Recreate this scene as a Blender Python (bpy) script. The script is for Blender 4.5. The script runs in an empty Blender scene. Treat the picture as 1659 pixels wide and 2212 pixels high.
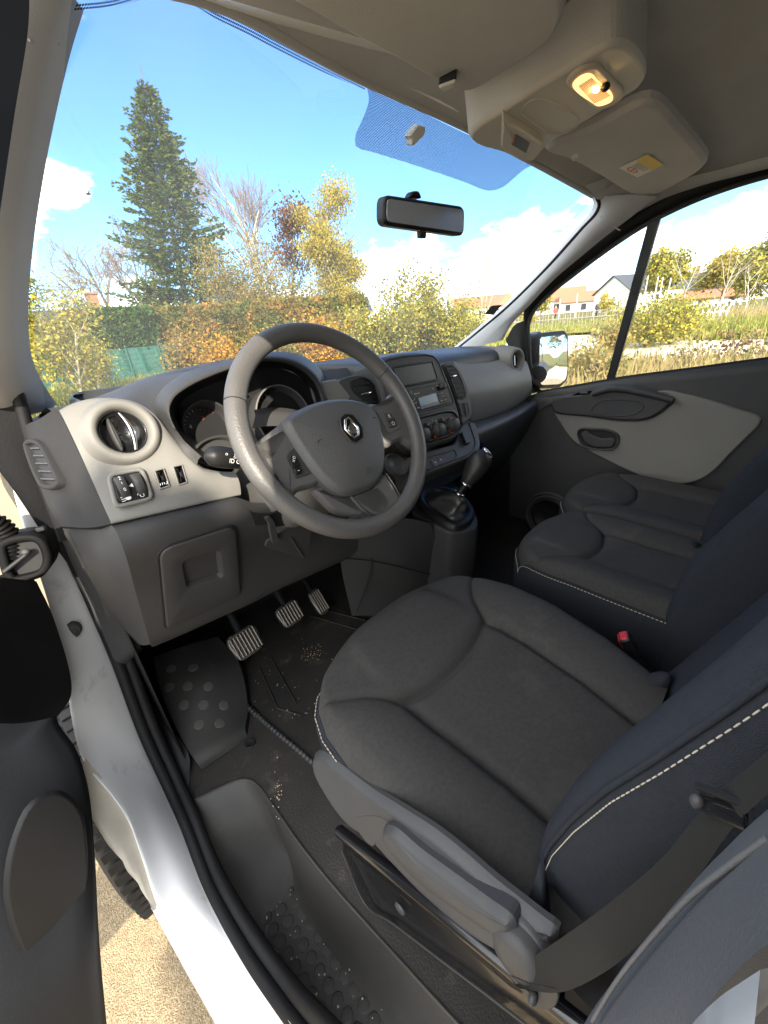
import bpy, math, random
import numpy as np
from mathutils import Vector
random.seed(7); RNG = np.random.default_rng(7)
S = bpy.context.scene
# ---------------------------------------------------------------- camera
# vehicle frame: x to the passenger side, y forward, z up; the ground is z = 0; metres
CAM = np.array([-.86, -.51, 1.44])
_c = np.array([829.5, 1106.])                       # centre of the measuring frame (1659 x 2212)
_F0, _L0 = np.array([-130, 775.]), np.array([1760, 620.])   # where forward and sideways lines vanish
FOC = math.sqrt(-float((_F0-_c) @ (_L0-_c)))
_fw = np.append((_F0-_c)/FOC, 1); _fw /= np.linalg.norm(_fw)
_rt = np.append((_L0-_c)/FOC, 1); _rt /= np.linalg.norm(_rt)
_up = np.cross(_rt, _fw)
if _up[1] > 0: _up = -_up
ROT = np.array([_rt, _fw, _up])
cd = bpy.data.cameras.new("Camera"); cam = bpy.data.objects.new("Camera", cd); S.collection.objects.link(cam); S.camera = cam
cd.sensor_fit = 'VERTICAL'; cd.sensor_height = 36; cd.lens = 36*FOC/2212
cd.clip_start = .01; cd.clip_end = 3000
from mathutils import Matrix
_X, _Y, _Z = ROT @ np.array([1, 0, 0.]), ROT @ np.array([0, -1, 0.]), ROT @ np.array([0, 0, -1.])
M4 = Matrix(((_X[0], _Y[0], _Z[0], CAM[0]), (_X[1], _Y[1], _Z[1], CAM[1]), (_X[2], _Y[2], _Z[2], CAM[2]), (0, 0, 0, 1)))
cam.matrix_world = M4
# ---------------------------------------------------------------- world, sun, exposure
SUN_AZ, SUN_EL = 213., 30.                           # the sun stands behind and to the left
w = bpy.data.worlds.new("World"); S.world = w; w.use_nodes = True
nt = w.node_tree; nt.nodes.clear()
def wn(t, **k):
    n = nt.nodes.new(t)
    for a, b in k.items(): setattr(n, a, b)
    return n
out = wn('ShaderNodeOutputWorld'); bg = wn('ShaderNodeBackground'); bg.inputs[1].default_value = .10
sky = wn('ShaderNodeTexSky', sky_type='NISHITA', sun_disc=False, sun_elevation=math.radians(SUN_EL), sun_rotation=math.radians(SUN_AZ), altitude=100, air_density=1.0, dust_density=.4, ozone_density=1.6)
tc = wn('ShaderNodeTexCoord')
def wmath(op, a, b=None, c=None, clamp=False):
    n = wn('ShaderNodeMath', operation=op, use_clamp=clamp)
    for i, v in enumerate((a, b, c)):
        if v is None: continue
        if isinstance(v, (int, float)): n.inputs[i].default_value = v
        else: nt.links.new(v, n.inputs[i])
    return n.outputs[0]
def dirv(az, el):
    a, e = math.radians(az), math.radians(el)
    return (math.sin(a)*math.cos(e), math.cos(a)*math.cos(e), math.sin(e))
nz = wn('ShaderNodeTexNoise'); nz.inputs['Scale'].default_value = 9; nz.inputs['Detail'].default_value = 8; nz.inputs['Roughness'].default_value = .62
mp = wn('ShaderNodeMapping'); mp.inputs['Scale'].default_value = (1, 1, 2.2)
nt.links.new(tc.outputs['Generated'], mp.inputs[0]); nt.links.new(mp.outputs[0], nz.inputs['Vector'])
def blob(az, el, rad, squash=1.0):
    v = wn('ShaderNodeVectorMath', operation='SUBTRACT'); nt.links.new(tc.outputs['Generated'], v.inputs[0]); v.inputs[1].default_value = dirv(az, el)
    m = wn('ShaderNodeVectorMath', operation='MULTIPLY'); nt.links.new(v.outputs[0], m.inputs[0]); m.inputs[1].default_value = (1, 1, squash)
    l = wn('ShaderNodeVectorMath', operation='LENGTH'); nt.links.new(m.outputs[0], l.inputs[0])
    return wmath('SUBTRACT', 1, wmath('DIVIDE', l.outputs['Value'], math.radians(rad)))
blobs = [blob(8, 13, 6.5, 1.8), blob(13.5, 14, 3.2, 1.6), blob(6, 8, 4, 2), blob(50, 1.5, 17, 2.2), blob(64, 5.5, 10, 2.0), blob(85, 2.0, 17, 2.6),
         blob(16, 2.5, 9, 2.5), blob(30, 1, 20, 5), blob(120, 12, 34, 2.0), blob(170, 18, 30, 1.5), blob(195, 35, 40, 1.0), blob(235, 30, 48, 1.0), blob(265, 35, 55, 1.0), blob(300, 40, 50, 1.0), blob(270, 70, 30, 1.0), blob(250, 14, 30, 2), blob(310, 10, 26, 2.5), blob(88, 13, 5, 2.6)]  # clouds to the left and behind are unseen, added to brighten the cabin
mx = blobs[0]
for b in blobs[1:]: mx = wmath('MAXIMUM', mx, b)
dens = wmath('ADD', mx, wmath('MULTIPLY', wmath('SUBTRACT', nz.outputs['Fac'], .5), 2.6))
mr = wn('ShaderNodeMapRange', interpolation_type='SMOOTHSTEP'); nt.links.new(dens, mr.inputs[0]); mr.inputs[1].default_value = .05; mr.inputs[2].default_value = .55
cr = wn('ShaderNodeMix', data_type='RGBA'); nt.links.new(mr.outputs[0], cr.inputs['Factor'])
skm = wn('ShaderNodeMix', data_type='RGBA', blend_type='MULTIPLY'); skm.inputs['Factor'].default_value = 1; skm.inputs['B'].default_value = (.50, .73, 1.0, 1); nt.links.new(sky.outputs[0], skm.inputs['A']); nt.links.new(skm.outputs['Result'], cr.inputs['A'])
nz2 = wn('ShaderNodeTexNoise'); nz2.inputs['Scale'].default_value = 14; nz2.inputs['Detail'].default_value = 5; nt.links.new(mp.outputs[0], nz2.inputs['Vector'])
cc = wn('ShaderNodeMix', data_type='RGBA'); nt.links.new(nz2.outputs['Fac'], cc.inputs['Factor'])
cc.inputs['A'].default_value = (6.0, 6.4, 7.0, 1); cc.inputs['B'].default_value = (13, 12.7, 12, 1)
nt.links.new(cc.outputs['Result'], cr.inputs['B'])
nt.links.new(cr.outputs['Result'], bg.inputs[0]); nt.links.new(bg.outputs[0], out.inputs[0])
sl = bpy.data.lights.new("Sun", 'SUN'); so = bpy.data.objects.new("Sun", sl); S.collection.objects.link(so)
sl.energy = 2.4; sl.angle = math.radians(.5); sl.color = (1, .9, .74)
so.rotation_euler = (-Vector(dirv(SUN_AZ, SUN_EL))).to_track_quat('-Z', 'Y').to_euler()
S.view_settings.view_transform = 'Standard'; S.view_settings.look = 'None'; S.view_settings.exposure = 2.25; S.view_settings.gamma = 1
S.cycles.max_bounces = 10; S.cycles.diffuse_bounces = 6; S.cycles.glossy_bounces = 3; S.cycles.transparent_max_bounces = 24; S.cycles.transmission_bounces = 4
S.cycles.use_denoising = True; S.cycles.sample_clamp_indirect = 8; S.cycles.caustics_reflective = False; S.cycles.caustics_refractive = False
# ---------------------------------------------------------------- measuring: a ray through the photograph met with a real plane
def ray(D): return ROT @ np.append((np.array(D, float)-_c)/FOC, 1)
def at(D, x=None, y=None, z=None, pl=None):
    d = ray(D)
    if x is not None: t = (x-CAM[0])/d[0]
    elif y is not None: t = (y-CAM[1])/d[1]
    elif z is not None: t = (z-CAM[2])/d[2]
    else: t = ((np.array(pl[0])-CAM) @ np.array(pl[1]))/(d @ np.array(pl[1]))
    return CAM + t*d
_ZM = {'A': (2, 0, 0), 'B': (2, 829.5, 0), 'K': (2, 0, 493.75), 'N': (2, 829.5, 493.75), 'W': (3.024, 438.9, 658.3), 'C': (5.04, 768, 713.2), 'G': (6.048, 822.9, 905.2),
       'V': (5.04, 0, 822.9), 'S': (1.6578, 658.3, 1206.9), 'T': (1.6578, 658.3, 1659), 'R': (2.953, 1097.2, 548.6), 'M': (3.024, 548.6, 384), 'O': (2.953, 987.5, 54.9),
       'P': (2, 0, 822.9), 'Q': (2, 829.5, 987.5), 'F': (2, 0, 1316.7), 'E': (2, 0, 1659)}
def zd(k, pts):
    s, ox, oy = _ZM[k]
    return [(ox+p[0]/s, oy+p[1]/s) for p in pts]
def ats(Ds, **k): return np.array([at(D, **k) for D in Ds])
def atv(*rows, ax='y'):                                   # rows of (Dx, Dy, depth)
    return np.array([at(r[:2], **{ax: r[2]}) for r in rows])
def nrm(v): v = np.array(v, float); return v/np.linalg.norm(v)
def plane3(a, b, c): a, b, c = map(np.array, (a, b, c)); return (a, nrm(np.cross(b-a, c-a)))
# ---------------------------------------------------------------- materials
def mat(name, col, rough=.5, metal=0., spec=.5, bump=None, var=None, coat=0., emit=None, island=None, transl=0., var2=None):
    m = bpy.data.materials.new(name); m.use_nodes = True; t = m.node_tree; b = t.nodes['Principled BSDF']
    b.inputs['Base Color'].default_value = (*col, 1); b.inputs['Roughness'].default_value = rough; b.inputs['Metallic'].default_value = metal
    b.inputs['Specular IOR Level'].default_value = spec; b.inputs['Coat Weight'].default_value = coat
    if emit: b.inputs['Emission Color'].default_value = (*emit[0], 1); b.inputs['Emission Strength'].default_value = emit[1]
    tcn = t.nodes.new('ShaderNodeTexCoord'); csock = None
    def noise(sc, det=3, rg=.55):
        n = t.nodes.new('ShaderNodeTexNoise'); n.inputs['Scale'].default_value = sc; n.inputs['Detail'].default_value = det; n.inputs['Roughness'].default_value = rg
        t.links.new(tcn.outputs['Object'], n.inputs['Vector']); return n.outputs['Fac']
    def ramp(fac, cols):
        r = t.nodes.new('ShaderNodeValToRGB'); t.links.new(fac, r.inputs[0]); e = r.color_ramp.elements
        while len(e) < len(cols): e.new(.5)
        for i, (p, c) in enumerate(cols): e[i].position = p; e[i].color = (*c, 1)
        return r.outputs[0]
    if island:
        g = t.nodes.new('ShaderNodeNewGeometry'); csock = ramp(g.outputs['Random Per Island'], island)
    if var:
        sc, c2 = var[0], var[1]; lo, hi = var[2] if len(var) > 2 else (.35, .65)
        csock = ramp(noise(sc, 5, .6), [(lo, col), (hi, c2)])
    if var2:
        sc, c2, lo, hi = var2
        mxn = t.nodes.new('ShaderNodeMix'); mxn.data_type = 'RGBA'
        t.links.new(ramp(noise(sc, 6, .65), [(lo, (0, 0, 0)), (hi, (1, 1, 1))]), mxn.inputs['Factor'])
        if csock: t.links.new(csock, mxn.inputs['A'])
        else: mxn.inputs['A'].default_value = (*col, 1)
        mxn.inputs['B'].default_value = (*c2, 1); csock = mxn.outputs['Result']
    if csock: t.links.new(csock, b.inputs['Base Color'])
    if bump:
        bn = t.nodes.new('ShaderNodeBump'); bn.inputs['Strength'].default_value = bump[1]; bn.inputs['Distance'].default_value = bump[2] if len(bump) > 2 else .001
        t.links.new(noise(bump[0], 2), bn.inputs['Height']); t.links.new(bn.outputs[0], b.inputs['Normal'])
        rr = t.nodes.new('ShaderNodeMapRange'); t.links.new(noise(14, 4), rr.inputs[0]); rr.inputs[3].default_value = rough-.06; rr.inputs[4].default_value = min(1, rough+.08)
        t.links.new(rr.outputs[0], b.inputs['Roughness'])
    if transl:
        tr = t.nodes.new('ShaderNodeBsdfTranslucent'); ms = t.nodes.new('ShaderNodeMixShader'); ms.inputs[0].default_value = transl
        if csock: t.links.new(csock, tr.inputs[0])
        else: tr.inputs[0].default_value = (*col, 1)
        t.links.new(b.outputs[0], ms.inputs[1]); t.links.new(tr.outputs[0], ms.inputs[2]); t.links.new(ms.outputs[0], t.nodes['Material Output'].inputs[0])
    return m
def glass_mat(name, tint, refl=.06, dust=.05):  # dust mixes in a pale film that imitates lens haze over the view
    m = bpy.data.materials.new(name); m.use_nodes = True; t = m.node_tree; t.nodes.clear()
    o = t.nodes.new('ShaderNodeOutputMaterial'); a = t.nodes.new('ShaderNodeBsdfTransparent'); a.inputs[0].default_value = (*tint, 1)
    g = t.nodes.new('ShaderNodeBsdfGlossy'); g.inputs['Roughness'].default_value = .02
    fr = t.nodes.new('ShaderNodeLayerWeight'); fr.inputs[0].default_value = .25
    mu = t.nodes.new('ShaderNodeMath'); mu.operation = 'MULTIPLY'; t.links.new(fr.outputs['Fresnel'], mu.inputs[0]); mu.inputs[1].default_value = refl*4
    ms = t.nodes.new('ShaderNodeMixShader'); t.links.new(mu.outputs[0], ms.inputs[0]); t.links.new(a.outputs[0], ms.inputs[1]); t.links.new(g.outputs[0], ms.inputs[2])
    tr = t.nodes.new('ShaderNodeBsdfTranslucent'); tr.inputs[0].default_value = (.95, .93, .86, 1); df = t.nodes.new('ShaderNodeBsdfDiffuse'); df.inputs[0].default_value = (.8, .77, .7, 1); ma = t.nodes.new('ShaderNodeMixShader'); ma.inputs[0].default_value = .3; t.links.new(tr.outputs[0], ma.inputs[1]); t.links.new(df.outputs[0], ma.inputs[2])
    tcn = t.nodes.new('ShaderNodeTexCoord'); nn = t.nodes.new('ShaderNodeTexNoise'); nn.inputs['Scale'].default_value = 3.5; nn.inputs['Detail'].default_value = 7; t.links.new(tcn.outputs['Object'], nn.inputs['Vector']); mm_ = t.nodes.new('ShaderNodeMath'); mm_.operation = 'MULTIPLY'; t.links.new(nn.outputs['Fac'], mm_.inputs[0]); mm_.inputs[1].default_value = dust*2
    mf = t.nodes.new('ShaderNodeMixShader'); t.links.new(mm_.outputs[0], mf.inputs[0]); t.links.new(ms.outputs[0], mf.inputs[1]); t.links.new(ma.outputs[0], mf.inputs[2]); t.links.new(mf.outputs[0], o.inputs[0])
    return m
def dot_mat(name, sx, sy, rad, col=(.012, .014, .02)):     # printed dots: the rest of the strip is clear
    m = bpy.data.materials.new(name); m.use_nodes = True; t = m.node_tree; t.nodes.clear()
    o = t.nodes.new('ShaderNodeOutputMaterial'); uv = t.nodes.new('ShaderNodeUVMap')
    mpn = t.nodes.new('ShaderNodeVectorMath'); mpn.operation = 'MULTIPLY'; mpn.inputs[1].default_value = (sx, sy, 0); t.links.new(uv.outputs[0], mpn.inputs[0])
    fr = t.nodes.new('ShaderNodeVectorMath'); fr.operation = 'FRACTION'; t.links.new(mpn.outputs[0], fr.inputs[0])
    sb = t.nodes.new('ShaderNodeVectorMath'); sb.operation = 'SUBTRACT'; sb.inputs[1].default_value = (.5, .5, 0); t.links.new(fr.outputs[0], sb.inputs[0])
    ln = t.nodes.new('ShaderNodeVectorMath'); ln.operation = 'LENGTH'; t.links.new(sb.outputs[0], ln.inputs[0])
    lt = t.nodes.new('ShaderNodeMath'); lt.operation = 'LESS_THAN'; lt.inputs[1].default_value = rad; t.links.new(ln.outputs['Value'], lt.inputs[0])
    a = t.nodes.new('ShaderNodeBsdfTransparent'); d = t.nodes.new('ShaderNodeBsdfDiffuse'); d.inputs[0].default_value = (*col, 1)
    ms = t.nodes.new('ShaderNodeMixShader'); t.links.new(lt.outputs[0], ms.inputs[0]); t.links.new(a.outputs[0], ms.inputs[1]); t.links.new(d.outputs[0], ms.inputs[2]); t.links.new(ms.outputs[0], o.inputs[0])
    return m
GR = (520, .35, .0012)
m_dash = mat('dash plastic', (.040, .040, .041), .5, spec=.28, bump=(700, .4, .0012), var=(5, (.047, .046, .046)))
m_dark = mat('dark plastic', (.048, .048, .049), .48, spec=.28, bump=(700, .35, .001), var=(6, (.056, .055, .055)))
m_black = mat('black plastic', (.014, .014, .015), .42, spec=.28, bump=(600, .2, .001))
m_deep = mat('matt black', (.008, .008, .009), .7)
m_gloss = mat('gloss black', (.01, .01, .011), .2, coat=.3)
m_grey = mat('grey beige trim', (.165, .160, .148), .52, spec=.28, bump=(800, .35, .001), var=(4, (.185, .179, .165)))
m_insert = mat('door insert', (.18, .173, .158), .62, spec=.28, bump=(800, .3, .001), var=(4, (.20, .193, .176)))
m_roof = mat('roof lining felt', (.50, .505, .50), .95, spec=.1, bump=(420, .5, .0015), var=(9, (.54, .545, .54)))
m_pillar = mat('pillar trim', (.48, .485, .50), .75, spec=.3, bump=(600, .4, .001), var=(6, (.52, .525, .54)))
m_over = mat('console plastic', (.54, .53, .49), .5, bump=(700, .3, .0008))
m_wheel = mat('wheel leather', (.082, .079, .078), .42, bump=(380, .5, .0013), var=(7, (.095, .091, .088)))
m_hub = mat('wheel pad', (.085, .084, .085), .5, bump=(420, .55, .0013))
m_spoke = mat('wheel spoke', (.115, .112, .11), .4, spec=.28, bump=(420, .35, .001))
m_seat = mat('seat cloth', (.066, .064, .062), .92, spec=.15, bump=(1500, .9, .002), var=(160, (.056, .054, .053)), var2=(11, (.088, .083, .077), .55, .8))
m_seatd = mat('seat side cloth', (.031, .035, .044), .92, spec=.15, bump=(1500, .8, .002), var=(180, (.026, .030, .038)))
m_stitch = mat('stitch thread', (.46, .42, .33), .8)
m_white = mat('white paint', (.82, .82, .82), .22, coat=.5, var2=(13, (.50, .48, .44), .60, .80))
m_seal = mat('rubber seal', (.010, .010, .011), .6, spec=.28, bump=(300, .3, .001))
m_mat = mat('rubber floor', (.03, .028, .027), .55, spec=.28, bump=(260, .5, .002), var=(7, (.042, .039, .036)), var2=(17, (.11, .095, .075), .58, .80))
m_step = mat('step plastic', (.04, .039, .038), .45, spec=.28, bump=(500, .4, .0012), var=(8, (.052, .05, .047)), var2=(18, (.085, .077, .068), .62, .8))
m_chrome = mat('chrome', (.75, .76, .78), .12, metal=1)
m_steel = mat('worn pedal', (.16, .145, .125), .4, metal=.7, bump=(200, .3, .001))
m_val = mat('grey seat plastic', (.042, .043, .046), .42, spec=.28, bump=(600, .35, .001), var=(6, (.052, .053, .056)))
m_lit = mat('white print', (.8, .8, .8), .6)
m_red = mat('red plastic', (.55, .03, .035), .4)
m_redp = mat('red print', (.5, .05, .03), .5)
m_belt = mat('belt webbing', (.022, .021, .019), .85, spec=.2, bump=(900, .4, .001))
m_lcd = mat('display glass', (.30, .42, .54), .12, spec=.6)  # pale blue base stands in for sky reflected in the display
m_scr = mat('dark screen', (.012, .013, .014), .28, spec=.25)
m_amber = mat('amber print', (.7, .17, .03), .4)
m_blue = mat('blue print', (.05, .25, .75), .4)
m_green = mat('green print', (.2, .5, .12), .5)
m_glass = glass_mat('window glass', (.84, .86, .85), .05, .055)
m_sideglass = glass_mat('side glass', (.86, .88, .86), .04, .045)
m_dots = dot_mat('frit dots', 300, 300, .40)
m_dots2 = dot_mat('shade dots', 460, 380, .43, (.03, .045, .08))
m_label = mat('label paper', (.75, .74, .68), .6)
m_yel = mat('label yellow', (.75, .55, .10), .6)
m_mirr = mat('mirror glass', (.8, .82, .84), .015, metal=1)
m_dimmirr = mat('mirror glass with painted reflection', (.50, .57, .70), .06, metal=.55)  # bluish, partly diffuse tone painted in place of a reflection
m_lens = mat('lamp lens', (.75, .62, .42), .3, emit=((1, .50, .15), .55))
m_bulb = mat('lamp bulb', (1, .8, .5), .3, emit=((1, .62, .22), 9))
m_bezel = mat('lamp bezel', (.55, .50, .42), .45)
m_boot = mat('gaiter leather', (.05, .048, .047), .32, bump=(300, .5, .0012))
m_knob = mat('gear knob leather', (.022, .022, .022), .42, bump=(420, .4, .001))
m_tyre = mat('tyre rubber', (.03, .029, .028), .75, bump=(120, .4, .002))
# ---------------------------------------------------------------- mesh helpers
def link(o, parent=None):
    S.collection.objects.link(o)
    if parent is not None: o.parent = parent
    return o
class MB:
    def __init__(s): s.V = []; s.n = 0; s.F = []; s.mats = []; s.UV = []
    def mi(s, m):
        if m not in s.mats: s.mats.append(m)
        return s.mats.index(m)
    def add(s, V, F, m, smooth=True, uv=None):
        V = np.asarray(V, float).reshape(-1, 3)
        if isinstance(F, np.ndarray): s.F.append((F+s.n, s.mi(m), smooth))
        else:
            by = {}
            for f in F: by.setdefault(len(f), []).append(f)
            for k, fs in by.items(): s.F.append((np.array(fs, int)+s.n, s.mi(m), smooth))
        s.V.append(V); s.UV.append(np.zeros((len(V), 2)) if uv is None else np.asarray(uv, float)); s.n += len(V); return s
    def grid(s, G, m, cu=False, cv=False, smooth=True):
        G = np.asarray(G, float); R, K = G.shape[:2]
        r = np.arange(R if cv else R-1); k = np.arange(K if cu else K-1)
        rr, kk = np.meshgrid(r, k, indexing='ij'); r2 = (rr+1) % R; k2 = (kk+1) % K
        F = np.stack([rr*K+kk, rr*K+k2, r2*K+k2, r2*K+kk], -1).reshape(-1, 4)
        du = np.concatenate([np.zeros((R, 1)), np.cumsum(np.linalg.norm(np.diff(G, axis=1), axis=2), axis=1)], 1)
        dv = np.concatenate([np.zeros((1, K)), np.cumsum(np.linalg.norm(np.diff(G, axis=0), axis=2), axis=0)], 0)
        return s.add(G.reshape(-1, 3), F, m, smooth, np.stack([du, dv], -1).reshape(-1, 2))
    def cut(s, c, n, r, h=.08):
        V = np.concatenate(s.V); n = nrm(n); c = np.array(c, float)
        for i, (F, m, sm) in enumerate(s.F):
            m_ = V[F].mean(1)-c; ax = m_ @ n; rad = np.linalg.norm(m_-ax[:, None]*n, axis=1); s.F[i] = (F[~((rad < r) & (np.abs(ax) < h))], m, sm)
        s.F = [f for f in s.F if len(f[0])]; return s
    def fan(s, ring, m, smooth=False):
        return s.add(ring, [list(range(len(ring)))], m, smooth)
    def build(s, name, parent=None, kind=None, label=None):
        me = bpy.data.meshes.new(name); V = np.concatenate(s.V); me.vertices.add(len(V)); me.vertices.foreach_set('co', V.ravel())
        loops = np.concatenate([f.ravel() for f, _, _ in s.F]); tot = np.concatenate([np.full(len(f), f.shape[1]) for f, _, _ in s.F])
        me.loops.add(len(loops)); me.loops.foreach_set('vertex_index', loops.astype(np.int32)); me.polygons.add(len(tot))
        me.polygons.foreach_set('loop_start', np.concatenate([[0], np.cumsum(tot)[:-1]]).astype(np.int32)); me.polygons.foreach_set('loop_total', tot.astype(np.int32))
        me.polygons.foreach_set('material_index', np.concatenate([np.full(len(f), i) for f, i, _ in s.F]).astype(np.int32))
        me.polygons.foreach_set('use_smooth', np.concatenate([np.full(len(f), sm) for f, _, sm in s.F]))
        uvl = me.uv_layers.new(name='UVMap'); uvl.data.foreach_set('uv', np.concatenate(s.UV)[loops].ravel())
        for m in s.mats: me.materials.append(m)
        me.update(calc_edges=True); me.validate()
        o = bpy.data.objects.new(name, me); link(o, parent)
        if kind: o['kind'] = kind
        if label: o['label'] = label
        return o
def crom(P, n, closed=False):
    P = np.asarray(P, float)
    if len(P) == 2 and not closed: return P[0]+(P[1]-P[0])*np.linspace(0, 1, n)[:, None]
    if closed: Q = np.vstack([P[-1], P, P[0], P[1]])
    else: Q = np.vstack([2*P[0]-P[1], P, 2*P[-1]-P[-2]])
    d = np.sqrt(np.linalg.norm(np.diff(Q, axis=0), axis=1))+1e-9; t = np.concatenate([[0], np.cumsum(d)])
    m = len(P)+(1 if closed else 0); T0, T1 = t[1], t[m]
    # uniform along arc length
    fine = np.linspace(T0, T1, max(400, n*6)); X = _cev(Q, t, fine)
    al = np.concatenate([[0], np.cumsum(np.linalg.norm(np.diff(X, axis=0), axis=1))])
    u = np.linspace(0, al[-1], n+1)[:-1] if closed else np.linspace(0, al[-1], n)
    return np.stack([np.interp(u, al, X[:, i]) for i in range(X.shape[1])], 1)
def _cev(Q, t, x):
    i = np.clip(np.searchsorted(t, x, 'right')-1, 1, len(Q)-3)
    P0, P1, P2, P3 = Q[i-1], Q[i], Q[i+1], Q[i+2]; t0, t1, t2, t3 = (t[i+k][:, None] for k in (-1, 0, 1, 2)); x = x[:, None]
    A1 = (t1-x)/(t1-t0)*P0+(x-t0)/(t1-t0)*P1; A2 = (t2-x)/(t2-t1)*P1+(x-t1)/(t2-t1)*P2; A3 = (t3-x)/(t3-t2)*P2+(x-t2)/(t3-t2)*P3
    B1 = (t2-x)/(t2-t0)*A1+(x-t0)/(t2-t0)*A2; B2 = (t3-x)/(t3-t1)*A2+(x-t1)/(t3-t1)*A3
    return (t2-x)/(t2-t1)*B1+(x-t1)/(t2-t1)*B2
def loft(rows, nu=40, nv=40, closed=False, straight=False):
    R = np.array([crom(r, nu, closed) if not straight else np.array([np.interp(np.linspace(0, 1, nu), np.linspace(0, 1, len(r)), np.array(r)[:, i]) for i in range(3)]).T for r in rows])
    return np.array([crom(R[:, k], nv) for k in range(R.shape[1])]).transpose(1, 0, 2)
def rounded(P, r, n=6):
    """corners of a closed 3-D polygon rounded; r one radius or one per corner"""
    P = np.asarray(P, float); N = len(P); o = []
    for i in range(N):
        a, b, c = P[i-1], P[i], P[(i+1) % N]; ri = r[i] if hasattr(r, '__len__') else r
        la, lc = np.linalg.norm(a-b), np.linalg.norm(c-b); k = min(ri, .48*la, .48*lc)
        p, q = b+(a-b)/la*k, b+(c-b)/lc*k
        for t in np.linspace(0, 1, n): o.append((1-t)**2*p+2*t*(1-t)*b+t*t*q)
    return np.array(o)
def inset(P, n, d):
    P = np.asarray(P, float); e = np.roll(P, -1, 0)-P; e /= np.linalg.norm(e, axis=1)[:, None]+1e-12
    area = sum(np.cross(P[i]-P[0], P[(i+1) % len(P)]-P[0]) for i in range(len(P))) @ n
    inn = np.cross(n, e)*(1 if area > 0 else -1); k = inn+np.roll(inn, 1, 0); l = np.linalg.norm(k, axis=1)[:, None]; k = k/np.maximum(l, 1e-9)
    return P+k*d
def prism(mb, P, n, depth, m, bev=.002, mside=None, back=False, dome=0.):
    """outline P (3-D, planar) with its face at P, body going depth against n, edges rounded"""
    n = nrm(n); P = np.asarray(P, float); rings = [P-n*depth]
    rings.append(P-n*min(bev, depth*.9))
    for a in (.25, .55, .8, 1.0): rings.append(inset(P, n, bev*a*.999 if a < 1 else bev)-n*bev*(1-math.sin(a*math.pi/2))*.98)
    mb.grid(np.array([rings[0], rings[1]]), mside or m, cu=True, smooth=False); mb.grid(np.array(rings[1:]), m, cu=True)
    if dome:
        c = rings[-1].mean(0); R = [rings[-1]]
        for f in (.85, .65, .4, .15): R.append(c+(rings[-1]-c)*f+n*dome*(1-f*f))
        mb.grid(np.array(R), m, cu=True); mb.fan(R[-1], m, True)
    else: mb.fan(rings[-1], m)
    if back: mb.fan(rings[0][::-1], m)
    return mb
def ring_n(P, k):
    P = np.vstack([P, P[:1]]); L = np.concatenate([[0], np.cumsum(np.linalg.norm(np.diff(P, axis=0), axis=1))]); u = np.linspace(0, L[-1], k+1)[:-1]; return np.stack([np.interp(u, L, P[:, i]) for i in range(3)], 1)
def panel_hole(mb, P, Rh, n, depth, m, hd, bev=.003, mfloor=None):
    n = nrm(n); P = ring_n(P, 120); Rh = ring_n(Rh, 120); k = min(range(120), key=lambda s: np.sum((np.roll(Rh, s, 0)-P)**2)); Rh = np.roll(Rh, k, 0); Rh = Rh-n*((Rh-P[0]) @ n)[:, None]
    mb.grid(np.array([P-n*depth, P-n*bev, inset(P, n, bev*.3)-n*bev*.3, inset(P, n, bev), inset(Rh, n, -.004), inset(Rh, n, -.001)-n*.0012, Rh-n*.004]), m, cu=True)
    w0 = inset(Rh, n, .006)-n*hd; mb.grid(np.array([Rh-n*.004, inset(Rh, n, .0035)-n*hd*.8, w0]), mfloor or m, cu=True); mb.fan(w0, mfloor or m); return mb
def frame(mb, P, n, wd, depth, m, hgt=.0):
    """a raised rim along outline P: outer P, inner inset by wd"""
    n = nrm(n); A = np.asarray(P, float); R = [A-n*depth, A+n*hgt*.6, inset(A, n, wd*.3)+n*hgt, inset(A, n, wd*.7)+n*hgt, inset(A, n, wd)+n*hgt*.6, inset(A, n, wd)-n*depth]
    mb.grid(np.array(R), m, cu=True); return mb
def tube(mb, P, r, m, n=10, closed=False, caps=True, flat=None):
    P = np.asarray(P, float); T = np.gradient(P, axis=0) if not closed else np.roll(P, -1, 0)-np.roll(P, 1, 0)
    T /= np.linalg.norm(T, axis=1)[:, None]+1e-12; r = np.broadcast_to(np.asarray(r, float), (len(P),)).copy()
    u = np.cross(T[0], [0, 0, 1.]); u = np.cross(T[0], [1., 0, 0]) if np.linalg.norm(u) < .1 else u; u /= np.linalg.norm(u); R = []
    a = np.linspace(0, 2*np.pi, n, endpoint=False)
    for i in range(len(P)):
        u = u-T[i]*(u @ T[i]); u /= np.linalg.norm(u); v = np.cross(T[i], u)
        R.append(P[i]+r[i]*(np.cos(a)[:, None]*u+np.sin(a)[:, None]*v))
    mb.grid(np.array(R), m, cu=True, cv=closed)
    if caps and not closed: mb.fan(R[0][::-1], m); mb.fan(R[-1], m)
    return mb
def basis(n, up=(0, 0, 1)):
    n = nrm(n); u = np.array(up, float) if abs(n @ nrm(up)) < .999 else np.array([0, 1., 0]); u = nrm(u-n*(u @ n)); return np.cross(u, n), u, n       # right, up, out
def lathe(mb, o, n, prof, m, k=40, sx=1., sy=1., up=(0, 0, 1), cap=True):
    r_, u_, n_ = basis(n, up); a = np.linspace(0, 2*np.pi, k, endpoint=False); o = np.array(o, float)
    R = [o+h*n_+rr*(sx*np.cos(a)[:, None]*r_+sy*np.sin(a)[:, None]*u_) for rr, h in prof]
    mb.grid(np.array(R), m, cu=True)
    if cap and prof[-1][0] > 1e-5: mb.fan(R[-1], m)
    return mb
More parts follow.
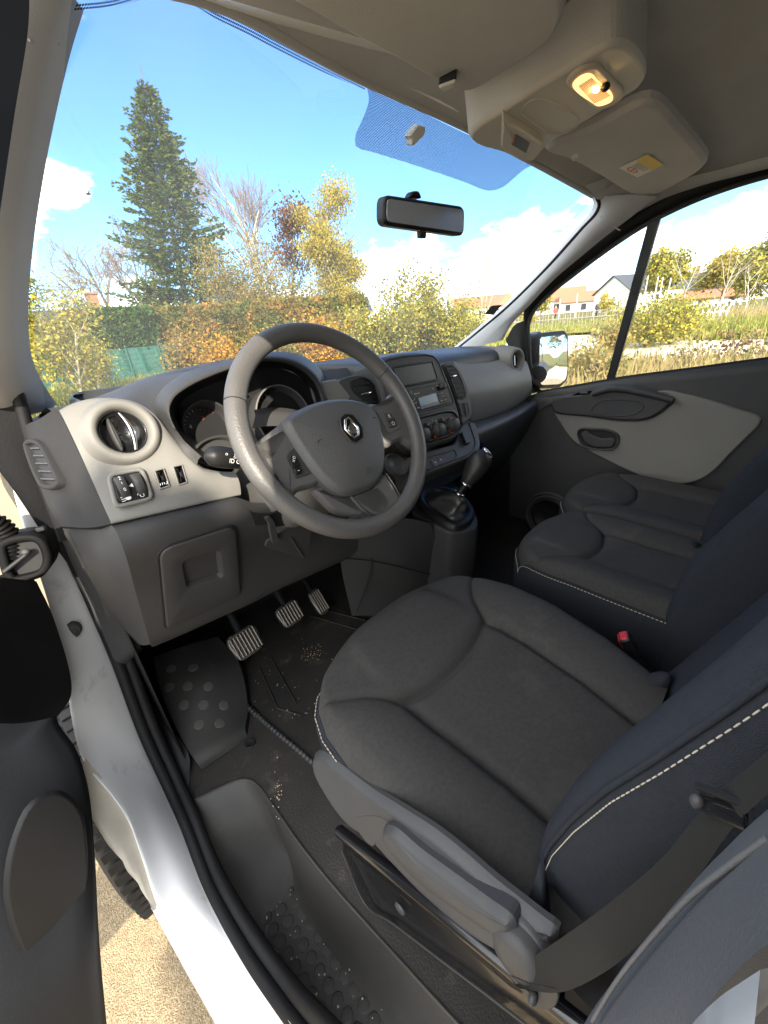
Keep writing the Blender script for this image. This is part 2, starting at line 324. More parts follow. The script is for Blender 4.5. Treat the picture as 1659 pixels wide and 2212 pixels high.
def box(mb, c, sz, m, B=None, bev=.003):
    """rounded box: centre, sizes along the basis B (right, up, out)"""
    r_, u_, n_ = B if B is not None else (np.array([1., 0, 0]), np.array([0, 0, 1.]), np.array([0, -1., 0]))
    a, b, d = sz[0]/2, sz[1]/2, sz[2]; c = np.array(c, float)
    P = rounded([c-r_*a-u_*b, c+r_*a-u_*b, c+r_*a+u_*b, c-r_*a+u_*b], min(bev*1.5, a*.8, b*.8), 4)+n_*d/2
    return prism(mb, P, n_, d, m, min(bev, d*.45, a*.45, b*.45), back=True)
def ell(mb, c, rx, ry, rz, m, B=None, nu=20, nv=12):
    r_, u_, n_ = B if B is not None else (np.array([1., 0, 0]), np.array([0, 0, 1.]), np.array([0, -1., 0]))
    th = np.linspace(0.02, np.pi-.02, nv); ph = np.linspace(0, 2*np.pi, nu, endpoint=False)
    G = np.array([[np.array(c)+rx*math.sin(t)*math.cos(p)*r_+ry*math.cos(t)*u_+rz*math.sin(t)*math.sin(p)*n_ for p in ph] for t in th])
    mb.grid(G, m, cu=True); mb.fan(G[0], m, True); mb.fan(G[-1][::-1], m, True); return mb
_fc = None
def text(mb, body, o, size, m, B, align='CENTER', thick=.0003):
    r_, u_, n_ = B; cu = bpy.data.curves.new('txt', 'FONT'); cu.body = body; cu.size = size; cu.align_x = align; cu.align_y = 'CENTER'; cu.resolution_u = 3
    ob = bpy.data.objects.new('txt', cu); S.collection.objects.link(ob); dg = bpy.context.evaluated_depsgraph_get(); dg.update()
    me = ob.evaluated_get(dg).to_mesh(); V = np.array([v.co for v in me.vertices]); F = [list(p.vertices) for p in me.polygons]
    if len(V): mb.add(np.array(o)+V[:, :1]*r_+V[:, 1:2]*u_+n_*thick, F, m, False)
    ob.evaluated_get(dg).to_mesh_clear(); bpy.data.objects.remove(ob); bpy.data.curves.remove(cu); return mb
def stitches(mb, P, m, step=.0075, ln=.0048, r=.00075, off=(0, 0, 0)):
    P = np.asarray(P, float)+np.array(off); L = np.concatenate([[0], np.cumsum(np.linalg.norm(np.diff(P, axis=0), axis=1))]); s = 0
    f = lambda x: np.array([np.interp(x, L, P[:, i]) for i in range(3)])
    while s+ln < L[-1]: tube(mb, [f(s), f(s+ln/2), f(s+ln)], [r*.8, r*1.1, r*.8], m, 5); s += step
    return mb
def thing(name, label, cat, loc=(0, 0, 0), group=None):
    o = bpy.data.objects.new(name, None); o.location = loc; o.empty_display_size = .2; S.collection.objects.link(o); o['label'] = label; o['category'] = cat
    if group: o['group'] = group
    return o
def tag(o, label, cat, group=None):
    o['label'] = label; o['category'] = cat
    if group: o['group'] = group
    return o
def sub(name, parent):                                    # a part that only gathers sub-parts has its own body, so this is rarely needed
    return parent
van = thing('van', 'white van seen through its open driver door, grey cabin with dark cloth seats', 'van')
# ================================================================ VAN: shell
ex = np.array([1., 0, 0]); ez = np.array([0, 0, 1.])
def gtop(s): k = 1-abs(s)**2.0; q = math.exp(-((s+.72)/.28)**2)*.021; return np.array([.665*s, .03+.13*k, 1.73+.10*k+q])
def gbase(s): return np.array([.775*s, .53+.34*(1-s*s), 1.315+.015*(1-s*s)])
def gpt(s, t, off=0.):                                   # t 0 at the roof, 1 at the dashboard
    p = gtop(s)*(1-t)+gbase(s)*t; b = math.sin(math.pi*t)*.025
    return p+np.array([0, .65, .75])*(b+off)
Gg = np.array([[gpt(s, t) for s in np.linspace(-1, 1, 41)] for t in np.linspace(0, 1, 25)])
ws = MB().grid(Gg, m_glass).build('windscreen', van)
_gs, _gt = np.linspace(-1, 1, 401), np.linspace(-.05, 1, 211)
_GP = np.array([[gpt(s, t) for s in _gs] for t in _gt]); _gq = (_GP-CAM) @ ROT
_gpx = _c+FOC*_gq[..., :2]/_gq[..., 2:]
def on_glass(D, off=-.004):
    d = np.linalg.norm(_gpx-np.array(D), axis=2); i, j = np.unravel_index(np.argmin(d), d.shape)
    i = min(max(i, 1), 209); j = min(max(j, 1), 399)
    n = nrm(np.cross(_GP[i, j+1]-_GP[i, j-1], _GP[i+1, j]-_GP[i-1, j]))
    if n[2] < 0: n = -n
    return at(D, pl=(_GP[i, j]+n*off, n))
# dotted band along the roof edge and the dotted shade behind the mirror
fr = MB(); Dtop = [(165, 8), (240, 0), (330, -22), (420, -8), (470, 20), (540, 55), (600, 88), (700, 140), (792, 186)]
Dlow = [(158, 24), (243, 14), (335, -4), (418, 12), (462, 38), (535, 74), (596, 106), (696, 155), (788, 194)]
fr.grid(np.array([crom(ats([]) if 0 else np.array([on_glass(d) for d in Dtop]), 60), crom(np.array([on_glass(d) for d in Dlow]), 60)]), m_dots); fr.build('frit_band', ws)
sh = MB(); top = crom([(790, 180), (860, 215), (950, 262), (1030, 300), (1100, 330), (1150, 352)], 40); bot = crom([(794, 196), (797, 216), (783, 258), (768, 292), (770, 318), (800, 327), (900, 358), (1000, 392), (1056, 412), (1085, 405), (1110, 385), (1135, 364), (1152, 357)], 40)
rows = []
for f in np.linspace(0, 1, 12): rows.append([on_glass(a*(1-f)+b*f) for a, b in zip(top, bot)])
sh.grid(np.array(rows), m_dots2); sh.build('sunshade_dots', ws)
# small bracket stuck on the glass, and the parking disc sleeve low on the far side
cl = MB(); pc = on_glass((903, 290)); Bc = basis((.3, -.75, -.5)); prism(cl, rounded(np.array([at(d, pl=(pc+np.array([0, -.012, -.01]), nrm((-.3, -.9, -.3)))) for d in zd('B', [(108, 588), (150, 535), (182, 548), (180, 580), (130, 630), (118, 625), (122, 600)])]), .004, 3), (-.3, -.9, -.3), .022, m_over, .003, back=True); cl.build('sensor_clip', ws)
tg = MB(); tp = np.array([on_glass(d, -.003) for d in ((1046, 678), (1062, 660), (1084, 658), (1066, 680))]); prism(tg, tp, np.cross(tp[1]-tp[0], tp[2]-tp[1]), .001, m_val, .0004); tg.build('card_holder', ws)
for i in range(10):                                      # dried rain marks and specks on the glass
    pass
# pillar trims: left (rows from the roof down, inner edge against the glass, outer edge against the door seal)
nL = nrm(np.cross(gbase(-1)-gtop(-1), np.array([.45, .6, .05]))); PL = (gtop(-1), nL)
inn = [(160, -6), (130, 95), (95, 250), (68, 400), (49, 550), (42, 680), (52, 780), (78, 838), (112, 884)]
pts_in = np.array([at(d, pl=PL) for d in inn])
wd = [.05, .055, .062, .066, .07, .075, .085, .10, .11]
rows = []
for k, (p, d) in enumerate(zip(pts_in, wd)):
    o_ = nrm(np.array([-.62, -.78, .03])); f_ = nrm(np.array([.5, .85, .2]))
    rows.append([p+f_*.03, p+f_*.006, p, p+o_*d*.45+np.array([.006, -.004, 0]), p+o_*d*.9, p+o_*d+np.array([-.012, .008, 0])])
pl_ = MB().grid(loft(rows, 24, 60), m_pillar); a_p = pl_.build('pillar_trim', van)
sm = MB(); r0 = [at(d, pl=PL) for d in ((62, 88), (90, 97), (128, 96))]; 
tube(sm, crom([p+np.array([.0, -.001, 0]) for p in r0], 12), .0012, m_pillar, 6); sm.build('trim_seam', a_p)
# right pillar trim
Rin = [(1293, 425), (1299, 440), (1290, 462), (1262, 492), (1180, 583), (1100, 662), (1035, 717), (985, 757)]
Rout = [(1420, 425), (1350, 478), (1310, 508), (1262, 548), (1195, 605), (1135, 668), (1105, 700), (1085, 735)]
nR = nrm(np.cross(gbase(1)-gtop(1), np.array([-.45, .6, .05]))); PRt = (gtop(1), nR)
pin = [at(d, pl=PRt) for d in Rin]; pout = [at(d, x=.735+.03*i/7) for i, d in enumerate(Rout)]
rows = [[p+np.array([.02, .03, .01]), p, p*.7+q*.3+np.array([-.012, -.012, 0]), p*.35+q*.65+np.array([-.014, -.012, 0]), q, q+np.array([.02, .01, 0])] for p, q in zip(pin, pout)]
rp = MB().grid(loft(rows, 30, 60), m_pillar); rp_o = rp.build('pillar_trim', van)
sm = MB(); tube(sm, crom([at(zd('B', [(a, b)])[0], pl=(pin[2]*.5+pout[2]*.5+np.array([-.014, -.012, 0]), nrm(np.array([-.8, -.6, 0])))) for a, b in ((935, 935), (975, 970), (1020, 995))], 10), .002, m_roof, 6); sm.build('trim_seam', rp_o)
fr2 = MB(); fe = crom([at(d, pl=PRt)+np.array([.004, .006, 0]) for d in Rin], 50); tube(fr2, fe, .006, m_seal, 6); fr2.build('glass_seal', rp_o)
# roof lining: front edge on the glass edge, sides on the door frame
rl = []
for y in (None, -.02, -.10, -.25, -.45, -.7, -1.0):
    row = []
    for s in np.linspace(-1, 1, 31):
        if y is None: row.append(gtop(s)+np.array([0, -.004, -.006])); continue
        xe = .70+.05*min(1, (.05-y)/.3); ye = y+(.10*(1-s*s) if y > -.3 else 0)
        zc = 1.845+.05*min(1, (.06-y)/.5)-.006; drop = zc-(1.715+.02*min(1, (.05-y)/.6))
        row.append(np.array([xe*s, ye, zc-drop*abs(s)**4.5]))
    rl.append(row)
rp_g = MB()
roof = MB().grid(np.array(rl), m_roof); roof_o = roof.build('roof_lining', van)
rg_ = np.array(rl)[1:, -1]; rp_g.grid(np.array([rg_+np.array([-.03, 0, .01]), rg_, rg_+np.array([.03, 0, -.006]), rg_+np.array([.05, 0, -.016])]), m_roof); cg = gtop(1.0); rp_g.grid(loft([[cg+np.array([-.10, .0, .015]), cg+np.array([-.03, .0, .003]), cg+np.array([.03, .005, -.012]), cg+np.array([.06, .01, -.03])], [np.array([.62, -.02, 1.765]), np.array([.70, -.02, 1.745]), np.array([.755, -.02, 1.70]), np.array([.775, -.02, 1.665])], [np.array([.62, -.12, 1.80]), np.array([.71, -.12, 1.755]), np.array([.765, -.12, 1.715]), np.array([.79, -.12, 1.69])]], 12, 16), m_roof); rp_g.build('roof_rail_trim', roof_o)
tr = MB(); tube(tr, [gtop(s)+np.array([0, -.004, -.004]) for s in np.linspace(-.97, .97, 50)], .007, m_roof, 8); tr.build('lining_edge', roof_o)
# sun visors: padded boards folded up against the lining
def visor(D, p0, n, thick, name='sun_visor'):
    P = crom(np.array([at(d, pl=(p0, n)) for d in D]), 90, True); mb = MB(); prism(mb, P, n, thick, m_roof, .009, back=True); return mb.build(name, van), P
nv1 = nrm((.085, 0, -1)); nv1 = nrm(np.array([-.09, 0.02, -1.]))
zB = lambda pts: zd('B', pts)
v_r, _ = visor(zB([(690, 650), (740, 625), (900, 560), (1080, 462), (1130, 450), (1180, 462), (1260, 540), (1375, 672), (1392, 705), (1372, 735), (1300, 780), (1200, 832), (1120, 851), (1060, 838), (930, 762), (800, 692)]), (.15, 0, 1.768), nv1, .02)
lb = MB(); L4 = zd('O', [(1030, 910), (1215, 820), (1322, 887), (1150, 970)]); Pl = (np.array([.15, 0, 1.7665]), nv1)
q4 = [at(d, pl=Pl) for d in L4]; mixp = lambda u, v: (q4[0]*(1-u)+q4[1]*u)*(1-v)+(q4[3]*(1-u)+q4[2]*u)*v
def patch(u0, v0, u1, v1, m, off): lb.add([mixp(u0, v0)+nv1*off, mixp(u1, v0)+nv1*off, mixp(u1, v1)+nv1*off, mixp(u0, v1)+nv1*off], [[0, 1, 2, 3]], m, False)
patch(0, 0, 1, 1, m_label, 0); patch(.6, .02, .99, .98, m_yel, .0004)
for i in range(5): patch(.36+.045*i, .2, .375+.045*i, .85, mat('label grey', (.35, .34, .32), .7) if i == 0 else bpy.data.materials['label grey'], .0004)
u_ = np.linspace(0, 2*np.pi, 28, endpoint=False); ring = []
for r in (.20, .15): ring.append([mixp(.2+.55*r*math.cos(a), .45+r*1.2*math.sin(a))+nv1*.0005 for a in u_])
lb.grid(np.array(ring), m_redp, cu=True); patch(.1, .42, .3, .48, m_redp, .0006); lb.build('airbag_label', v_r)
v_l, _ = visor(zB([(760, -60), (782, 20), (776, 80), (745, 150), (690, 205), (600, 268), (500, 330), (400, 388), (330, 402), (270, 378), (180, 335), (60, 270), (-150, 160), (-330, 60), (-500, -30), (-660, -120), (-640, -260), (-300, -420), (200, -420), (640, -240)]), (-.15, 0, 1.768), nrm((.09, 0.02, -1.)), .02)
for vo, D in ((v_l, zB([(228, 382), (315, 350), (305, 380), (258, 402)])), (v_r, zB([(800, 680), (835, 665), (850, 685), (815, 700)]))):
    c_ = MB(); P = np.array([at(d, pl=(np.array([.02, 0, 1.755]), np.array([0, 0.1, -1.]))) for d in D]); prism(c_, rounded(P, .008), (0, .1, -1), .022, m_over, .003, mside=m_black, back=True); c_.build('visor_clip', vo)
# overhead console
oc_a, oc_b = at((1110, 330), z=1.735), at((1380, 140), z=1.772)
nO = nrm(np.cross(oc_b-oc_a, ex)); nO = nO if nO[2] < 0 else -nO; PO = (oc_a, nO)
outl = crom(np.array([at(d, pl=PO) for d in zB([(368, 590), (400, 552), (500, 488), (620, 408), (760, 325), (900, 238), (990, 196), (1050, 200), (1105, 245), (1133, 310), (1112, 375), (1000, 448), (850, 540), (720, 620), (650, 690), (600, 696), (500, 662), (420, 640), (378, 618)])]), 110, True)
oc = MB(); prism(oc, outl, nO, .075, m_over, .008, mside=m_roof); oc_o = oc.build('overhead_console', van)
def onO(pts, k='O', off=0.): return np.array([at(d, pl=(PO[0]+nO*off, nO)) for d in zd(k, pts)])
lp = MB(); Pz = crom(onO([(695, 380), (740, 320), (800, 285), (900, 268), (945, 310), (1010, 370), (1058, 425), (1050, 480), (990, 520), (900, 542), (850, 520), (770, 450)], off=.006), 60, True)
prism(lp, Pz, nO, .008, m_bezel, .004); lamp = lp.build('courtesy_lamp', oc_o)
ln_ = MB(); Pz = crom(onO([(738, 385), (790, 335), (840, 320), (905, 372), (985, 445), (985, 490), (905, 520), (860, 500)], off=.009), 50, True); prism(ln_, Pz, nO, .003, m_lens, .002)
dd = onO([(765, 380), (880, 505)], off=.0095); ee = onO([(850, 325), (985, 455)], off=.0095)
for i in range(11):
    f = (i+.5)/11; a, b = dd[0]*(1-f)+ee[0]*f, dd[1]*(1-f)+ee[1]*f; tube(ln_, [a*.95+b*.05, a*.05+b*.95], .0007, m_bezel, 5)
bp = onO([(885, 408)], off=.0115)[0]; ell(ln_, bp, .007, .004, .005, m_bulb)
ln_.build('lamp_lens', oc_o)
sw = MB(); sp = onO([(946, 392)], off=.010)[0]; ell(sw, sp, .008, .006, .007, m_black); sw.build('lamp_switch', oc_o)
bl = MB(); Pz = crom(onO([(405, 560), (430, 510), (480, 475), (560, 470), (640, 500), (720, 545), (770, 600), (760, 650), (690, 690), (620, 703), (530, 660), (440, 600)], off=.0012), 50, True); frame(bl, Pz, nO, .0022, .002, m_over, .0004); bl.build('blank_cover', oc_o)
se = MB(); Pz = rounded(onO([(293, 612), (420, 678), (548, 762), (490, 862), (440, 868), (340, 828), (280, 780)], off=.014), .006, 4); prism(se, Pz, nO, .02, m_over, .003); sens = se.build('sensor_block', oc_o)
s2 = MB(); Pz = rounded(onO([(372, 698), (465, 752), (440, 818), (346, 762)], off=.0152), .003, 3); prism(s2, Pz, nO, .002, m_scr, .0006)
Pz = onO([(362, 702), (372, 705), (358, 752), (348, 750)], off=.016); s2.fan(Pz, mat('red glint', (.7, .06, .03), .3)); s2.build('sensor_window', oc_o)
# rear-view mirror
rvn = nrm((-.18, -.97, -.10)); rc = at((917, 466), y=.185); Prv = (rc, rvn)
mo = MB(); Pm = rounded(np.array([at(d, pl=Prv) for d in zd('M', [(851, 106), (1384, 188), (1378, 382), (848, 308)])]), .018, 7); prism(mo, Pm, rvn, .028, m_black, .006, back=True)
rv = mo.build('rear_view_mirror', van)
g2 = MB(); Pg = inset(Pm, rvn, .007)+rvn*.0008; prism(g2, Pg, rvn, .0012, m_dimmirr, .0004); g2.build('mirror_glass', rv)
st = MB(); top_ = at(zd('M', [(1060, 100)])[0], pl=Prv)-rvn*.014; gl = on_glass((912, 370), -.004)
P = rounded(np.array([at(d, pl=(rc-rvn*.012, rvn)) for d in zd('M', [(1015, 128), (1040, 85), (1085, 85), (1102, 135)])]), .006, 5); prism(st, P, rvn, .02, m_black, .004, back=True)
tube(st, [top_-rvn*.012-ez*.012, top_-rvn*.04-ez*.02, on_glass((925, 452), -.002)], [.011, .010, .016], m_black, 10); st.build('mirror_stalk', rv)
tb = MB(); P = rounded(np.array([at(d, pl=(rc+rvn*.002, rvn)) for d in zd('M', [(1085, 345), (1130, 350), (1127, 396), (1088, 392)])]), .003, 4); prism(tb, P, rvn, .012, m_black, .002, back=True); tb.build('dip_tab', rv)
# ---------------------------------------------------------------- body shell: what keeps the sun and sky out
sk = MB()
def sheet(pts, m, mb): mb.add(pts, [list(range(len(pts)))], m, False)
H = 1.965
sheet([(-.82, .02, H-.02), (.82, .02, H-.02), (.82, -3.3, H), (-.82, -3.3, H)], m_white, sk)
for s in (-1, 1):
    sheet([(s*.82, .02, H-.02), (s*.82, -3.3, H), (s*.93, -3.3, 1.75), (s*.79, -.02, 1.745)], m_white, sk)
    sheet([(s*.93, -.62, 1.75), (s*.93, -3.3, 1.75), (s*.97, -3.3, .3), (s*.97, -.62, .3)], m_white, sk)
sheet([(-.97, -3.3, .3), (.97, -3.3, .3), (.82, -3.3, H), (-.82, -3.3, H)], m_white, sk)
sheet([(-.82, .02, H-.02), (.82, .02, H-.02), (.66, .035, 1.75), (.33, .13, 1.83), (0, .165, 1.85), (-.33, .13, 1.83), (-.66, .035, 1.75)], m_white, sk)
sk.build('body_skin', van)
bk = MB(); sheet([(-.95, -.98, .45), (.95, -.98, .45), (.95, -.98, 1.9), (-.95, -.98, 1.9)], m_roof, bk); bk.build('bulkhead', van)
# bonnet and lower nose, only to close the body round the dashboard
bn = MB(); bn.grid(loft([[(-.80, .50, 1.30), (-.4, .78, 1.315), (0, .85, 1.315), (.4, .78, 1.31), (.80, .50, 1.29)], [(-.86, .8, 1.18), (-.4, 1.1, 1.2), (0, 1.16, 1.2), (.4, 1.1, 1.2), (.86, .8, 1.18)], [(-.86, 1.1, .95), (-.4, 1.4, 1.0), (0, 1.45, 1.0), (.4, 1.4, 1.0), (.86, 1.1, .95)], [(-.86, 1.2, .35), (-.4, 1.5, .35), (0, 1.55, .35), (.4, 1.5, .35), (.86, 1.2, .35)]], 24, 20), m_white); bn.build('bonnet', van)
# ---------------------------------------------------------------- white door opening: post and sill
post = MB()
yin = {0: .5}
ins = atv((52, 930, .48), (90, 1040, .48), (110, 1130, .47), (180, 1290, .45), (240, 1430, .41), (300, 1590, .34), (350, 1700, .27), (390, 1790, .18), (440, 1920, .06), (520, 2070, -.09), (600, 2190, -.2), (700, 2330, -.33))
O1 = atv((20, 960, .47), (30, 1060, .46), (62, 1170, .44), (112, 1330, .40), (140, 1470, .33), (178, 1640, .27), (240, 1718, .22), (272, 1765, .19), (305, 1850, .14), (342, 1962, .08), (400, 2048, .02), (480, 2162, -.06), (560, 2280, -.14), (680, 2440, -.26))
Ic, Oc = crom(ins, 60), crom(O1, 60); up3 = np.array([-.25, -.35, .6])
post.grid(loft([Ic+np.array([.004, .01, 0]), Ic, Ic*.92+Oc*.08+up3*.010, Ic*.5+Oc*.5+up3*.016, Ic*.08+Oc*.92+up3*.010, Oc, Oc+np.array([.012, .03, -.03])], 90, 26), m_white)
post_o = post.build('door_sill', van)
# sill flange below, dirty inner arch edge
fl = MB(); m_dirty = mat('dusty paint', (.46, .41, .33), .55, var=(9, (.58, .54, .46)))
O2 = atv((185, 1700, .245), (190, 1752, .215), (225, 1812, .175), (275, 1882, .13), (328, 1955, .088)); O1s = atv((178, 1640, .268), (240, 1718, .222), (270, 1768, .19), (305, 1852, .14), (341, 1964, .082))
fl.grid(loft([O1s+np.array([.004, .004, -.002]), O1s*.5+O2*.5+np.array([-.004, -.004, 0]), O2, O2+np.array([.03, .05, -.02])], 30, 12), m_dirty); fl.build('sill_flange', post_o)
fl = MB(); fa, fb = atv((338, 1958, .086), (400, 2050, .022), (480, 2165, -.055), (560, 2285, -.14)), atv((324, 1958, .094), (390, 2078, .028), (465, 2212, -.05), (540, 2340, -.13))
fl.grid(loft([fa+np.array([.004, 0, 0]), fa*.45+fb*.55+np.array([-.002, -.003, .003]), fb, fb+np.array([.02, .02, -.03])], 30, 10), m_white); fl.build('lower_flange', post_o)
gm = MB(); gc = at((153, 1363), y=.40); lathe(gm, gc, (-.35, -.92, .1), [(.017, -.01), (.017, .002), (.0145, .004), (.013, .002), (.0125, .0035), (.006, .005), (0.0005, .0052)], m_val, 28); gm.build('body_plug', post_o)
# black door seal running along the opening
sl_ = MB(); post_dummy = 0; c0 = crom(ins+np.array([.010, -.004, 0]), 100); tube(sl_, c0, .0115, m_seal, 10); tube(sl_, crom(ins+np.array([.030, .006, .002]), 100), .012, m_seal, 10); sl_.build('door_seal', post_o)
# dark upper seal strip beyond the pillar
us = MB(); us.grid(loft([atv((64, -40, -.10), (30, -40, -.10), (-60, -60, -.10)), atv((61, 60, -.07), (20, 60, -.07), (-60, 60, -.07)), atv((31, 250, .0), (-5, 255, .0), (-70, 260, .0)), atv((5, 425, .06), (-25, 430, .06), (-80, 430, .06)), atv((-20, 600, .12), (-50, 600, .12), (-90, 600, .12))], 10, 30), mat('navy seal', (.02, .03, .055), .5)); us.build('frame_seal', van)
pf = MB(); pf.grid(loft([atv((40, 900, .47), (62, 905, .50), (112, 884, .52)), atv((48, 935, .44), (70, 930, .46), (120, 892, .48)), atv((60, 985, .40), (80, 960, .42), (140, 900, .44))], 20, 16), m_dark); pf.build('pillar_foot', van)
fs2 = MB(); fs2.grid(loft([atv((-60, 700, .43), (15, 790, .43), (50, 900, .43)), atv((-60, 850, .43), (15, 900, .43), (68, 970, .43)), atv((-40, 960, .425), (40, 1010, .425), (98, 1075, .425)), atv((30, 1060, .42), (80, 1110, .42), (132, 1165, .42)), atv((100, 1165, .415), (125, 1190, .415), (165, 1245, .415))], 24, 30), m_seal); tube(fs2, crom(atv((-40, 735, .42), (28, 830, .42), (62, 935, .42), (100, 1060, .415), (140, 1165, .41)), 40), .010, m_seal, 8); fs2.build('frame_seal', van)
# inner post trim between seal and dashboard
it = MB(); it.grid(loft([atv((50, 925, .46), (70, 960, .36), (100, 1000, .33)), atv((92, 1040, .47), (125, 1090, .36), (150, 1140, .30)), atv((118, 1130, .46), (165, 1190, .36), (200, 1200, .30)), atv((186, 1290, .44), (215, 1300, .40), (255, 1290, .33)), atv((244, 1420, .40), (262, 1410, .38), (300, 1390, .32)), atv((262, 1470, .40), (270, 1450, .42), (310, 1400, .42))], 20, 40), m_dark); it.build('kick_panel', van)
# door check strap block and corrugated cable sleeve
ch = MB(); Pk = crom(zd('V', [(25, 1740), (120, 1670), (300, 1630), (450, 1640), (540, 1700), (600, 1850), (590, 1960), (520, 2060), (350, 2120), (180, 2140), (110, 2080), (60, 1950)]), 60, True)
Pk = np.array([at(d, pl=(np.array([-.885, .36, 1.1]), nrm((-.25, -.95, .18)))) for d in Pk]); nk = nrm((-.25, -.95, .18)); Pk = Pk+nk*.03; Pk = CAM+(Pk-CAM)*1.0; m_lat = mat('latch black', (.006, .006, .006), .6, spec=.1); prism(ch, Pk-nk*.012, nk, .05, m_lat, .004); frame(ch, Pk, nk, .012, .03, m_lat, .004); prism(ch, inset(Pk, nk, .010)-nk*.009, nk, .002, m_deep, .002)
kc = Pk.mean(0); tube(ch, [kc+np.array([-.03, 0, -.012]), kc+np.array([.012, -.006, .010])], .004, m_black, 8); ell(ch, kc+np.array([.006, -.008, .012]), .006, .005, .006, m_dark); box(ch, at(zd('V', [(445, 1612)])[0], pl=(np.array([-.885, .36, 1.1]), nk)), (.014, .008, .012), m_black, basis(nk), .002); ch.build('door_latch', van)
co = MB(); cp = crom(np.array([at(d, y=.36) for d in ((-60, 1120), (-20, 1128), (10, 1150), (22, 1180), (24, 1215))]), 60); tube(co, cp, .017+.0022*np.sin(np.arange(60)*1.6), bpy.data.materials['latch black'], 14); co.build('cable_sleeve', van)
# the open driver's door: inner panel seen edge-on
do = MB(); ed = [(60, 1210, .37), (78, 1262, .36), (110, 1330, .34), (132, 1420, .32), (150, 1500, .29), (122, 1545, .27), (165, 1620, .23), (190, 1700, .19), (205, 1850, .13), (212, 1990, .08), (220, 2100, .05), (232, 2230, .02), (240, 2350, -.0)]
e3 = atv(*ed); rows = []
for p in e3: rows.append([p+np.array([-.03, .07, 0]), p+np.array([-.006, .02, 0]), p, p+np.array([-.014, -.014, 0]), p+np.array([-.07, -.03, .0]), p+np.array([-.16, -.05, .01]), p+np.array([-.5, -.12, .02])])
do.grid(loft(rows, 40, 80), m_black); dr = do.build('door', van)
pk = MB(); dq = MB()
Pp = crom(np.array([at(d, pl=(e3[8]+np.array([-.055, -.034, 0]), nrm((.25, -.93, .1)))) for d in zd('E', [(20, 520), (60, 300), (130, 160), (240, 100), (350, 170), (385, 350), (380, 560), (330, 800), (270, 980), (190, 950), (120, 860), (50, 700)])]), 60, True)
prism(pk, Pp, nrm((.25, -.93, .1)), .006, m_black, .006, dome=.0015); pk.build('door_pocket', dr)
up_ = MB(); rows = [atv((75, 1255, .355), (30, 1250, .30), (-60, 1240, .2)), atv((112, 1335, .335), (50, 1340, .28), (-60, 1340, .18)), atv((150, 1500, .285), (60, 1500, .23), (-60, 1490, .14)), atv((122, 1545, .262), (50, 1560, .2), (-60, 1560, .12))]
up_.grid(loft([[a+np.array([.002, -.004, 0]) for a in r] for r in rows], 20, 30), m_black); up_.build('door_edge', dr)
# front wheel and its arch, seen through the gap
tw = MB(); wc = np.array([-.915, .585, .335]); Rw = .335
prof = [(.20, -.09), (.26, -.105), (.31, -.10), (Rw, -.08), (Rw+.002, -.03), (Rw+.002, .03), (Rw, .08), (.31, .10), (.26, .105), (.20, .09)]
lathe(tw, wc, (-1, 0, 0), prof, m_tyre, 72, cap=False); fw_ = tw.build('front_wheel', van)
tl = MB()
for k in range(64):
    a = 2*math.pi*k/64
    for j in range(5):
        xx = -.076+.038*j; aa = a+(.03 if j % 2 else 0); rr_ = Rw+.004; o_ = np.array([0, math.cos(aa), math.sin(aa)]); t_ = np.array([0, -math.sin(aa), math.cos(aa)])
        box(tl, wc+o_*rr_+np.array([xx, 0, 0]), (.030, .021, .007), m_tyre, (np.array([1., 0, 0]), t_, o_), .002)
tl.build('tread', fw_)
rm = MB(); lathe(rm, wc, (-1, 0, 0), [(.20, .085), (.19, .07), (.12, .05), (.06, .07), (.001, .07)], m_val, 40); rm.build('rim', fw_)
wa = MB(); aa = np.linspace(-.5, .34, 30); wa.grid(np.array([[wc+np.array([xx, -math.cos(a)*.40, math.sin(a)*.40]) for a in aa] for xx in (.35, .2, .06)]), m_deep); wa.build('wheel_arch', van)
# ================================================================ DASHBOARD
def gb(x, off): s = x/.775; return gbase(max(-1, min(1, s)))+np.array([0, -off, 0])
xs = np.linspace(-.77, .77, 41)
zn = np.interp(xs, [-.77, -.5, 0, .4, .77], [1.352, 1.35, 1.335, 1.318, 1.30]); yn = np.interp(xs, [-.77, -.70, -.5, 0, .3, .77], [.30, .27, .27, .27, .29, .33])
yn = np.where((xs > -.70) & (xs < -.13), .56, yn); near = np.stack([xs, yn, zn], 1); far = np.array([gb(x, -.01) for x in xs]); far[:, 2] = 1.318
dash = MB(); dash.grid(loft([far, far*.6+near*.4+np.array([0, 0, .006]), near, near+np.array([0, -.02, -.03]), near+np.array([0, -.0, -.12])], 80, 40), m_dash)
# hood over the instruments
opn = [(440, 990, .150), (400, 956, .158), (378, 924, .166), (366, 890, .176), (374, 862, .186), (402, 838, .194), (452, 813, .200), (508, 793, .205), (580, 775, .208), (640, 786, .210), (680, 815, .210), (697, 850, .208), (703, 890, .2)]
sea = [(425, 1006, .145), (392, 975, .16), (362, 930, .19), (332, 882, .235), (346, 845, .265), (400, 805, .295), (460, 786, .315), (520, 772, .33), (590, 761, .345), (648, 767, .345), (690, 796, .33), (712, 845, .30), (716, 890, .26)]
O3, S3 = crom(atv(*opn), 80), crom(atv(*sea), 80)
lip = O3*.72+S3*.28+np.array([0, 0, .006]); mid = O3*.35+S3*.65+np.array([0, 0, .006])
out = S3.copy(); out2 = crom(np.array([[-.60, .15, 1.20], [-.66, .20, 1.26], [-.71, .26, 1.335], [-.71, .36, 1.345], [-.68, .48, 1.345], [-.6, .56, 1.345], [-.5, .62, 1.345], [-.4, .64, 1.343], [-.3, .63, 1.343], [-.2, .58, 1.34], [-.14, .48, 1.335], [-.13, .38, 1.33], [-.15, .30, 1.27]]), 80)
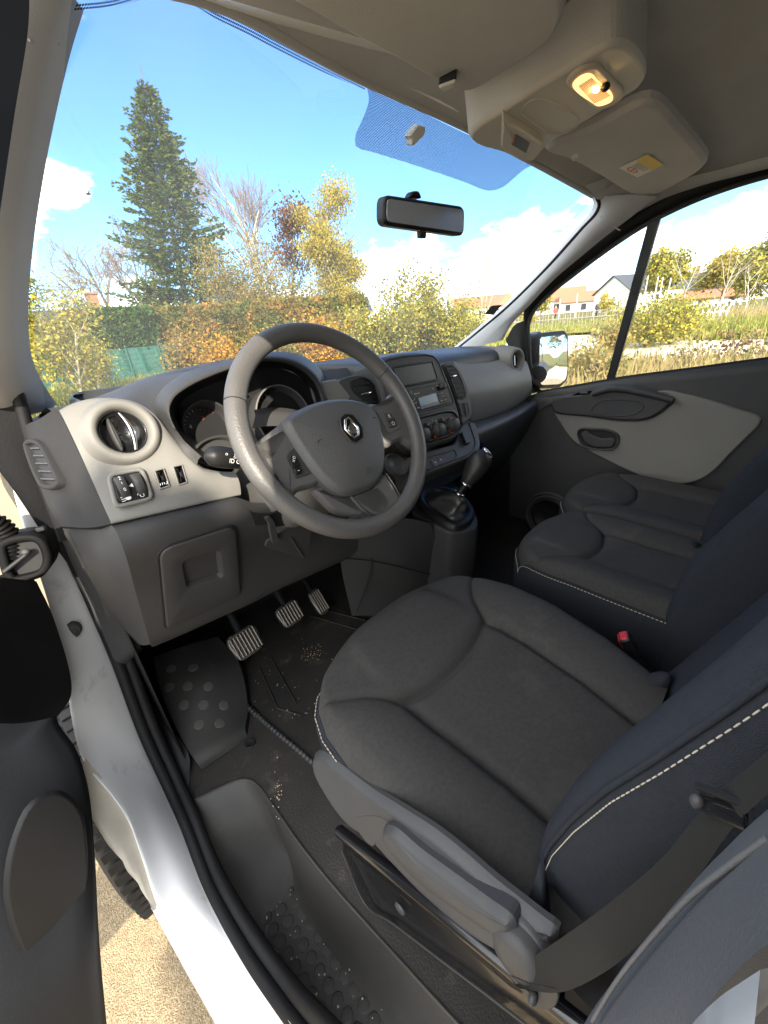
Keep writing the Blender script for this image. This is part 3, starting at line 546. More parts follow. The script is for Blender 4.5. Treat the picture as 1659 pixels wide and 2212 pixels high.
inn_ = O3+np.array([0, .012, -.004])
dash.grid(np.array([inn_, O3, O3*.9+S3*.1+np.array([0, -.002, .004]), lip, mid, S3]), m_dash)
dash.grid(loft([S3, S3*.6+out2*.4+np.array([0, 0, .010]), S3*.25+out2*.75+np.array([0, 0, .004]), out2], 80, 16), m_dash)
dash_o = dash.build('dashboard', van)
# recess behind the hood
rec = MB(); cen = O3.mean(0); I3 = crom(atv((470, 985, .27), (430, 955, .28), (400, 925, .29), (386, 890, .29), (395, 865, .29), (425, 845, .29), (470, 825, .29), (520, 808, .29), (580, 795, .29), (630, 803, .29), (662, 828, .29), (680, 860, .28), (690, 895, .27)), 80)
rec.grid(loft([inn_, inn_*.5+I3*.5+np.array([0, .01, .004]), I3], 80, 12), m_black)
clus = rec.build('instrument_cluster', van)
bp_ = MB(); I4 = np.vstack([I3+np.array([0, .006, 0]), atv((700, 960, .30), (560, 1030, .30))]); ccen = I4.mean(0); bp_.grid(np.array([I4, ccen+(I4-ccen)*.5, ccen+(I4-ccen)*.02]), m_deep, cu=True); bp_.build('backplate', clus)
nC = nrm((.12, -.95, .28)); BC = basis(nC)
def dial(c, r, rx=1.0, name='dial', arc=None):
    d = MB(); lathe(d, c, nC, [(r*1.0, -.02), (r*1.02, .004), (r*.985, .010), (r*.94, .006), (r*.90, -.010), (r*.86, -.016)], m_dark, 60, sx=rx, cap=False)
    lathe(d, c, nC, [(r*1.01, .0085), (r*.99, .0115), (r*.965, .0095)], m_grey if arc else m_dark, 60, sx=rx, cap=False)
    lathe(d, c, nC, [(r*.86, -.016), (r*.3, -.017)], m_deep, 60, sx=rx); o = d.build(name, clus); return o
cl_ = at((452, 925), y=.265); d1 = dial(cl_, .052)
cm = at((612, 905), y=.262); d2 = dial(cm, .072, arc=1)
tk = MB()
for k in range(21):
    a = math.radians(215-k*11.5); o_ = cm+nC*(-.0155)+.056*(math.cos(a)*BC[0]+math.sin(a)*BC[1]); e = BC[0]*math.cos(a)+BC[1]*math.sin(a); tube(tk, [o_, o_+e*(.007 if k % 2 == 0 else .004)], .0005, m_lit, 4)
for k, a in (('14', 88), ('16', 62)): pass
tk.build('tick_marks', d2)
t1 = MB(); text(t1, '4', cl_+nC*(-.015)+BC[0]*(-.026)+BC[1]*.012, .011, m_lit, BC); text(t1, '5', cl_+nC*(-.015)+BC[0]*.004+BC[1]*.022, .011, m_redp, BC)
for k in range(14):
    a = math.radians(200-k*12); o_ = cl_+nC*(-.0155)+.038*(math.cos(a)*BC[0]+math.sin(a)*BC[1]); e = BC[0]*math.cos(a)+BC[1]*math.sin(a); tube(t1, [o_, o_+e*.004], .0004, m_lit if k < 9 else m_redp, 4)
t1.build('tick_marks', d1)
lo = MB(); lc = at((470, 975), y=.225); lathe(lo, lc, nC, [(.040, -.01), (.041, .004), (.037, .007), (.033, -.002), (.03, -.006)], m_dark, 40, sx=1.25, sy=.7); lo.build('trip_display', clus)
cw = MB(); cwl = atv((548, 885, .235), (590, 880, .24), (640, 885, .24), (680, 895, .235)); cwl2 = atv((545, 925, .20), (590, 920, .20), (640, 925, .2), (690, 930, .2)); cw.grid(loft([cwl, cwl*.5+cwl2*.5+np.array([0, -.01, .006]), cwl2], 20, 10), m_dark); cw.build('cluster_shroud', clus)
# left grey-beige trim with the round vent
tpr = atv((128, 888, .245), (160, 872, .243), (210, 861, .236), (285, 867, .222), (330, 891, .205), (365, 934, .186), (395, 974, .168), (430, 1006, .155), (470, 1018, .150), (505, 1020, .148))
btr = atv((240, 1131, .132), (275, 1123, .127), (320, 1113, .123), (360, 1104, .121), (400, 1095, .120), (430, 1088, .120), (460, 1081, .121), (482, 1077, .122), (500, 1073, .123), (520, 1069, .125))
mdr = (tpr+btr)/2+np.array([0, -.010, .004]); q1 = tpr*.78+btr*.22+np.array([0, -.008, .006])
ft = MB(); ft.grid(loft([tpr+np.array([0, .02, -.004]), tpr, q1, mdr, btr*.85+tpr*.15+np.array([0, -.004, 0]), btr, btr+np.array([0, .02, -.004])], 130, 110), m_grey); nV = nrm((.02, -.93, .36)); vc = at((269, 931), y=.172); ft.cut(vc, nV, .036); fas = ft.build('fascia_trim', dash_o)
nF = nrm(np.cross(btr[8]-btr[0], mdr[2]-btr[0])); nF = nF if nF[1] < 0 else -nF; PF = (btr[0]+nF*.010, nF)
nV = nrm((.02, -.93, .36)); vc = at((269, 931), y=.172); BV = basis(nV)
av = MB(); lathe(av, vc-nV*.004, nV, [(.0535, -.013), (.0500, -.003), (.0475, .003), (.0445, .009), (.0405, .0105), (.0360, .0095), (.0325, .003), (.0308, -.013)], m_grey, 64, cap=False); vent1 = av.build('round_air_vent', dash_o)
vb = MB(); lathe(vb, vc-nV*.004, nV, [(.0316, -.013), (.0308, -.004), (.0292, -.004), (.0284, -.015), (.001, -.018)], m_gloss, 48)
c0 = vc-nV*.010
for i in range(-2, 3): tube(vb, [c0-nV*.012+BV[1]*(.010*i)-BV[0]*.022, c0-nV*.012+BV[1]*(.010*i)+BV[0]*.022], .0012, m_black, 5)
vb.build('vent_barrel', vent1)
vv = MB(); 
for dx, m in ((-.014, m_dark), ): 
    P = crom(np.array([c0+nV*.001+BV[0]*(dx+.003+.0045*math.cos(a)*1.0)+BV[1]*.0255*math.sin(a) for a in np.linspace(0, 2*np.pi, 24, endpoint=False)]), 40, True); prism(vv, P, nV, .012, m, .003)
vv.build('vent_vane', vent1)
vch = MB(); P = [c0+nV*(.006-.004*t*t)+BV[0]*(.010-.005*t*t)+BV[1]*.028*t for t in np.linspace(-1, 1, 16)]; tube(vch, P, [.0026+.0016*(1-abs(t)) for t in np.linspace(-1, 1, 16)], m_chrome, 10); vch.build('vent_tab', vent1)
# switch block and blank switches on the trim
def onF(pts, k='V', off=0., pl=None): pl = pl or PF; return np.array([at(d, pl=(pl[0]+pl[1]*off, pl[1])) for d in zd(k, pts)])
BF = basis(nF, (0, 0, 1))
sb = MB(); P = rounded(onF([(1150, 1010), (1560, 930), (1690, 1290), (1250, 1400)], off=.000), .012, 5); frame(sb, P, nF, .006, .004, m_grey, .003)
P = rounded(onF([(1205, 1040), (1535, 972), (1640, 1270), (1285, 1340)], off=.003), [.003, .014, .006, .010], 6); prism(sb, P, nF, .012, m_black, .0025); swb = sb.build('switch_block', dash_o)
for (x, y), s_ in (((1335, 1160), 1), ((1510, 1125), 1)):
    wh = MB(); p = onF([(x, y)], off=.004)[0]; ax = basis(nF)[0]; lathe(wh, p-ax*.006-nF*.006, ax, [(.001, 0), (.0135, .0), (.0145, .001), (.0145, .011), (.0135, .012), (.001, .012)], m_dark, 28, sx=1, sy=1.25)
    for k in range(14):
        a = 2*math.pi*k/14; 
    if x < 1400:
        for tx, dy in (('2', .012), ('1', .004), ('0', -.005)): text(wh, tx, p+nF*.0088+BF[1]*dy, .007, m_lit, BF)
    wh.build('thumbwheel', swb)
ic = MB(); p = onF([(1372, 1278)], off=.0035)[0]; ell(ic, p+BF[0]*.003, .004, .0035, .0003, m_lit, BF)
for k in range(3): tube(ic, [p-BF[0]*.006+BF[1]*(.003-.003*k), p-BF[0]*.001+BF[1]*(.003-.003*k)], .0006, m_lit, 4)
p = onF([(1548, 1242)], off=.0035)[0]; tube(ic, [p+.0055*(math.cos(a)*BF[0]+math.sin(a)*BF[1]) for a in np.linspace(.3, 2.84, 12)], .0006, m_lit, 4); tube(ic, [p+.0026*(math.cos(a)*BF[0]+math.sin(a)*BF[1]) for a in np.linspace(0, 6.28, 12)], .0006, m_lit, 4)
p = onF([(1422, 1140)], off=.0035)[0]; ic.add([p-BF[0]*.003, p+BF[0]*.003+BF[1]*.003, p+BF[0]*.003-BF[1]*.003], [[0, 1, 2]], m_lit, False); ic.build('switch_symbols', swb)
for i, pts in enumerate(([(664, 386), (708, 374), (736, 455), (690, 470)], [(743, 368), (788, 358), (812, 440), (770, 453)])):
    bs = MB(); P = rounded(onF(pts, 'P', .001), .002, 3); frame(bs, P, nF, .0022, .004, m_grey, .001); prism(bs, inset(P, nF, .002)+nF*.0015, nF, .006, m_black, .0012, dome=-.0012)
    if i == 0:
        p = onF([(707, 443)], 'P', .0028)[0]
        for k in range(3): tube(bs, [p+BF[0]*(-.005+.003*k)-BF[1]*.0015, p+BF[0]*(-.0045+.003*k)+BF[1]*.0015], .0006, m_lit, 4)
        tube(bs, [p+BF[0]*.003-BF[1]*.002, p+BF[0]*.005-BF[1]*.002, p+BF[0]*.006+BF[1]*.002], .0006, m_lit, 4)
    bs.build('blank_switch', dash_o)
# black end cap with its slotted side vent
cols = [atv((128, 888, .245), (165, 965, .205), (205, 1050, .165), (240, 1131, .132)), atv((116, 886, .262), (140, 968, .225), (182, 1055, .182), (222, 1136, .148)), atv((88, 903, .30), (112, 975, .26), (150, 1060, .212), (190, 1140, .172)), atv((56, 918, .36), (80, 992, .31), (110, 1075, .255), (142, 1138, .21)), atv((52, 925, .44), (70, 1000, .38), (98, 1080, .33), (128, 1138, .28))]
m_cap = mat('end cap plastic', (.026, .026, .027), .7, spec=.12, bump=(700, .4, .0012)); ec = MB(); ec.grid(loft(cols, 40, 40), m_cap); bot_ = np.array([c[-1] for c in cols]); ec.grid(loft([bot_, bot_+np.array([.01, .02, -.014]), bot_+np.array([.03, .10, -.012])], 20, 8), m_cap); cap_ = ec.build('end_cap', dash_o)
Pe = plane3(at((70, 985), y=.315), at((108, 1072), y=.25), at((150, 1030), y=.205)); nE = Pe[1] if Pe[1][1] < 0 else -Pe[1]; PE = (Pe[0]+nE*.004, nE); BE = basis(nE)
sv = MB(); Po = crom(onF([(268, 690), (296, 645), (360, 632), (440, 675), (500, 765), (575, 920), (640, 1060), (652, 1115), (615, 1165), (550, 1180), (455, 1158), (400, 1075), (320, 880)], pl=PE), 70, True)
frame(sv, Po, nE, .007, .02, m_cap, .003); Pi = inset(Po, nE, .0055)-nE*.004; prism(sv, Pi, nE, .002, m_deep, .0005); svo = sv.build('side_vent', dash_o)
for a, b in (((342, 735), (462, 733)), ((372, 815), (498, 816)), ((398, 898), (535, 900)), ((425, 982), (570, 988)), ((452, 1066), (602, 1072))):
    lv = MB(); p, q = onF([a, b], pl=(PE[0]-nE*.002, nE)); tube(lv, [p, q], .0018, m_val, 6); lv.build('louver', svo)
# lower knee panel
K = [atv((240, 1133, .14), (330, 1113, .128), (430, 1090, .126), (505, 1074, .128), (545, 1085, .13), (600, 1085, .135), (680, 1080, .14), (750, 1085, .155)),
     atv((252, 1150, .115), (338, 1130, .105), (435, 1107, .105), (508, 1092, .108), (552, 1104, .112), (610, 1102, .12), (690, 1100, .13), (760, 1102, .15)),
     atv((268, 1190, .105), (350, 1170, .10), (440, 1142, .10), (514, 1120, .102), (565, 1128, .11), (620, 1125, .118), (705, 1120, .13), (768, 1115, .15)),
     atv((296, 1290, .155), (370, 1262, .148), (455, 1228, .146), (522, 1198, .15), (575, 1180, .16), (640, 1165, .17), (720, 1145, .18), (785, 1135, .19)),
     atv((325, 1392, .20), (400, 1360, .198), (480, 1325, .198), (540, 1298, .20), (600, 1268, .205), (670, 1238, .21), (735, 1210, .215), (795, 1185, .22)),
     atv((330, 1398, .24), (405, 1366, .25), (484, 1330, .25), (544, 1303, .25), (604, 1272, .26), (674, 1240, .27), (738, 1212, .28), (797, 1187, .29))]
kp = MB(); kp.grid(loft(K, 70, 60), m_dash)
Ls = [[a, b, c] for a, b, c in zip(atv((240, 1133, .14), (252, 1150, .118), (268, 1190, .108), (296, 1290, .157), (325, 1392, .202)), atv((195, 1140, .21), (205, 1165, .20), (222, 1210, .19), (262, 1310, .22), (312, 1394, .24)), atv((150, 1140, .30), (160, 1170, .30), (185, 1220, .30), (240, 1330, .31), (300, 1392, .30)))]
kp.grid(loft(Ls, 20, 40), m_dash); knee = kp.build('knee_panel', van)
nK = nrm(np.cross(at((518, 1135), y=.112)-at((345, 1190), y=.112), at((360, 1362), y=.193)-at((345, 1190), y=.112))); nK = nK if nK[1] < 0 else -nK; PK = (at((345, 1190), y=.112)+nK*.010, nK)
gl_ = MB(); P = rounded(onF([(690, 735), (1020, 628), (1042, 930), (722, 1072)], 'P', pl=PK), [.022, .018, .016, .006], 7)
Ph = rounded(onF([(792, 782), (945, 735), (962, 850), (812, 892)], 'P', pl=PK), .010, 7); panel_hole(gl_, P, Ph, nK, .022, m_dash, .020, .003, m_dark); frame(gl_, inset(P, nK, -.0035)-nK*.0035, nK, .0035, .004, m_deep, .0002); bin_ = gl_.build('storage_bin_door', knee)
# black patch standing in for recess shade, scoop and steel bracket under the column
cr_ = MB(); nR2 = nrm((0, -.9, -.3)); PR2 = (at((590, 1130), y=.092), nR2)
P = rounded(onF([(300, 1345), (345, 1362), (420, 1372), (560, 1330), (640, 1400), (690, 1490), (560, 1440), (470, 1455), (410, 1440), (340, 1445)], 'W', pl=PR2), .004, 3); prism(cr_, P, nR2, .004, m_deep, .001); 
P = rounded(onF([(300, 1550), (420, 1440), (470, 1450)], 'W', pl=PR2), .002, 2); cr_.build('recess_shade_patch', knee)
sc = MB(); P = rounded(onF([(575, 1440), (625, 1412), (712, 1455), (685, 1650), (655, 1655), (405, 1580), (415, 1545)], 'W', pl=(PR2[0]+nR2*.0015, nR2)), .003, 3); prism(sc, P, nR2, .003, m_dash, .001)
a, b = onF([(575, 1525), (655, 1650)], 'W', pl=(PR2[0]+nR2*.004, nR2)); tube(sc, [a, b], .0022, m_val, 6); sc.build('lower_scoop', knee)
sbk = MB(); P = rounded(onF([(405, 1395), (440, 1385), (470, 1420), (490, 1520), (520, 1545), (455, 1560), (440, 1500), (430, 1430)], 'W', pl=(PR2[0]+nR2*.012, nR2)), .003, 3); prism(sbk, P, nR2, .006, m_val, .001); sbk.build('steel_bracket', knee)
# ================================================================ CENTRE STACK
p0 = at((890, 765), y=.212); p1 = at((990, 945), y=.148); nS = nrm(np.cross(ex, p1-p0)); nS = nS if nS[1] < 0 else -nS; PS = (p0, nS); BS = basis(nS)
def onS(pts, k='C', off=0.): return np.array([at(d, pl=(p0+nS*off, nS)) for d in zd(k, pts)])
cs = MB(); P = crom(onS([(228, 330), (290, 292), (420, 262), (560, 240), (740, 235), (850, 255), (915, 310), (990, 470), (1070, 680), (1130, 870), (1158, 1010), (1150, 1120), (1085, 1195), (900, 1262), (720, 1315), (560, 1350), (440, 1200), (330, 800)]), 120, True)
prism(cs, P, nS, .085, m_dark, .012, mside=m_dash); stack = cs.build('centre_stack', van)
bk2 = MB(); rows = [atv((690, 800, .34), (800, 790, .32), (900, 785, .31), (985, 780, .31)), atv((690, 850, .29), (800, 850, .28), (900, 850, .28), (1000, 830, .27)), atv((700, 960, .25), (820, 950, .24), (930, 940, .23), (1025, 915, .22)), atv((720, 1060, .23), (840, 1040, .21), (930, 1020, .20), (1030, 980, .2))]
bk2.grid(loft(rows, 20, 20), m_dark); bk2.build('stack_body', stack)
ht = MB(); P = rounded(onS([(300, 360), (345, 315), (520, 280), (760, 258), (850, 275), (905, 335), (1010, 600), (1075, 770), (1060, 810), (660, 905), (560, 930)], off=.0006), .010, 5); frame(ht, P, nS, .004, .003, m_black, .0012); ht.build('bezel_rim', stack)
ra = MB(); P = rounded(onS([(350, 395), (860, 322), (940, 548), (460, 640)], off=.002), .003, 4); prism(ra, P, nS, .006, m_dark, .0015)
P = rounded(onS([(500, 668), (955, 575), (1035, 790), (600, 895)], off=.003), .003, 4); prism(ra, P, nS, .008, m_black, .0015); radio = ra.build('radio', stack)
rs = MB(); P = rounded(onS([(418, 412), (835, 352), (890, 528), (490, 606)], off=.004), .003, 4); frame(rs, inset(P, nS, -.0035), nS, .0035, .003, m_black, .001); prism(rs, P-nS*.001, nS, .003, m_scr, .0004); rs.build('screen', radio)
ld = MB(); P = rounded(onS([(676, 735), (882, 680), (918, 806), (712, 866)], off=.0042), .0015, 3); prism(ld, P, nS, .002, mat('display frame', (.03, .05, .1), .25), .0004); P = rounded(onS([(684, 740), (862, 690), (890, 775), (714, 826)], off=.0048), .001, 2); prism(ld, P, nS, .001, m_lcd, .0003)
a, b = onS([(868, 700), (888, 765)], off=.005); tube(ld, [a, b], .0006, m_lit, 4); ld.build('display', radio)
for xy, r in (((560, 700), .011), ((938, 612), .010)):
    kn = MB(); p = onS([xy], off=.003)[0]; lathe(kn, p, nS, [(r*1.1, 0), (r, .002), (r*.95, .011), (r*.8, .0125), (.0005, .0125)], m_dark, 28); kn.build('radio_knob', radio)
for pts in ([(575, 770), (650, 745), (660, 770), (580, 797)], [(580, 800), (665, 775), (680, 805), (590, 832)], [(625, 845), (655, 835), (660, 868), (640, 872)], [(662, 832), (694, 824), (700, 858), (668, 866)], [(890, 680), (972, 660), (980, 690), (897, 712)], [(900, 716), (985, 694), (992, 722), (908, 746)], [(915, 758), (950, 748), (958, 780), (924, 790)], [(955, 746), (990, 738), (997, 768), (962, 778)]):
    bt = MB(); P = rounded(onS(pts, off=.0042), .001, 3); prism(bt, P, nS, .002, m_black, .0006); c_ = P.mean(0)
    e = (P[len(P)//2]-P[0]); tube(bt, [c_-BS[0]*.005+nS*.0003, c_+BS[0]*.005+nS*.0003], .0005, m_lit, 4); bt.build('radio_button', radio)
for s_, xy, sz in (('MEDIA', (890, 605), .0045), ('TA', (845, 640), .006), ('Bluetooth', (668, 688), .0055), ('1', (572, 775), .006), ('2', (605, 764), .006), ('3', (642, 752), .006), ('4', (585, 812), .006), ('5', (622, 802), .006), ('6', (658, 792), .006)):
    lt = MB(); text(lt, s_, onS([xy], off=.0046)[0], sz, m_lit, BS); lt.build('lettering', radio)
# heater panel
hp = MB(); P = crom(onS([(560, 960), (700, 925), (850, 888), (980, 862), (1060, 868), (1105, 910), (1130, 1000), (1120, 1080), (1060, 1140), (900, 1200), (740, 1240), (620, 1260), (560, 1150)], off=.001), 80, True); frame(hp, P, nS, .010, .006, m_black, .003); prism(hp, inset(P, nS, .009)-nS*.002, nS, .003, m_dark, .001)
heat = hp.build('heater_panel', stack)
for i, xy in enumerate(((735, 1135), (905, 1085), (1060, 1028))):
    kn = MB(); p = onS([xy], off=-.001)[0]; p = p+(-.010)*BS[0]
    lathe(kn, p, nS, [(.021, 0), (.0205, .004), (.0195, .016), (.0185, .020), (.014, .0225), (.0005, .023)], m_dark, 40)
    lathe(kn, p, nS, [(.0235, -.001), (.0235, .0035), (.0205, .004)], m_gloss, 40, cap=False)
    if i: 
        for a0 in (np.linspace(3.6, 4.5, 10),): tube(kn, [p+nS*.0045+.0222*(math.cos(a)*BS[0]+math.sin(a)*BS[1]) for a in a0], .0016, m_amber, 5)
    kn.build('heater_knob', heat)
for xy in ((762, 1042), (928, 990)):
    kn = MB(); p = onS([xy], off=-.001)[0]; lathe(kn, p, nS, [(.008, 0), (.0075, .006), (.006, .008), (.0005, .0085)], m_black, 24); kn.build('heater_button', heat)
hl = MB()
for s_, xy, m in (('0', (798, 1106), m_lit), ('1', (797, 1055), m_lit), ('2', (806, 1008), m_lit), ('3', (835, 984), m_lit), ('4', (868, 988), m_lit), ('AC', (770, 1090), m_lit)): text(hl, s_, onS([xy], off=.0005)[0], .0075, m, BS)
for xy, m, r in (((882, 986), m_green, .0018), ((902, 1016), m_lit, .0017), ((938, 1042), m_lit, .0022), ((962, 1042), m_lit, .0018), ((972, 1080), m_lit, .0022), ((992, 1112), m_blue, .0032), ((988, 948), m_redp, .0018), ((1008, 942), m_redp, .0018), ((1028, 950), m_redp, .0018), ((970, 962), m_redp, .0016)):
    p = onS([xy], off=.0006)[0]; ell(hl, p, r, r*1.3, .0003, m, BS, 10, 6)
hl.build('heater_symbols', heat)
# vents either side of the stack
PVt = (p0-nS*.022, nS)
def onV(pts, k, off=0.): return np.array([at(d, pl=(PVt[0]+nS*off, nS)) for d in zd(k, pts)])
def vent(outer, opening, k, slats, tab, name='air_vent'):
    v = MB(); P = rounded(onV(outer, k), .012, 5); prism(v, P, nS, .08, m_dark, .004, mside=m_dash); P = rounded(onV(opening, k, .001), .008, 5); frame(v, P, nS, .003, .003, m_black, .001); prism(v, inset(P, nS, .002)-nS*.0005, nS, .001, m_deep, .0003); vo = v.build(name, stack)
    for a, b in slats:
        s_ = MB(); p, q = onV([a, b], k, .002); u = nrm(q-p); w2 = nrm(np.cross(nS, u)); P = np.array([p-w2*.002, q-w2*.002, q+w2*.002, p+w2*.002]); prism(s_, P, nrm(nS+w2*.35), .006, m_black, .0008, back=True); s_.build('louver', vo)
    tb_ = MB(); p, q = onV(tab, k, .004); tube(tb_, [p, (p+q)/2+nS*.003, q], [.002, .0038, .002], m_chrome, 8); tb_.build('vent_tab', vo); return vo
vR = vent([(955, 352), (1050, 335), (1140, 430), (1215, 600), (1248, 740), (1278, 880), (1262, 965), (1158, 1035), (1140, 880), (1080, 690), (1010, 480)], [(975, 385), (1045, 372), (1100, 420), (1165, 560), (1205, 690), (1200, 742), (1165, 758), (1105, 722), (1040, 545)], 'C',
     [((995, 425), (1100, 405)), ((1025, 470), (1125, 455)), ((1060, 580), (1150, 560)), ((1080, 632), (1170, 610)), ((1095, 688), (1190, 660))], ((1035, 510), (1098, 494)))
tbm = MB(); P = rounded(onV([(1108, 722), (1160, 708), (1168, 738), (1118, 748)], 'C', .003), .003, 4); frame(tbm, P, nS, .002, .002, m_dark, .001); tbm.build('vent_wheel', vR)
for pts in ([(1126, 800), (1158, 792), (1186, 915), (1152, 938)], [(1182, 790), (1214, 782), (1240, 905), (1205, 930)]):
    bb = MB(); P = rounded(onV(pts, 'C', .002), .002, 3); frame(bb, P, nS, .002, .004, m_dark, .0015); prism(bb, inset(P, nS, .0018), nS, .004, m_black, .001); p = onV([(sum(a for a, _ in pts)/4+8, max(b for _, b in pts)+4)], 'C', .003)[0]; tube(bb, [p-BS[0]*.005, p+BS[0]*.005], .001, m_val, 5); bb.build('rocker_switch', vR)
vL = vent([(880, 490), (960, 462), (1050, 452), (1120, 520), (1230, 640), (1260, 800), (1000, 800), (900, 620)], [(955, 500), (1040, 470), (1090, 490), (1160, 580), (1205, 640), (1100, 650), (1030, 610), (975, 560)], 'W',
     [((970, 530), (1100, 515)), ((990, 572), (1130, 556)), ((1040, 622), (1165, 600))], ((1030, 588), (1100, 572)))
be = MB(); P = rounded(onV([(775, 500), (875, 484), (965, 600), (940, 640), (820, 640), (795, 585)], 'W', .001), .005, 4); prism(be, P, nS, .05, m_grey, .003); be.build('trim_insert', stack)
# lower shelf of the stack with its panel of switches
PL2 = plane3(at(zd('G', [(600, 690)])[0], y=.115), at(zd('G', [(1290, 420)])[0], y=.115), at(zd('G', [(1190, 60)])[0], y=.185)); nL2 = PL2[1] if PL2[1][1] < 0 else -PL2[1]; BL = basis(nL2)
def onL(pts, k='G', off=0.): return np.array([at(d, pl=(PL2[0]+nL2*off, nL2)) for d in zd(k, pts)])
ls = MB(); P = rounded(onL([(1040, 60), (1225, 22), (1262, 120), (1312, 310), (1290, 430), (1190, 500), (560, 740), (380, 800), (300, 500), (560, 420), (960, 320)]), .02, 6); prism(ls, P, nL2, .06, m_dark, .006, mside=m_dark); shelf = ls.build('stack_shelf', stack)
sr = MB(); P = crom(onL([(1150, 40), (1185, 140), (1232, 310), (1210, 390), (1150, 450), (900, 560), (560, 690)], off=.001), 60); tube(sr, P, .0018, m_black, 5); sr.build('shelf_seam', shelf)
tp_ = MB(); P = rounded(onL([(560, 510), (960, 392), (1000, 480), (960, 530), (850, 575), (560, 680)], off=.001), .006, 5); frame(tp_, P, nL2, .003, .003, m_black, .001); tp_.build('switch_tray', shelf)
for pts in ([(650, 530), (730, 497), (768, 600), (705, 628)], [(730, 497), (805, 462), (838, 560), (768, 600)]):
    t_ = MB(); P = rounded(onL(pts, off=.004), .003, 4); prism(t_, P, nL2, .006, m_dark, .0015); c_ = P.mean(0); ell(t_, c_, .0018, .0022, .0004, m_lit, BL, 8, 6); t_.build('door_lock_switch', shelf)
sk_ = MB(); P = rounded(onL([(1055, 165), (1110, 150), (1180, 300), (1120, 320)], off=.012), .003, 4); prism(sk_, P, nL2, .016, m_val, .002, mside=m_black); sk_.build('socket_cover', shelf)
cp_ = MB(); p = onL([(190, 600)], off=.004)[0]; lathe(cp_, p, nL2, [(.034, -.004), (.034, .004), (.030, .006), (.028, .0), (.001, -.004)], m_dark, 40); cp_.build('cup_holder', shelf)
# ================================================================ PASSENGER SIDE OF THE DASHBOARD
Rr = [atv((976, 790, .30), (1006, 780, .34), (1048, 768, .38), (1088, 755, .39), (1118, 748, .37)), atv((978, 781, .275), (1010, 775, .31), (1050, 768, .35), (1090, 755, .355), (1122, 750, .33)), atv((990, 808, .245), (1030, 802, .25), (1070, 796, .255), (1108, 790, .255), (1140, 788, .25)),
      atv((1006, 852, .215), (1045, 845, .215), (1085, 838, .218), (1122, 828, .218), (1148, 818, .215)), atv((1018, 908, .222), (1056, 899, .228), (1096, 884, .234), (1126, 867, .235), (1149, 848, .232)), atv((1020, 912, .26), (1058, 903, .26), (1098, 888, .27), (1128, 870, .27), (1150, 851, .27))]
pd = MB(); pd.grid(loft(Rr, 110, 110), m_grey); pd.cut(at((1117, 778), y=.248), nrm((-.16, -.97, .14)), .036, .05); pdo = pd.build('passenger_trim', dash_o)
sg = MB(); rr = [Rr[1][-1], Rr[2][-1], Rr[3][-1], Rr[4][-1]]; sg.grid(loft([rr, [p+np.array([.015, .02, 0]) for p in rr], [p+np.array([.05, .10, 0]) for p in rr]], 20, 10), m_dark); sg.build('trim_end', dash_o)
rv2 = at((1118, 776), y=.262); nP = nrm((-.16, -.97, .14)); BP = basis(nP)
rv2 = at((1117, 778), y=.248); pv = MB(); lathe(pv, rv2, nP, [(.066, -.07), (.054, -.025), (.047, -.004), (.0435, .003), (.039, .0055), (.034, .003), (.031, -.004), (.029, -.02)], m_grey, 50, cap=False); lathe(pv, rv2, nP, [(.032, -.02), (.001, -.022)], m_gloss, 40); pvo = pv.build('round_air_vent', dash_o)
pc2 = MB(); rv2 = rv2; tube(pc2, [rv2-nP*.014+BP[0]*.004+BP[1]*.019*t for t in np.linspace(-1, 1, 10)], .0035, m_chrome, 8); pc2.build('vent_tab', pvo)
ab = MB(); p = at(zd('R', [(70, 838)])[0], y=.222); box(ab, p, (.012, .012, .002), m_val, basis((0, -.98, .1)), .001); ab.build('airbag_mark', pdo)
sl2 = MB(); rows = [atv((955, 772, .42), (1000, 765, .43), (1050, 760, .44), (1095, 752, .44)), atv((958, 778, .40), (1003, 772, .41), (1050, 768, .40), (1085, 758, .40))]; sl2.grid(loft([rows[0], (rows[0]+rows[1])/2+np.array([0, 0, -.008]), rows[1]], 30, 6), m_black); sl2.build('shelf_slot', dash_o)
L_ = [atv((1016, 905, .26), (1058, 896, .26), (1108, 876, .27), (1150, 852, .27)), atv((1017, 910, .225), (1060, 901, .228), (1110, 881, .235), (1153, 858, .235)), atv((1022, 934, .165), (1066, 917, .165), (1117, 894, .175), (1160, 870, .185)), atv((1042, 958, .165), (1084, 937, .17), (1128, 907, .18), (1164, 884, .195)), atv((1046, 1010, .26), (1092, 985, .27), (1134, 955, .28), (1168, 930, .29)), atv((1050, 1040, .40), (1095, 1010, .42), (1140, 980, .44), (1172, 950, .44))]
lg = MB(); lg.grid(loft(L_, 40, 40), m_dark); gbx = lg.build('glovebox', van)
gq = MB(); P = rounded(np.array([at(d, y=.24) for d in zd('N', [(502, 978), (512, 945), (540, 905), (556, 892), (548, 930), (525, 970)])]), .004, 3); prism(gq, P, (0, -1, 0), .006, m_val, .002); gq.build('glovebox_latch', gbx)
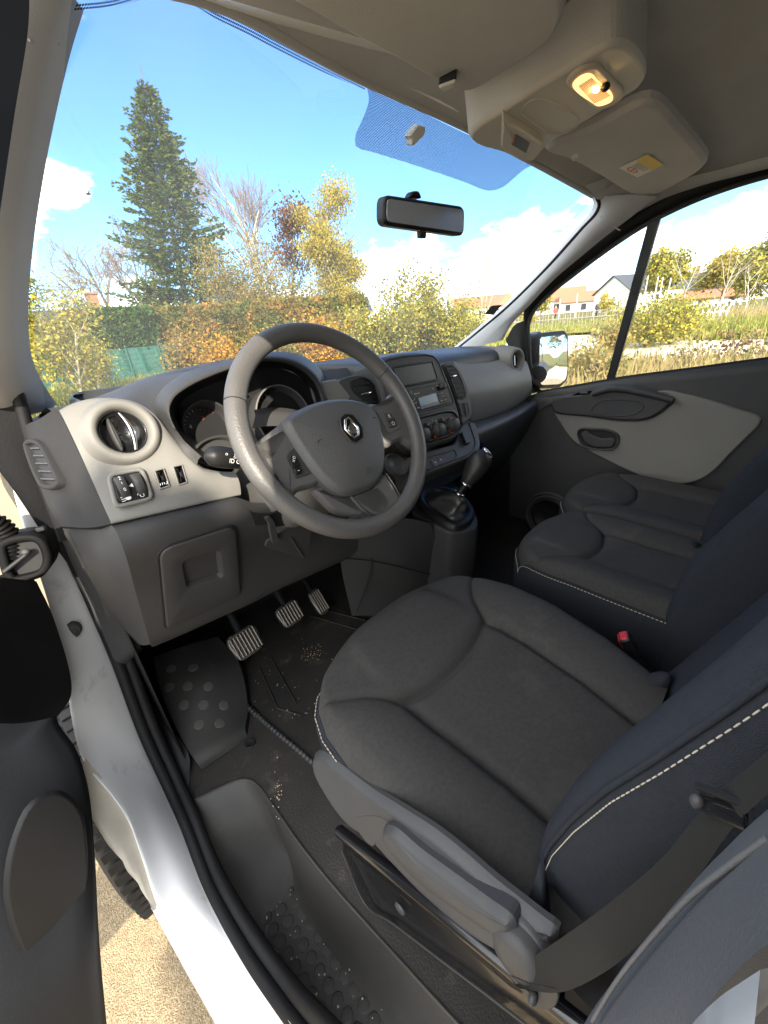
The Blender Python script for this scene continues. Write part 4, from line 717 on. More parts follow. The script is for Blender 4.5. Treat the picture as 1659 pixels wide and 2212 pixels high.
# ================================================================ STEERING COLUMN, WHEEL
Wc = np.array([-.435, .011, 1.284]); nW = nrm((.01, -.864, .504)); rW, uW, _ = basis(nW); BW = (rW, uW, nW)
def onW(pts, k='W', off=0.): return np.array([at(d, pl=(Wc+nW*off, nW)) for d in zd(k, pts)])
sc_ = MB(); rows = []
for h, a, b, dz in ((-.045, .075, .060, -.01), (-.07, .088, .074, -.018), (-.13, .100, .085, -.028), (-.20, .105, .090, -.03), (-.28, .10, .085, -.03)):
    c_ = Wc+nW*h+uW*dz; rows.append(rounded([c_-rW*a-uW*b, c_+rW*a-uW*b, c_+rW*a+uW*b, c_-rW*a+uW*b], .045, 8))
sc_.grid(np.array(rows), m_spoke, cu=True); sc_.fan(rows[0][::-1], m_spoke); col = sc_.build('steering_column', van)
cs2 = MB(); tube(cs2, rows[2][[0, 7]]+nW*0, .001, m_black, 4); 
P = np.array([r[(24+i) % 32] for r in rows[1:4] for i in (0,)]); tube(cs2, P-rW*.001, .0012, m_black, 4); cs2.build('cowl_seam', col)
st_ = MB(); sa = at(zd('W', [(30, 985)])[0], y=.075); sb_ = at(zd('W', [(270, 1015)])[0], y=.085); ax = nrm(sb_-sa)
tube(st_, [sa-ax*.004, sa, sa+ax*.006, sa+ax*.018, sa+ax*.034, sa+ax*.046, sa+ax*.047, sa+ax*.051, sa+ax*.052, sa+ax*.075, sa+ax*.15], [.003, .010, .0145, .0165, .0165, .0155, .0140, .0140, .0155, .0145, .013], m_black, 24); stk = st_.build('indicator_stalk', van)
nst = nrm(CAM-sa); nst = nrm(nst-ax*(nst @ ax)); Bst = (ax, np.cross(nst, ax), nst); stx = MB()
for s_, a, sz, dy in (('o', .020, .008, .006), ('0 o', .038, .007, .007), ('ID O', .035, .0095, -.004), ('DNE', .037, .005, .002)): text(stx, s_, sa+ax*a+Bst[1]*dy+nst*(math.sqrt(max(1e-6, .0168**2-dy*dy))), sz, m_lit, Bst)
stx.build('stalk_symbols', stk)
wr = MB(); R0 = .175; th = np.linspace(0, 2*np.pi, 128, endpoint=False); gr = []
for t in th:
    s_ = math.sin(t); rx, rn = .0158, .0150+.0012*max(0, -s_); e = math.cos(t)*rW+s_*uW; c_ = Wc+R0*e; gr.append([c_+e*rx*math.cos(a)+nW*rn*math.sin(a) for a in np.linspace(0, 2*np.pi, 24, endpoint=False)])
wr.grid(np.array(gr), m_wheel, cu=True, cv=True); rim = wr.build('steering_wheel', van)
for t in (math.radians(153), math.radians(27)):
    e = math.cos(t)*rW+math.sin(t)*uW; sm = MB(); c_ = Wc+R0*e; tube(sm, [c_+e*.0160*math.cos(a)+nW*.0153*math.sin(a) for a in np.linspace(0, 2*np.pi, 24, endpoint=False)], .0007, m_deep, 5, closed=True); sm.build('rim_seam', rim)
sp1 = MB(); P = rounded(onW([(560, 760), (505, 830), (450, 945), (418, 985), (360, 960), (330, 900), (330, 1010), (480, 1230), (592, 1300), (600, 1240), (640, 1205), (740, 1180), (790, 1140), (640, 900)], off=-.004), .010, 4); prism(sp1, P, nW, .016, m_spoke, .007, back=True); sp1.build('spoke', rim)
sp2 = MB(); P = rounded(onW([(1080, 640), (1180, 642), (1218, 620), (1235, 560), (1330, 690), (1395, 850), (1395, 930), (1345, 900), (1310, 875), (1262, 895), (1205, 935), (1150, 850), (1100, 700)], off=-.004), .010, 4); prism(sp2, P, nW, .016, m_spoke, .007, back=True); sp2.build('spoke', rim)
sp3 = MB(); P = rounded(onW([(715, 1205), (790, 1175), (960, 1235), (1030, 1330), (1090, 1365), (1165, 1390), (1250, 1360), (1305, 1300), (1385, 1190), (1400, 1290), (1250, 1440), (1100, 1480), (900, 1480), (880, 1390), (1000, 1395), (1030, 1375), (985, 1385), (860, 1350)], off=-.010), .008, 4); prism(sp3, P, nW, .014, m_spoke, .006, back=True)
P = rounded(onW([(1105, 1200), (1190, 1090), (1262, 1200), (1305, 1275), (1250, 1360), (1165, 1392), (1060, 1345), (958, 1240), (1020, 1235), (1075, 1310), (1140, 1350), (1200, 1305), (1170, 1240)], off=-.003), .010, 4); prism(sp3, P, nW, .014, m_spoke, .006, back=True)
tr_ = crom(onW([(962, 1240), (1020, 1305), (1090, 1365), (1170, 1388), (1245, 1360), (1297, 1295), (1262, 1205), (1192, 1098)], off=-.0025), 60); tube(sp3, tr_, .0014, m_val, 6); sp3.build('lower_spoke', rim)
hb = MB(); P = crom(onW([(540, 745), (575, 705), (640, 668), (760, 620), (900, 598), (1020, 608), (1095, 640), (1150, 700), (1185, 800), (1208, 950), (1200, 1080), (1150, 1165), (1060, 1215), (945, 1235), (855, 1195), (745, 1090), (650, 960), (580, 850), (548, 790)], off=.012), 110, True); prism(hb, P, nW, .030, m_hub, .012, dome=.012); hub = hb.build('airbag_cover', rim)
em = MB(); hx = onW([(890, 745), (925, 708), (985, 718), (1045, 800), (1050, 870), (1000, 905), (965, 895), (905, 820)], off=.026); P = rounded(hx, .005, 4); prism(em, P, nW, .010, m_gloss, .002); frame(em, P, nW, .0016, .003, m_dark, .0008)
dm_o = onW([(945, 730), (1015, 800), (1018, 860), (985, 878), (922, 815), (918, 752)], off=.0265); frame(em, dm_o, nW, .0045, .001, m_chrome, .0022)
P = onW([(962, 772), (1000, 812), (998, 840), (968, 842), (948, 815)], off=.0272); prism(em, P, nW, .002, m_chrome, .0007); em.build('emblem', rim)
ab_ = MB()
for s_, xy in (('SRS', (1083, 1075)), ('AIRBAG', (1086, 1097))): text(ab_, s_, onW([xy], off=.0215)[0], .008 if len(s_) < 4 else .0055, m_val, BW)
tube(ab_, onW([(742, 912), (752, 885), (778, 878)], off=.0215), .0006, m_val, 4); tube(ab_, onW([(752, 885), (758, 905)], off=.0215), .0006, m_val, 4); tube(ab_, onW([(1108, 738), (1128, 736)], off=.0215), .0008, m_val, 4); ab_.build('cover_lettering', rim)
p1_ = MB(); P = rounded(onW([(540, 1000), (560, 960), (600, 930), (640, 980), (725, 1095), (610, 1135), (590, 1110)], off=-.002), .004, 4); prism(p1_, P, nW, .006, m_dark, .001); pad1 = p1_.build('switch_pad', rim)
b1 = MB(); P = rounded(onW([(562, 1010), (580, 978), (605, 985), (632, 1030), (640, 1052), (586, 1062)], off=.001), .004, 4); prism(b1, P, nW, .005, m_black, .0015); text(b1, '+', onW([(592, 1022)], off=.0016)[0], .011, m_lit, BW); text(b1, 'o', onW([(592, 995)], off=.0016)[0], .010, m_lit, BW); b1.build('switch_button', rim)
b2 = MB(); P = rounded(onW([(588, 1066), (641, 1056), (652, 1095), (612, 1112)], off=.001), .004, 4); prism(b2, P, nW, .005, m_black, .0015); text(b2, '-', onW([(622, 1080)], off=.0016)[0], .011, m_lit, BW); b2.build('switch_button', rim)
p2_ = MB(); P = rounded(onW([(1125, 690), (1180, 690), (1235, 705), (1288, 760), (1292, 805), (1212, 842), (1190, 780)], off=-.002), .005, 4); prism(p2_, P, nW, .006, m_spoke, .001); p2_.build('switch_pad', rim)
for pts, s_, xy in (([(1180, 708), (1225, 705), (1258, 745), (1208, 768)], 'R', (1216, 728)), ([(1210, 770), (1258, 748), (1275, 780), (1262, 795), (1222, 806)], 'O', (1242, 776))):
    b3 = MB(); P = rounded(onW(pts, off=.000), .004, 4); prism(b3, P, nW, .005, m_dark, .0015); text(b3, s_, onW([xy], off=.0006)[0], .0105, m_lit, BW); b3.build('switch_button', rim)
# the key in the ignition with its tag
kt = MB(); P = rounded(onW([(1060, 1262), (1095, 1255), (1105, 1320), (1068, 1322)], off=-.028), .004, 4); prism(kt, P, nW, .004, m_label, .001, back=True); lathe(kt, onW([(1077, 1232)], off=-.028)[0], rW, [(.008, -.001), (.009, 0), (.008, .001), (.007, 0), (.008, -.001)], m_chrome, 20, cap=False)
box(kt, onW([(1077, 1212)], off=-.03)[0], (.010, .016, .012), m_black, BW, .003); tag(kt.build('key_tag'), 'pale key tag hanging from the ignition below the steering wheel hub', 'key tag')
# ================================================================ GEAR CONSOLE, LEVER
zt = lambda d: at(d, pl=PT)
PT = plane3((-.1, .12, .865), (.2, .12, .865), (.05, .30, .905))
def onT(pts, k='G', off=0.): return np.array([at(d, pl=(PT[0]+np.array([0, 0, off]), PT[1])) for d in zd(k, pts)])
gc_ = MB(); top4 = onT([(380, 1215), (860, 1480), (940, 1500), (1100, 1490), (1262, 1430), (1275, 1330), (1190, 1170), (1000, 890), (905, 765), (520, 890)]); tpp = rounded(top4, .018, 5); nT = nrm((0, -.2, 1))
base = tpp.copy(); base[:, 2] = .50; base[:, 1] += .02; c_ = base.mean(0); base = c_+(base-c_)*np.array([1.02, 1.1, 1]); m1 = tpp*.5+base*.5+np.array([0, 0, .02])
gc_.grid(np.array([inset(tpp, nT, .006)+np.array([0, 0, .004]), inset(tpp, nT, .001)+np.array([0, 0, .002]), tpp-np.array([0, 0, .004]), tpp-np.array([0, 0, .05]), m1, base]), m_dash, cu=True); gc_.fan(inset(tpp, nT, .006)+np.array([0, 0, .004]), m_val); gco = gc_.build('gear_console', van)
bz = MB(); Pb = crom(onT([(470, 1100), (480, 1000), (560, 925), (660, 900), (780, 915), (960, 960), (1120, 1080), (1210, 1210), (1215, 1290), (1130, 1390), (980, 1440), (860, 1400), (700, 1300), (560, 1200)], off=.012), 90, True); frame(bz, Pb, nT, .026, .016, m_black, .015); bz.build('gaiter_ring', gco)
gb_ = MB(); Ib = inset(Pb, nT, .016)-nT*.004; tp1 = at(zd('G', [(1018, 985)])[0], y=.115); axg = nrm(at(zd('G', [(1270, 560)])[0], y=.075)-tp1); ra_, ub_, _ = basis(axg); rows = []
for f in np.linspace(0, 1, 22):
    ring = []
    cR = tp1+np.array([0, 0, 0]); 
    for i, p in enumerate(Ib):
        a = 2*math.pi*i/len(Ib)
        d = p-Ib.mean(0); d2 = nrm(d-axg*(d @ axg)); q = cR+d2*.016
        ctr_ = Ib.mean(0)*(1-f)+cR*f; pt = ctr_+(p-Ib.mean(0))*(1-f)**.72*(1-.25*math.sin(math.pi*f))+d2*.016*f; fold = math.sin(a*5+f*3)*.006*math.sin(math.pi*min(1, f*1.15))+math.sin(f*12+a*2)*.003*math.sin(math.pi*f); ring.append(pt+nrm(d)*fold)
    rows.append(ring)
gb_.grid(np.array(rows), m_boot, cu=True); gl2 = gb_.build('gear_lever', van)
kb = MB(); ka = at(zd('G', [(1120, 830)])[0], y=.098); kt_ = at(zd('G', [(1320, 500)])[0], y=.075); L = np.linalg.norm(kt_-ka); ak = nrm(kt_-ka); lathe(kb, ka, ak, [(.012, -.006), (.0185, 0), (.0225, .010), (.0295, .032), (.0340, .055), (.0340, .074), (.0295, .090), (.020, .101), (.009, .106), (.0005, .107)], m_knob, 40, up=(0, 1, 0)); kb.build('gear_knob', gl2)
kc_ = MB(); pk_ = ka+ak*.082+nrm(np.array([.62, -.45, .64]))*.026; nk_ = nrm(np.array([.62, -.45, .64])); lathe(kc_, pk_, nk_, [(.0175, -.004), (.0180, .001), (.0165, .0025), (.0155, .001)], m_chrome, 36, sy=1.2, cap=False); lathe(kc_, pk_, nk_, [(.0155, .001), (.010, .003), (.0005, .0035)], m_gloss, 36, sy=1.2); kc_.build('knob_cap', gl2)
kr = MB(); tube(kr, [tp1-axg*.01, tp1+axg*.02, ka-ak*.004], [.013, .012, .012], m_black, 20); lathe(kr, tp1+axg*.004, axg, [(.017, -.003), (.0185, 0), (.017, .003), (.012, .003)], m_chrome, 30, cap=False); lathe(kr, tp1-axg*.004, axg, [(.0185, -.003), (.020, 0), (.0185, .003), (.012, .003)], m_dark, 30, cap=False); lathe(kr, ka-ak*.006, ak, [(.0185, -.005), (.021, -.002), (.021, .002), (.0185, .004), (.012, .004)], m_chrome, 30, cap=False); kr.build('lever_shaft', gl2)
# tunnel panel to the left of the console
tn = MB(); rows = [atv((740, 1130, .20), (800, 1135, .18), (870, 1120, .16), (930, 1130, .14)), atv((735, 1205, .23), (800, 1212, .21), (880, 1230, .18), (965, 1252, .17)), atv((760, 1330, .28), (830, 1330, .24), (900, 1330, .22), (985, 1330, .2))]
tn.grid(loft(rows, 30, 20), m_dark); tno = tn.build('tunnel_panel', van)
ts = MB(); tube(ts, crom(atv((800, 1205, .205), (797, 1240, .212), (785, 1280, .23), (770, 1320, .25)), 20)+np.array([0, -.003, 0]), .0016, m_deep, 5); tube(ts, crom(atv((735, 1205, .228), (800, 1211, .208), (880, 1229, .178), (965, 1251, .168)), 20)+np.array([0, -.003, 0]), .0016, m_deep, 5); ts.build('panel_gap', tno)
# ================================================================ FOOTWELL, FLOOR, PEDALS
lip_ = np.array([at(d, z=.502) for d in ((384, 1745), (430, 1722), (480, 1698), (512, 1683), (540, 1682), (562, 1700), (590, 1740), (640, 1815), (710, 1905), (780, 1985), (880, 2095), (990, 2215), (1100, 2330))]); lipc = crom(lip_, 90)
fl_ = MB(); fb_ = lipc-np.array([0, 0, .002]); fl_.grid(np.array([fb_, np.stack([np.full(90, .80), np.linspace(.80, -.98, 90), np.full(90, .5)], 1)]), m_mat); sheet([fb_[-1], (.80, -.98, .5), (-.72, -.98, .5)], m_mat, fl_); sheet([fb_[0], (-.87, .30, .5), (-.87, .80, .5), (.80, .80, .5)], m_mat, fl_); fl_o = fl_.build('cab_floor', van)
fw2 = MB(); sheet([(-.80, .74, .45), (.80, .74, .45), (.80, .62, 1.25), (-.80, .62, 1.25)], m_deep, fw2); sheet([(.795, .74, .45), (.795, -.98, .45), (.795, -.98, .6), (.795, .74, 1.2)], m_deep, fw2); sheet([(-.80, .74, .45), (-.80, .62, 1.25), (-.80, .30, 1.2), (-.80, .30, .45)], m_deep, fw2)
sheet([(-.76, .24, 1.06), (-.76, .66, 1.1), (.78, .66, 1.1), (.78, .30, 1.0), (.3, .25, .92), (-.2, .25, .88)], m_deep, fw2); fw2.build('firewall', van)
mt = MB(); mp_ = rounded([at(d, z=.5) for d in ((430, 1390), (560, 1330), (700, 1300), (800, 1350), (820, 1420), (760, 1560), (680, 1660), (660, 1640), (600, 1590), (530, 1500))], .03, 5); mp_[:, 2] = .508; prism(mt, mp_, (0, 0, 1), .007, m_mat, .003); mo_ = tag(mt.build('floor_mat'), 'worn black rubber mat littered with crumbs below the three pedals', 'floor mat')
rb = MB()
for k in range(7):
    d0, d1 = (700+k*14, 1310+k*9), (760+k*10, 1350+k*7); 
ribs = [((690, 1315), (790, 1340)), ((670, 1330), (780, 1362)), ((585, 1420), (640, 1520)), ((600, 1530), (650, 1545)), ((560, 1440), (600, 1530))]
for a, b in ribs: tube(rb, [at(a, z=.509), at(b, z=.509)], .0025, m_mat, 6)
rb.build('mat_rib', mo_)
be_ = MB(); eb = [at(d, z=.512) for d in ((528, 1520), (590, 1575), (650, 1625), (690, 1660))]; ebc = crom(eb, 120); tube(be_, ebc, .006+.0012*np.sin(np.arange(120)*1.3), m_val, 8); be_.build('mat_edge', mo_)
cbm = MB()
for _ in range(120):
    if _ < 70: x, y = 675+random.gauss(0, 12), 1408+random.gauss(0, 11)
    elif _ < 120: x, y = random.uniform(520, 720), random.uniform(1400, 1560)
    else: x, y = random.uniform(560, 830), random.uniform(1560, 1640)
    p = at((x, y), z=.5115); r = random.uniform(.0006, .0015) if _ < 105 else random.uniform(.001, .002); ell(cbm, p, r*random.uniform(.7, 1.5), r*.6, r, bpy.data.materials.get('crumb') or mat('crumb', (.55, .44, .28), .8), None, 6, 4)
for _ in range(60):
    p = at((random.uniform(560, 830), random.uniform(1900, 2200)), z=.352); r = random.uniform(.0008, .0022); ell(cbm, p, r, r*.6, r, bpy.data.materials['crumb'], None, 6, 4)
for _ in range(26):
    p = at((random.gauss(602, 7), random.gauss(1712, 22)), z=.503); r = random.uniform(.0008, .002); ell(cbm, p, r, .0006, r, bpy.data.materials['crumb'], None, 7, 4)
o = cbm.build('crumbs', None, 'stuff'); o['label'] = 'pale crumbs and dust scattered over the black floor'
# footrest wedge with round studs
fr_ = MB(); rows = [atv((330, 1420, .56), (400, 1395, .56), (470, 1375, .56)), atv((350, 1500, .45), (440, 1460, .43), (515, 1430, .44)), atv((395, 1600, .33), (470, 1560, .32), (535, 1525, .33)), atv((425, 1648, .27), (480, 1612, .265), (530, 1580, .27)), atv((436, 1662, .265), (490, 1626, .26), (538, 1592, .265))]
m_stud = mat('worn stud', (.085, .08, .074), .6, spec=.2); G = loft(rows, 24, 30); fr_.grid(G, m_step); fr_.grid(loft([G[:, -1], G[:, -1]+np.array([.006, 0, -.01]), G[:, -1]+np.array([.012, .03, -.12])], 30, 6), m_deep); fto = fr_.build('footrest', van)
def surf(G, D): 
    pr = _c+FOC*((G-CAM) @ ROT)[..., :2]/((G-CAM) @ ROT)[..., 2:]; i, j = np.unravel_index(np.argmin(np.linalg.norm(pr-np.array(D), axis=2)), G.shape[:2]); i = min(max(i, 1), G.shape[0]-2); j = min(max(j, 1), G.shape[1]-2); n = nrm(np.cross(G[i, j+1]-G[i, j-1], G[i+1, j]-G[i-1, j])); n = n if n @ (CAM-G[i, j]) > 0 else -n; return at(D, pl=(G[i, j], n)), n
def vis(G, D, tol=9):
    q = (G.reshape(-1, 3)-CAM) @ ROT; pr = _c+FOC*q[:, :2]/q[:, 2:]; dd_ = np.linalg.norm(pr-np.array(D), axis=1); ok = np.where((dd_ < max(tol, dd_[q[:, 2] > .05].min()+2)) & (q[:, 2] > .05))[0]; i = ok[np.argmin(q[ok, 2]+dd_[ok]*.0008)]; return G.reshape(-1, 3)[i]
for xy in ((740, 255), (835, 250), (730, 335), (812, 330), (900, 330), (795, 410), (880, 410), (968, 413), (860, 495), (950, 490)):
    sd = MB(); p, n = surf(G, zd('F', [xy])[0]); lathe(sd, p-n*.001, n, [(.0135, .0005), (.0125, .0018), (.0110, .0022), (.0005, .0022)], m_stud, 22); sd.build('stud', fto)
# sloped side wall and entry step well
ew = MB(); rows = [crom(ins+np.array([.03, .012, -.004]), 30)[7:26], None, None]
inner = crom(np.array([at(d, z=zz) for d, zz in (((300, 1400), .66), ((330, 1480), .60), ((370, 1570), .56), ((410, 1640), .53), ((390, 1745), .50))]), 20)
outr = crom(ins[3:9]+np.array([.036, .008, -.006]), 20); ew.grid(loft([outr, outr*.5+inner*.5+np.array([-.01, 0, -.01]), inner], 30, 20), m_dark); ew.build('side_lining', van)
lip_ = np.array([at(d, z=.502) for d in ((384, 1745), (430, 1722), (480, 1698), (512, 1683), (540, 1682), (562, 1700), (590, 1740), (640, 1815), (710, 1905), (780, 1985), (880, 2095), (990, 2215), (1100, 2330))]); lipc = crom(lip_, 90)
out_ = np.array([[-.865, .22, .49], [-.865, .17, .46], [-.866, .12, .43], [-.866, .06, .40], [-.866, .0, .385], [-.866, -.06, .375], [-.866, -.12, .365], [-.866, -.2, .36], [-.866, -.28, .36], [-.866, -.36, .36], [-.866, -.44, .36], [-.866, -.52, .36], [-.866, -.6, .36]])
zt_ = .345; low = lipc.copy(); tn_ = np.gradient(lipc, axis=0); tn_ /= np.linalg.norm(tn_, axis=1)[:, None]; sd_ = np.cross(tn_, ez); sd_ = np.where((sd_[:, :1] > 0), -sd_, sd_)
frontness = np.clip((lipc[:, 1]+.02)/.19, 0, 1)[:, None]; frontness = frontness*frontness*(3-2*frontness)
cenl = np.array([-.80, -.15, 0]); d_ = cenl-lipc; d_[:, 2] = 0; d_ /= np.linalg.norm(d_, axis=1)[:, None]; dirn = frontness*np.array([-.1, -1, 0])+(1-frontness)*np.array([-1, -.1, 0]); kw = np.hanning(31); kw /= kw.sum(); dirn = np.stack([np.convolve(np.pad(dirn[:, i], 15, mode='edge'), kw, 'valid') for i in range(3)], 1); lipc = np.vstack([lipc[:1], np.stack([np.convolve(np.pad(lipc[:, i], 4, mode='edge'), np.hanning(11)[1:-1]/np.hanning(11).sum(), 'valid') for i in range(3)], 1)[1:-1], lipc[-1:]])
fr1 = frontness; r4 = np.stack([np.minimum(lipc[:, 0], -.70-.0*lipc[:, 1])-.035*(1-fr1[:, 0])-.008, np.minimum(lipc[:, 1], -.03+.02*np.tanh(lipc[:, 1]*6)), np.full(90, zt_)], 1); S_ = lambda f, z: np.stack([lipc[:, 0]*(1-f)+r4[:, 0]*f, lipc[:, 1]*(1-f)+r4[:, 1]*f, np.full(90, z)], 1)
r1, r2, r3 = S_(.05, .496), S_(.20, .462), S_(.62, .378)
r3b = S_(.86, .352)
st2 = MB(); st2.grid(loft([lipc+dirn*-.004, lipc+np.array([0, 0, .003]), r1, r2, r3, r3b, r4], 90, 40), m_step)
tread = MB(); st2.grid(loft([r4, r4*.4+np.array([-.86, 0, zt_])*.6*np.array([1, 0, 1])+r4*np.array([0, .6, 0]), np.stack([np.full(90, -.862), r4[:, 1], np.full(90, zt_+.004)], 1), np.stack([np.full(90, -.868), r4[:, 1], np.full(90, zt_+.03)], 1)], 90, 14), m_step); stw = st2.build('entry_step', van)
for i in range(18):
    for j in range(5):
        x = -.838+.028*j; y = .0-.026*i-(.013 if j % 2 else 0)
        if y < -.44: continue
        s3 = MB(); lathe(s3, (x, y, zt_), (0, 0, 1), [(.0115, 0), (.0106, .0010), (.0092, .0013), (.0004, .0013)], m_step, 8); s3.build('tread_stud', stw)
fp = MB(); p = at(zd('F', [(1080, 578)])[0], z=.502); lathe(fp, p, (0, 0, 1), [(.014, 0), (.013, .003), (.010, .001), (.0005, .0005)], m_deep, 20); fp.build('floor_plug', fl_o)
grl = MB()
for k in range(6):
    a, b = at((1060+5*k-k*0, 2040+18*k), x=-.70), at((1085+12*k, 2040+18*k), x=-.70)
for k in range(5):
    a = at(zd('T', [(345+k*12, 700+k*4)])[0], z=.45); b = at(zd('T', [(460+k*14, 880+k*6)])[0], z=.45); tube(grl, [a, b], .0018, m_dark, 5)
grl.build('riser_rib', stw)
# pedals
def pedal(D, y, n_, arm, w_, h_, ridges, name):
    c_ = at(D, y=y); nP_ = nrm(n_); B = basis(nP_, (.0, .3, 1)); r_, u_, _ = B; P = rounded([c_-r_*w_/2*.8-u_*h_/2, c_+r_*w_/2*.8-u_*h_/2, c_+r_*w_/2+u_*h_*.2, c_+r_*w_/2*.85+u_*h_/2, c_-r_*w_/2*.85+u_*h_/2, c_-r_*w_/2+u_*h_*.2], .016, 5); mb = MB(); prism(mb, P, nP_, .016, m_steel, .004, mside=m_black, back=True)
    o = mb.build(name, van); rb_ = MB()
    for k in range(ridges):
        f = (k+.5)/ridges-.5; p = c_+r_*w_*.86*f; tube(rb_, [p-u_*h_*.40+nP_*.0015, p+u_*h_*.40+nP_*.0015], .0032, m_steel, 6)
    rb_.build('pedal_ridge', o); ar = MB(); tube(ar, [c_-nP_*.008+u_*.01, c_+np.array([arm[0]*.5, arm[1]*.7, arm[2]*.35]), c_+np.array(arm)], [.011, .010, .009], m_black, 10); ar.build('pedal_arm', o)
pedal((532, 1388), .35, (.05, -.80, .60), (.03, .20, .25), .088, .072, 8, 'clutch_pedal')
pedal((628, 1325), .37, (.05, -.80, .60), (.03, .20, .25), .080, .066, 7, 'brake_pedal')
pedal((690, 1299), .41, (.10, -.80, .60), (.03, .20, .22), .050, .088, 5, 'accelerator_pedal')
# ================================================================ PASSENGER DOOR
XD = .775
def onD(pts, k='N', x=XD): return np.array([at(d, x=x) for d in zd(k, pts)])
pdr = MB(); belt = [(.30, 1.085), (.19, 1.135), (.06, 1.163), (-.10, 1.198), (-.30, 1.232), (-.47, 1.262), (-.98, 1.345)]
rows = []
for y, z in belt: rows.append([(.80, y, z+.002), (.785, y, z+.004), (.772, y, z-.006), (.770, y, z-.05), (.772, y, z-.25), (.785, y, .62), (.80, y, .50)])
pdr.grid(loft(rows, 40, 40), m_dark); door = pdr.build('passenger_door', van)
ins_ = MB(); P = crom(onD([(736, 796), (880, 812), (1030, 832), (1130, 826), (1200, 792), (1252, 742), (1215, 722), (1172, 706), (1225, 701), (1300, 716), (1400, 741), (1520, 778), (1630, 820), (1622, 850), (1570, 905), (1500, 972), (1430, 1045), (1370, 1085), (1290, 1105), (1150, 1085), (1050, 1046), (960, 1002), (890, 966), (830, 930), (790, 890), (765, 850)], x=.758), 140, True)
prism(ins_, P, (-1, 0, 0), .02, m_insert, .006); ins_o = ins_.build('door_insert', door)
arm = MB(); P = crom(onD([(718, 752), (762, 724), (860, 712), (930, 700), (985, 684), (1050, 688), (1150, 706), (1215, 722), (1255, 738), (1225, 772), (1190, 800), (1130, 828), (1030, 833), (880, 815), (736, 797), (722, 775)], x=.742), 120, True); prism(arm, P, (-1, 0, 0), .036, m_dark, .010); arm_o = arm.build('armrest', door)
ra2 = MB(); pr_ = crom(onD([(900, 715), (945, 700), (985, 690), (1050, 694), (1130, 710), (1200, 728), (1248, 742)], x=.735), 50); tube(ra2, pr_, .010+.004*np.sin(np.linspace(0, 3.14, 50)), m_dash, 12); ra2.build('pull_rail', arm_o)
bw = MB(); P = crom(onD([(893, 790), (905, 762), (940, 742), (990, 736), (1060, 738), (1112, 752), (1122, 775), (1090, 800), (1030, 812), (950, 808)], x=.7415), 60, True)
bw.grid(np.array([P, inset(P, (-1, 0, 0), .004)+ex*.006, inset(P, (-1, 0, 0), .012)+ex*.02, inset(P, (-1, 0, 0), .024)+ex*.028]), m_black, cu=True); 
frame(bw, P, (-1, 0, 0), .005, .004, m_dark, .002); Pq = crom(onD([(945, 792), (955, 752), (1000, 740), (1060, 745), (1108, 765), (1095, 795), (1030, 805)], x=.7405), 50, True); prism(bw, Pq, (-1, 0, 0), .0005, m_val, .0002); bw.build('pull_cup', arm_o)
ws2 = MB(); P = rounded(onD([(803, 726), (838, 706), (902, 698), (905, 708), (882, 722)], x=.744), .004, 4); prism(ws2, P, nrm((-.6, -.2, .75)), .008, m_gloss, .002); p = P.mean(0); box(ws2, p+np.array([-.006, 0, .004]), (.03, .010, .006), m_val, (np.array([0, -1., 0]), nrm((-.6, 0, .8))*0+np.array([.77, 0, .64]), nrm((-.64, 0, .77))), .002); ws2.build('window_switch', door)
dh = MB(); P = crom(onD([(834, 880), (845, 863), (900, 862), (970, 868), (1012, 890), (1017, 915), (1005, 945), (985, 957), (900, 955), (860, 942), (840, 910)], x=.752), 70, True); frame(dh, P, (-1, 0, 0), .006, .01, m_dark, .004); prism(dh, inset(P, (-1, 0, 0), .005)+ex*.004, (-1, 0, 0), .004, m_deep, .001); dho = dh.build('door_handle', door)
hl_ = MB(); P = rounded(onD([(848, 885), (872, 872), (890, 890), (940, 910), (985, 905), (1000, 915), (985, 945), (905, 945), (868, 925)], x=.748), .008, 4); prism(hl_, P, (-1, 0, 0), .008, m_dark, .004); hl_.build('handle_lever', dho)
sp_ = MB(); c_ = at((1185, 1115), x=.77); 
for r in (.105, .092): lathe(sp_, c_, (-1, .0, .05), [(r+.008, -.004), (r+.003, .004), (r-.003, .004), (r-.008, -.004)], m_dark, 50, cap=False)
lathe(sp_, c_, (-1, 0, .05), [(.08, -.004), (.074, .003), (.07, -.006), (.001, -.004)], m_black, 40); sp_.build('door_speaker', door)
# glass, divider, seals, frame
opening = crom(np.array([at(d, x=.79) for d in ((1172, 849), (1155, 838), (1146, 800), (1142, 740), (1141, 700), (1152, 672), (1190, 632), (1240, 592), (1300, 547), (1360, 505), (1420, 470), (1500, 432), (1580, 402), (1659, 378), (1760, 352), (1900, 330))]), 90)
belt_l = np.array([[.79, y, z] for y, z in belt[1:]])
gl3 = MB(); topc = opening[12:]; btm = np.array([[.79, y, np.interp(y, [b[0] for b in belt[::-1]], [b[1] for b in belt[::-1]])-.01] for y in topc[:, 1]]); gl3.grid(np.array([topc+np.array([-.012, 0, 0]), btm]), m_sideglass); gl3.build('side_window', door)
sea2 = MB(); tube(sea2, opening, .009, m_seal, 8); sea2.grid(loft([opening+np.array([0, 0, 0]), opening+np.array([-.012, .004, .012]), opening+np.array([-.018, .010, .030]), opening+np.array([-.005, .02, .05])], 90, 8), m_seal); sea2.build('window_seal', door)
bs2 = MB(); tube(bs2, crom(belt_l+np.array([-.004, 0, .002]), 50), .006, m_seal, 8); bs2.build('belt_seal', door)
dv = MB(); A_, B_ = at((1413, 474), x=.783), at((1314, 832), x=.783); u = nrm(B_-A_); wv = nrm(np.cross(u, ex)); wid = .0135
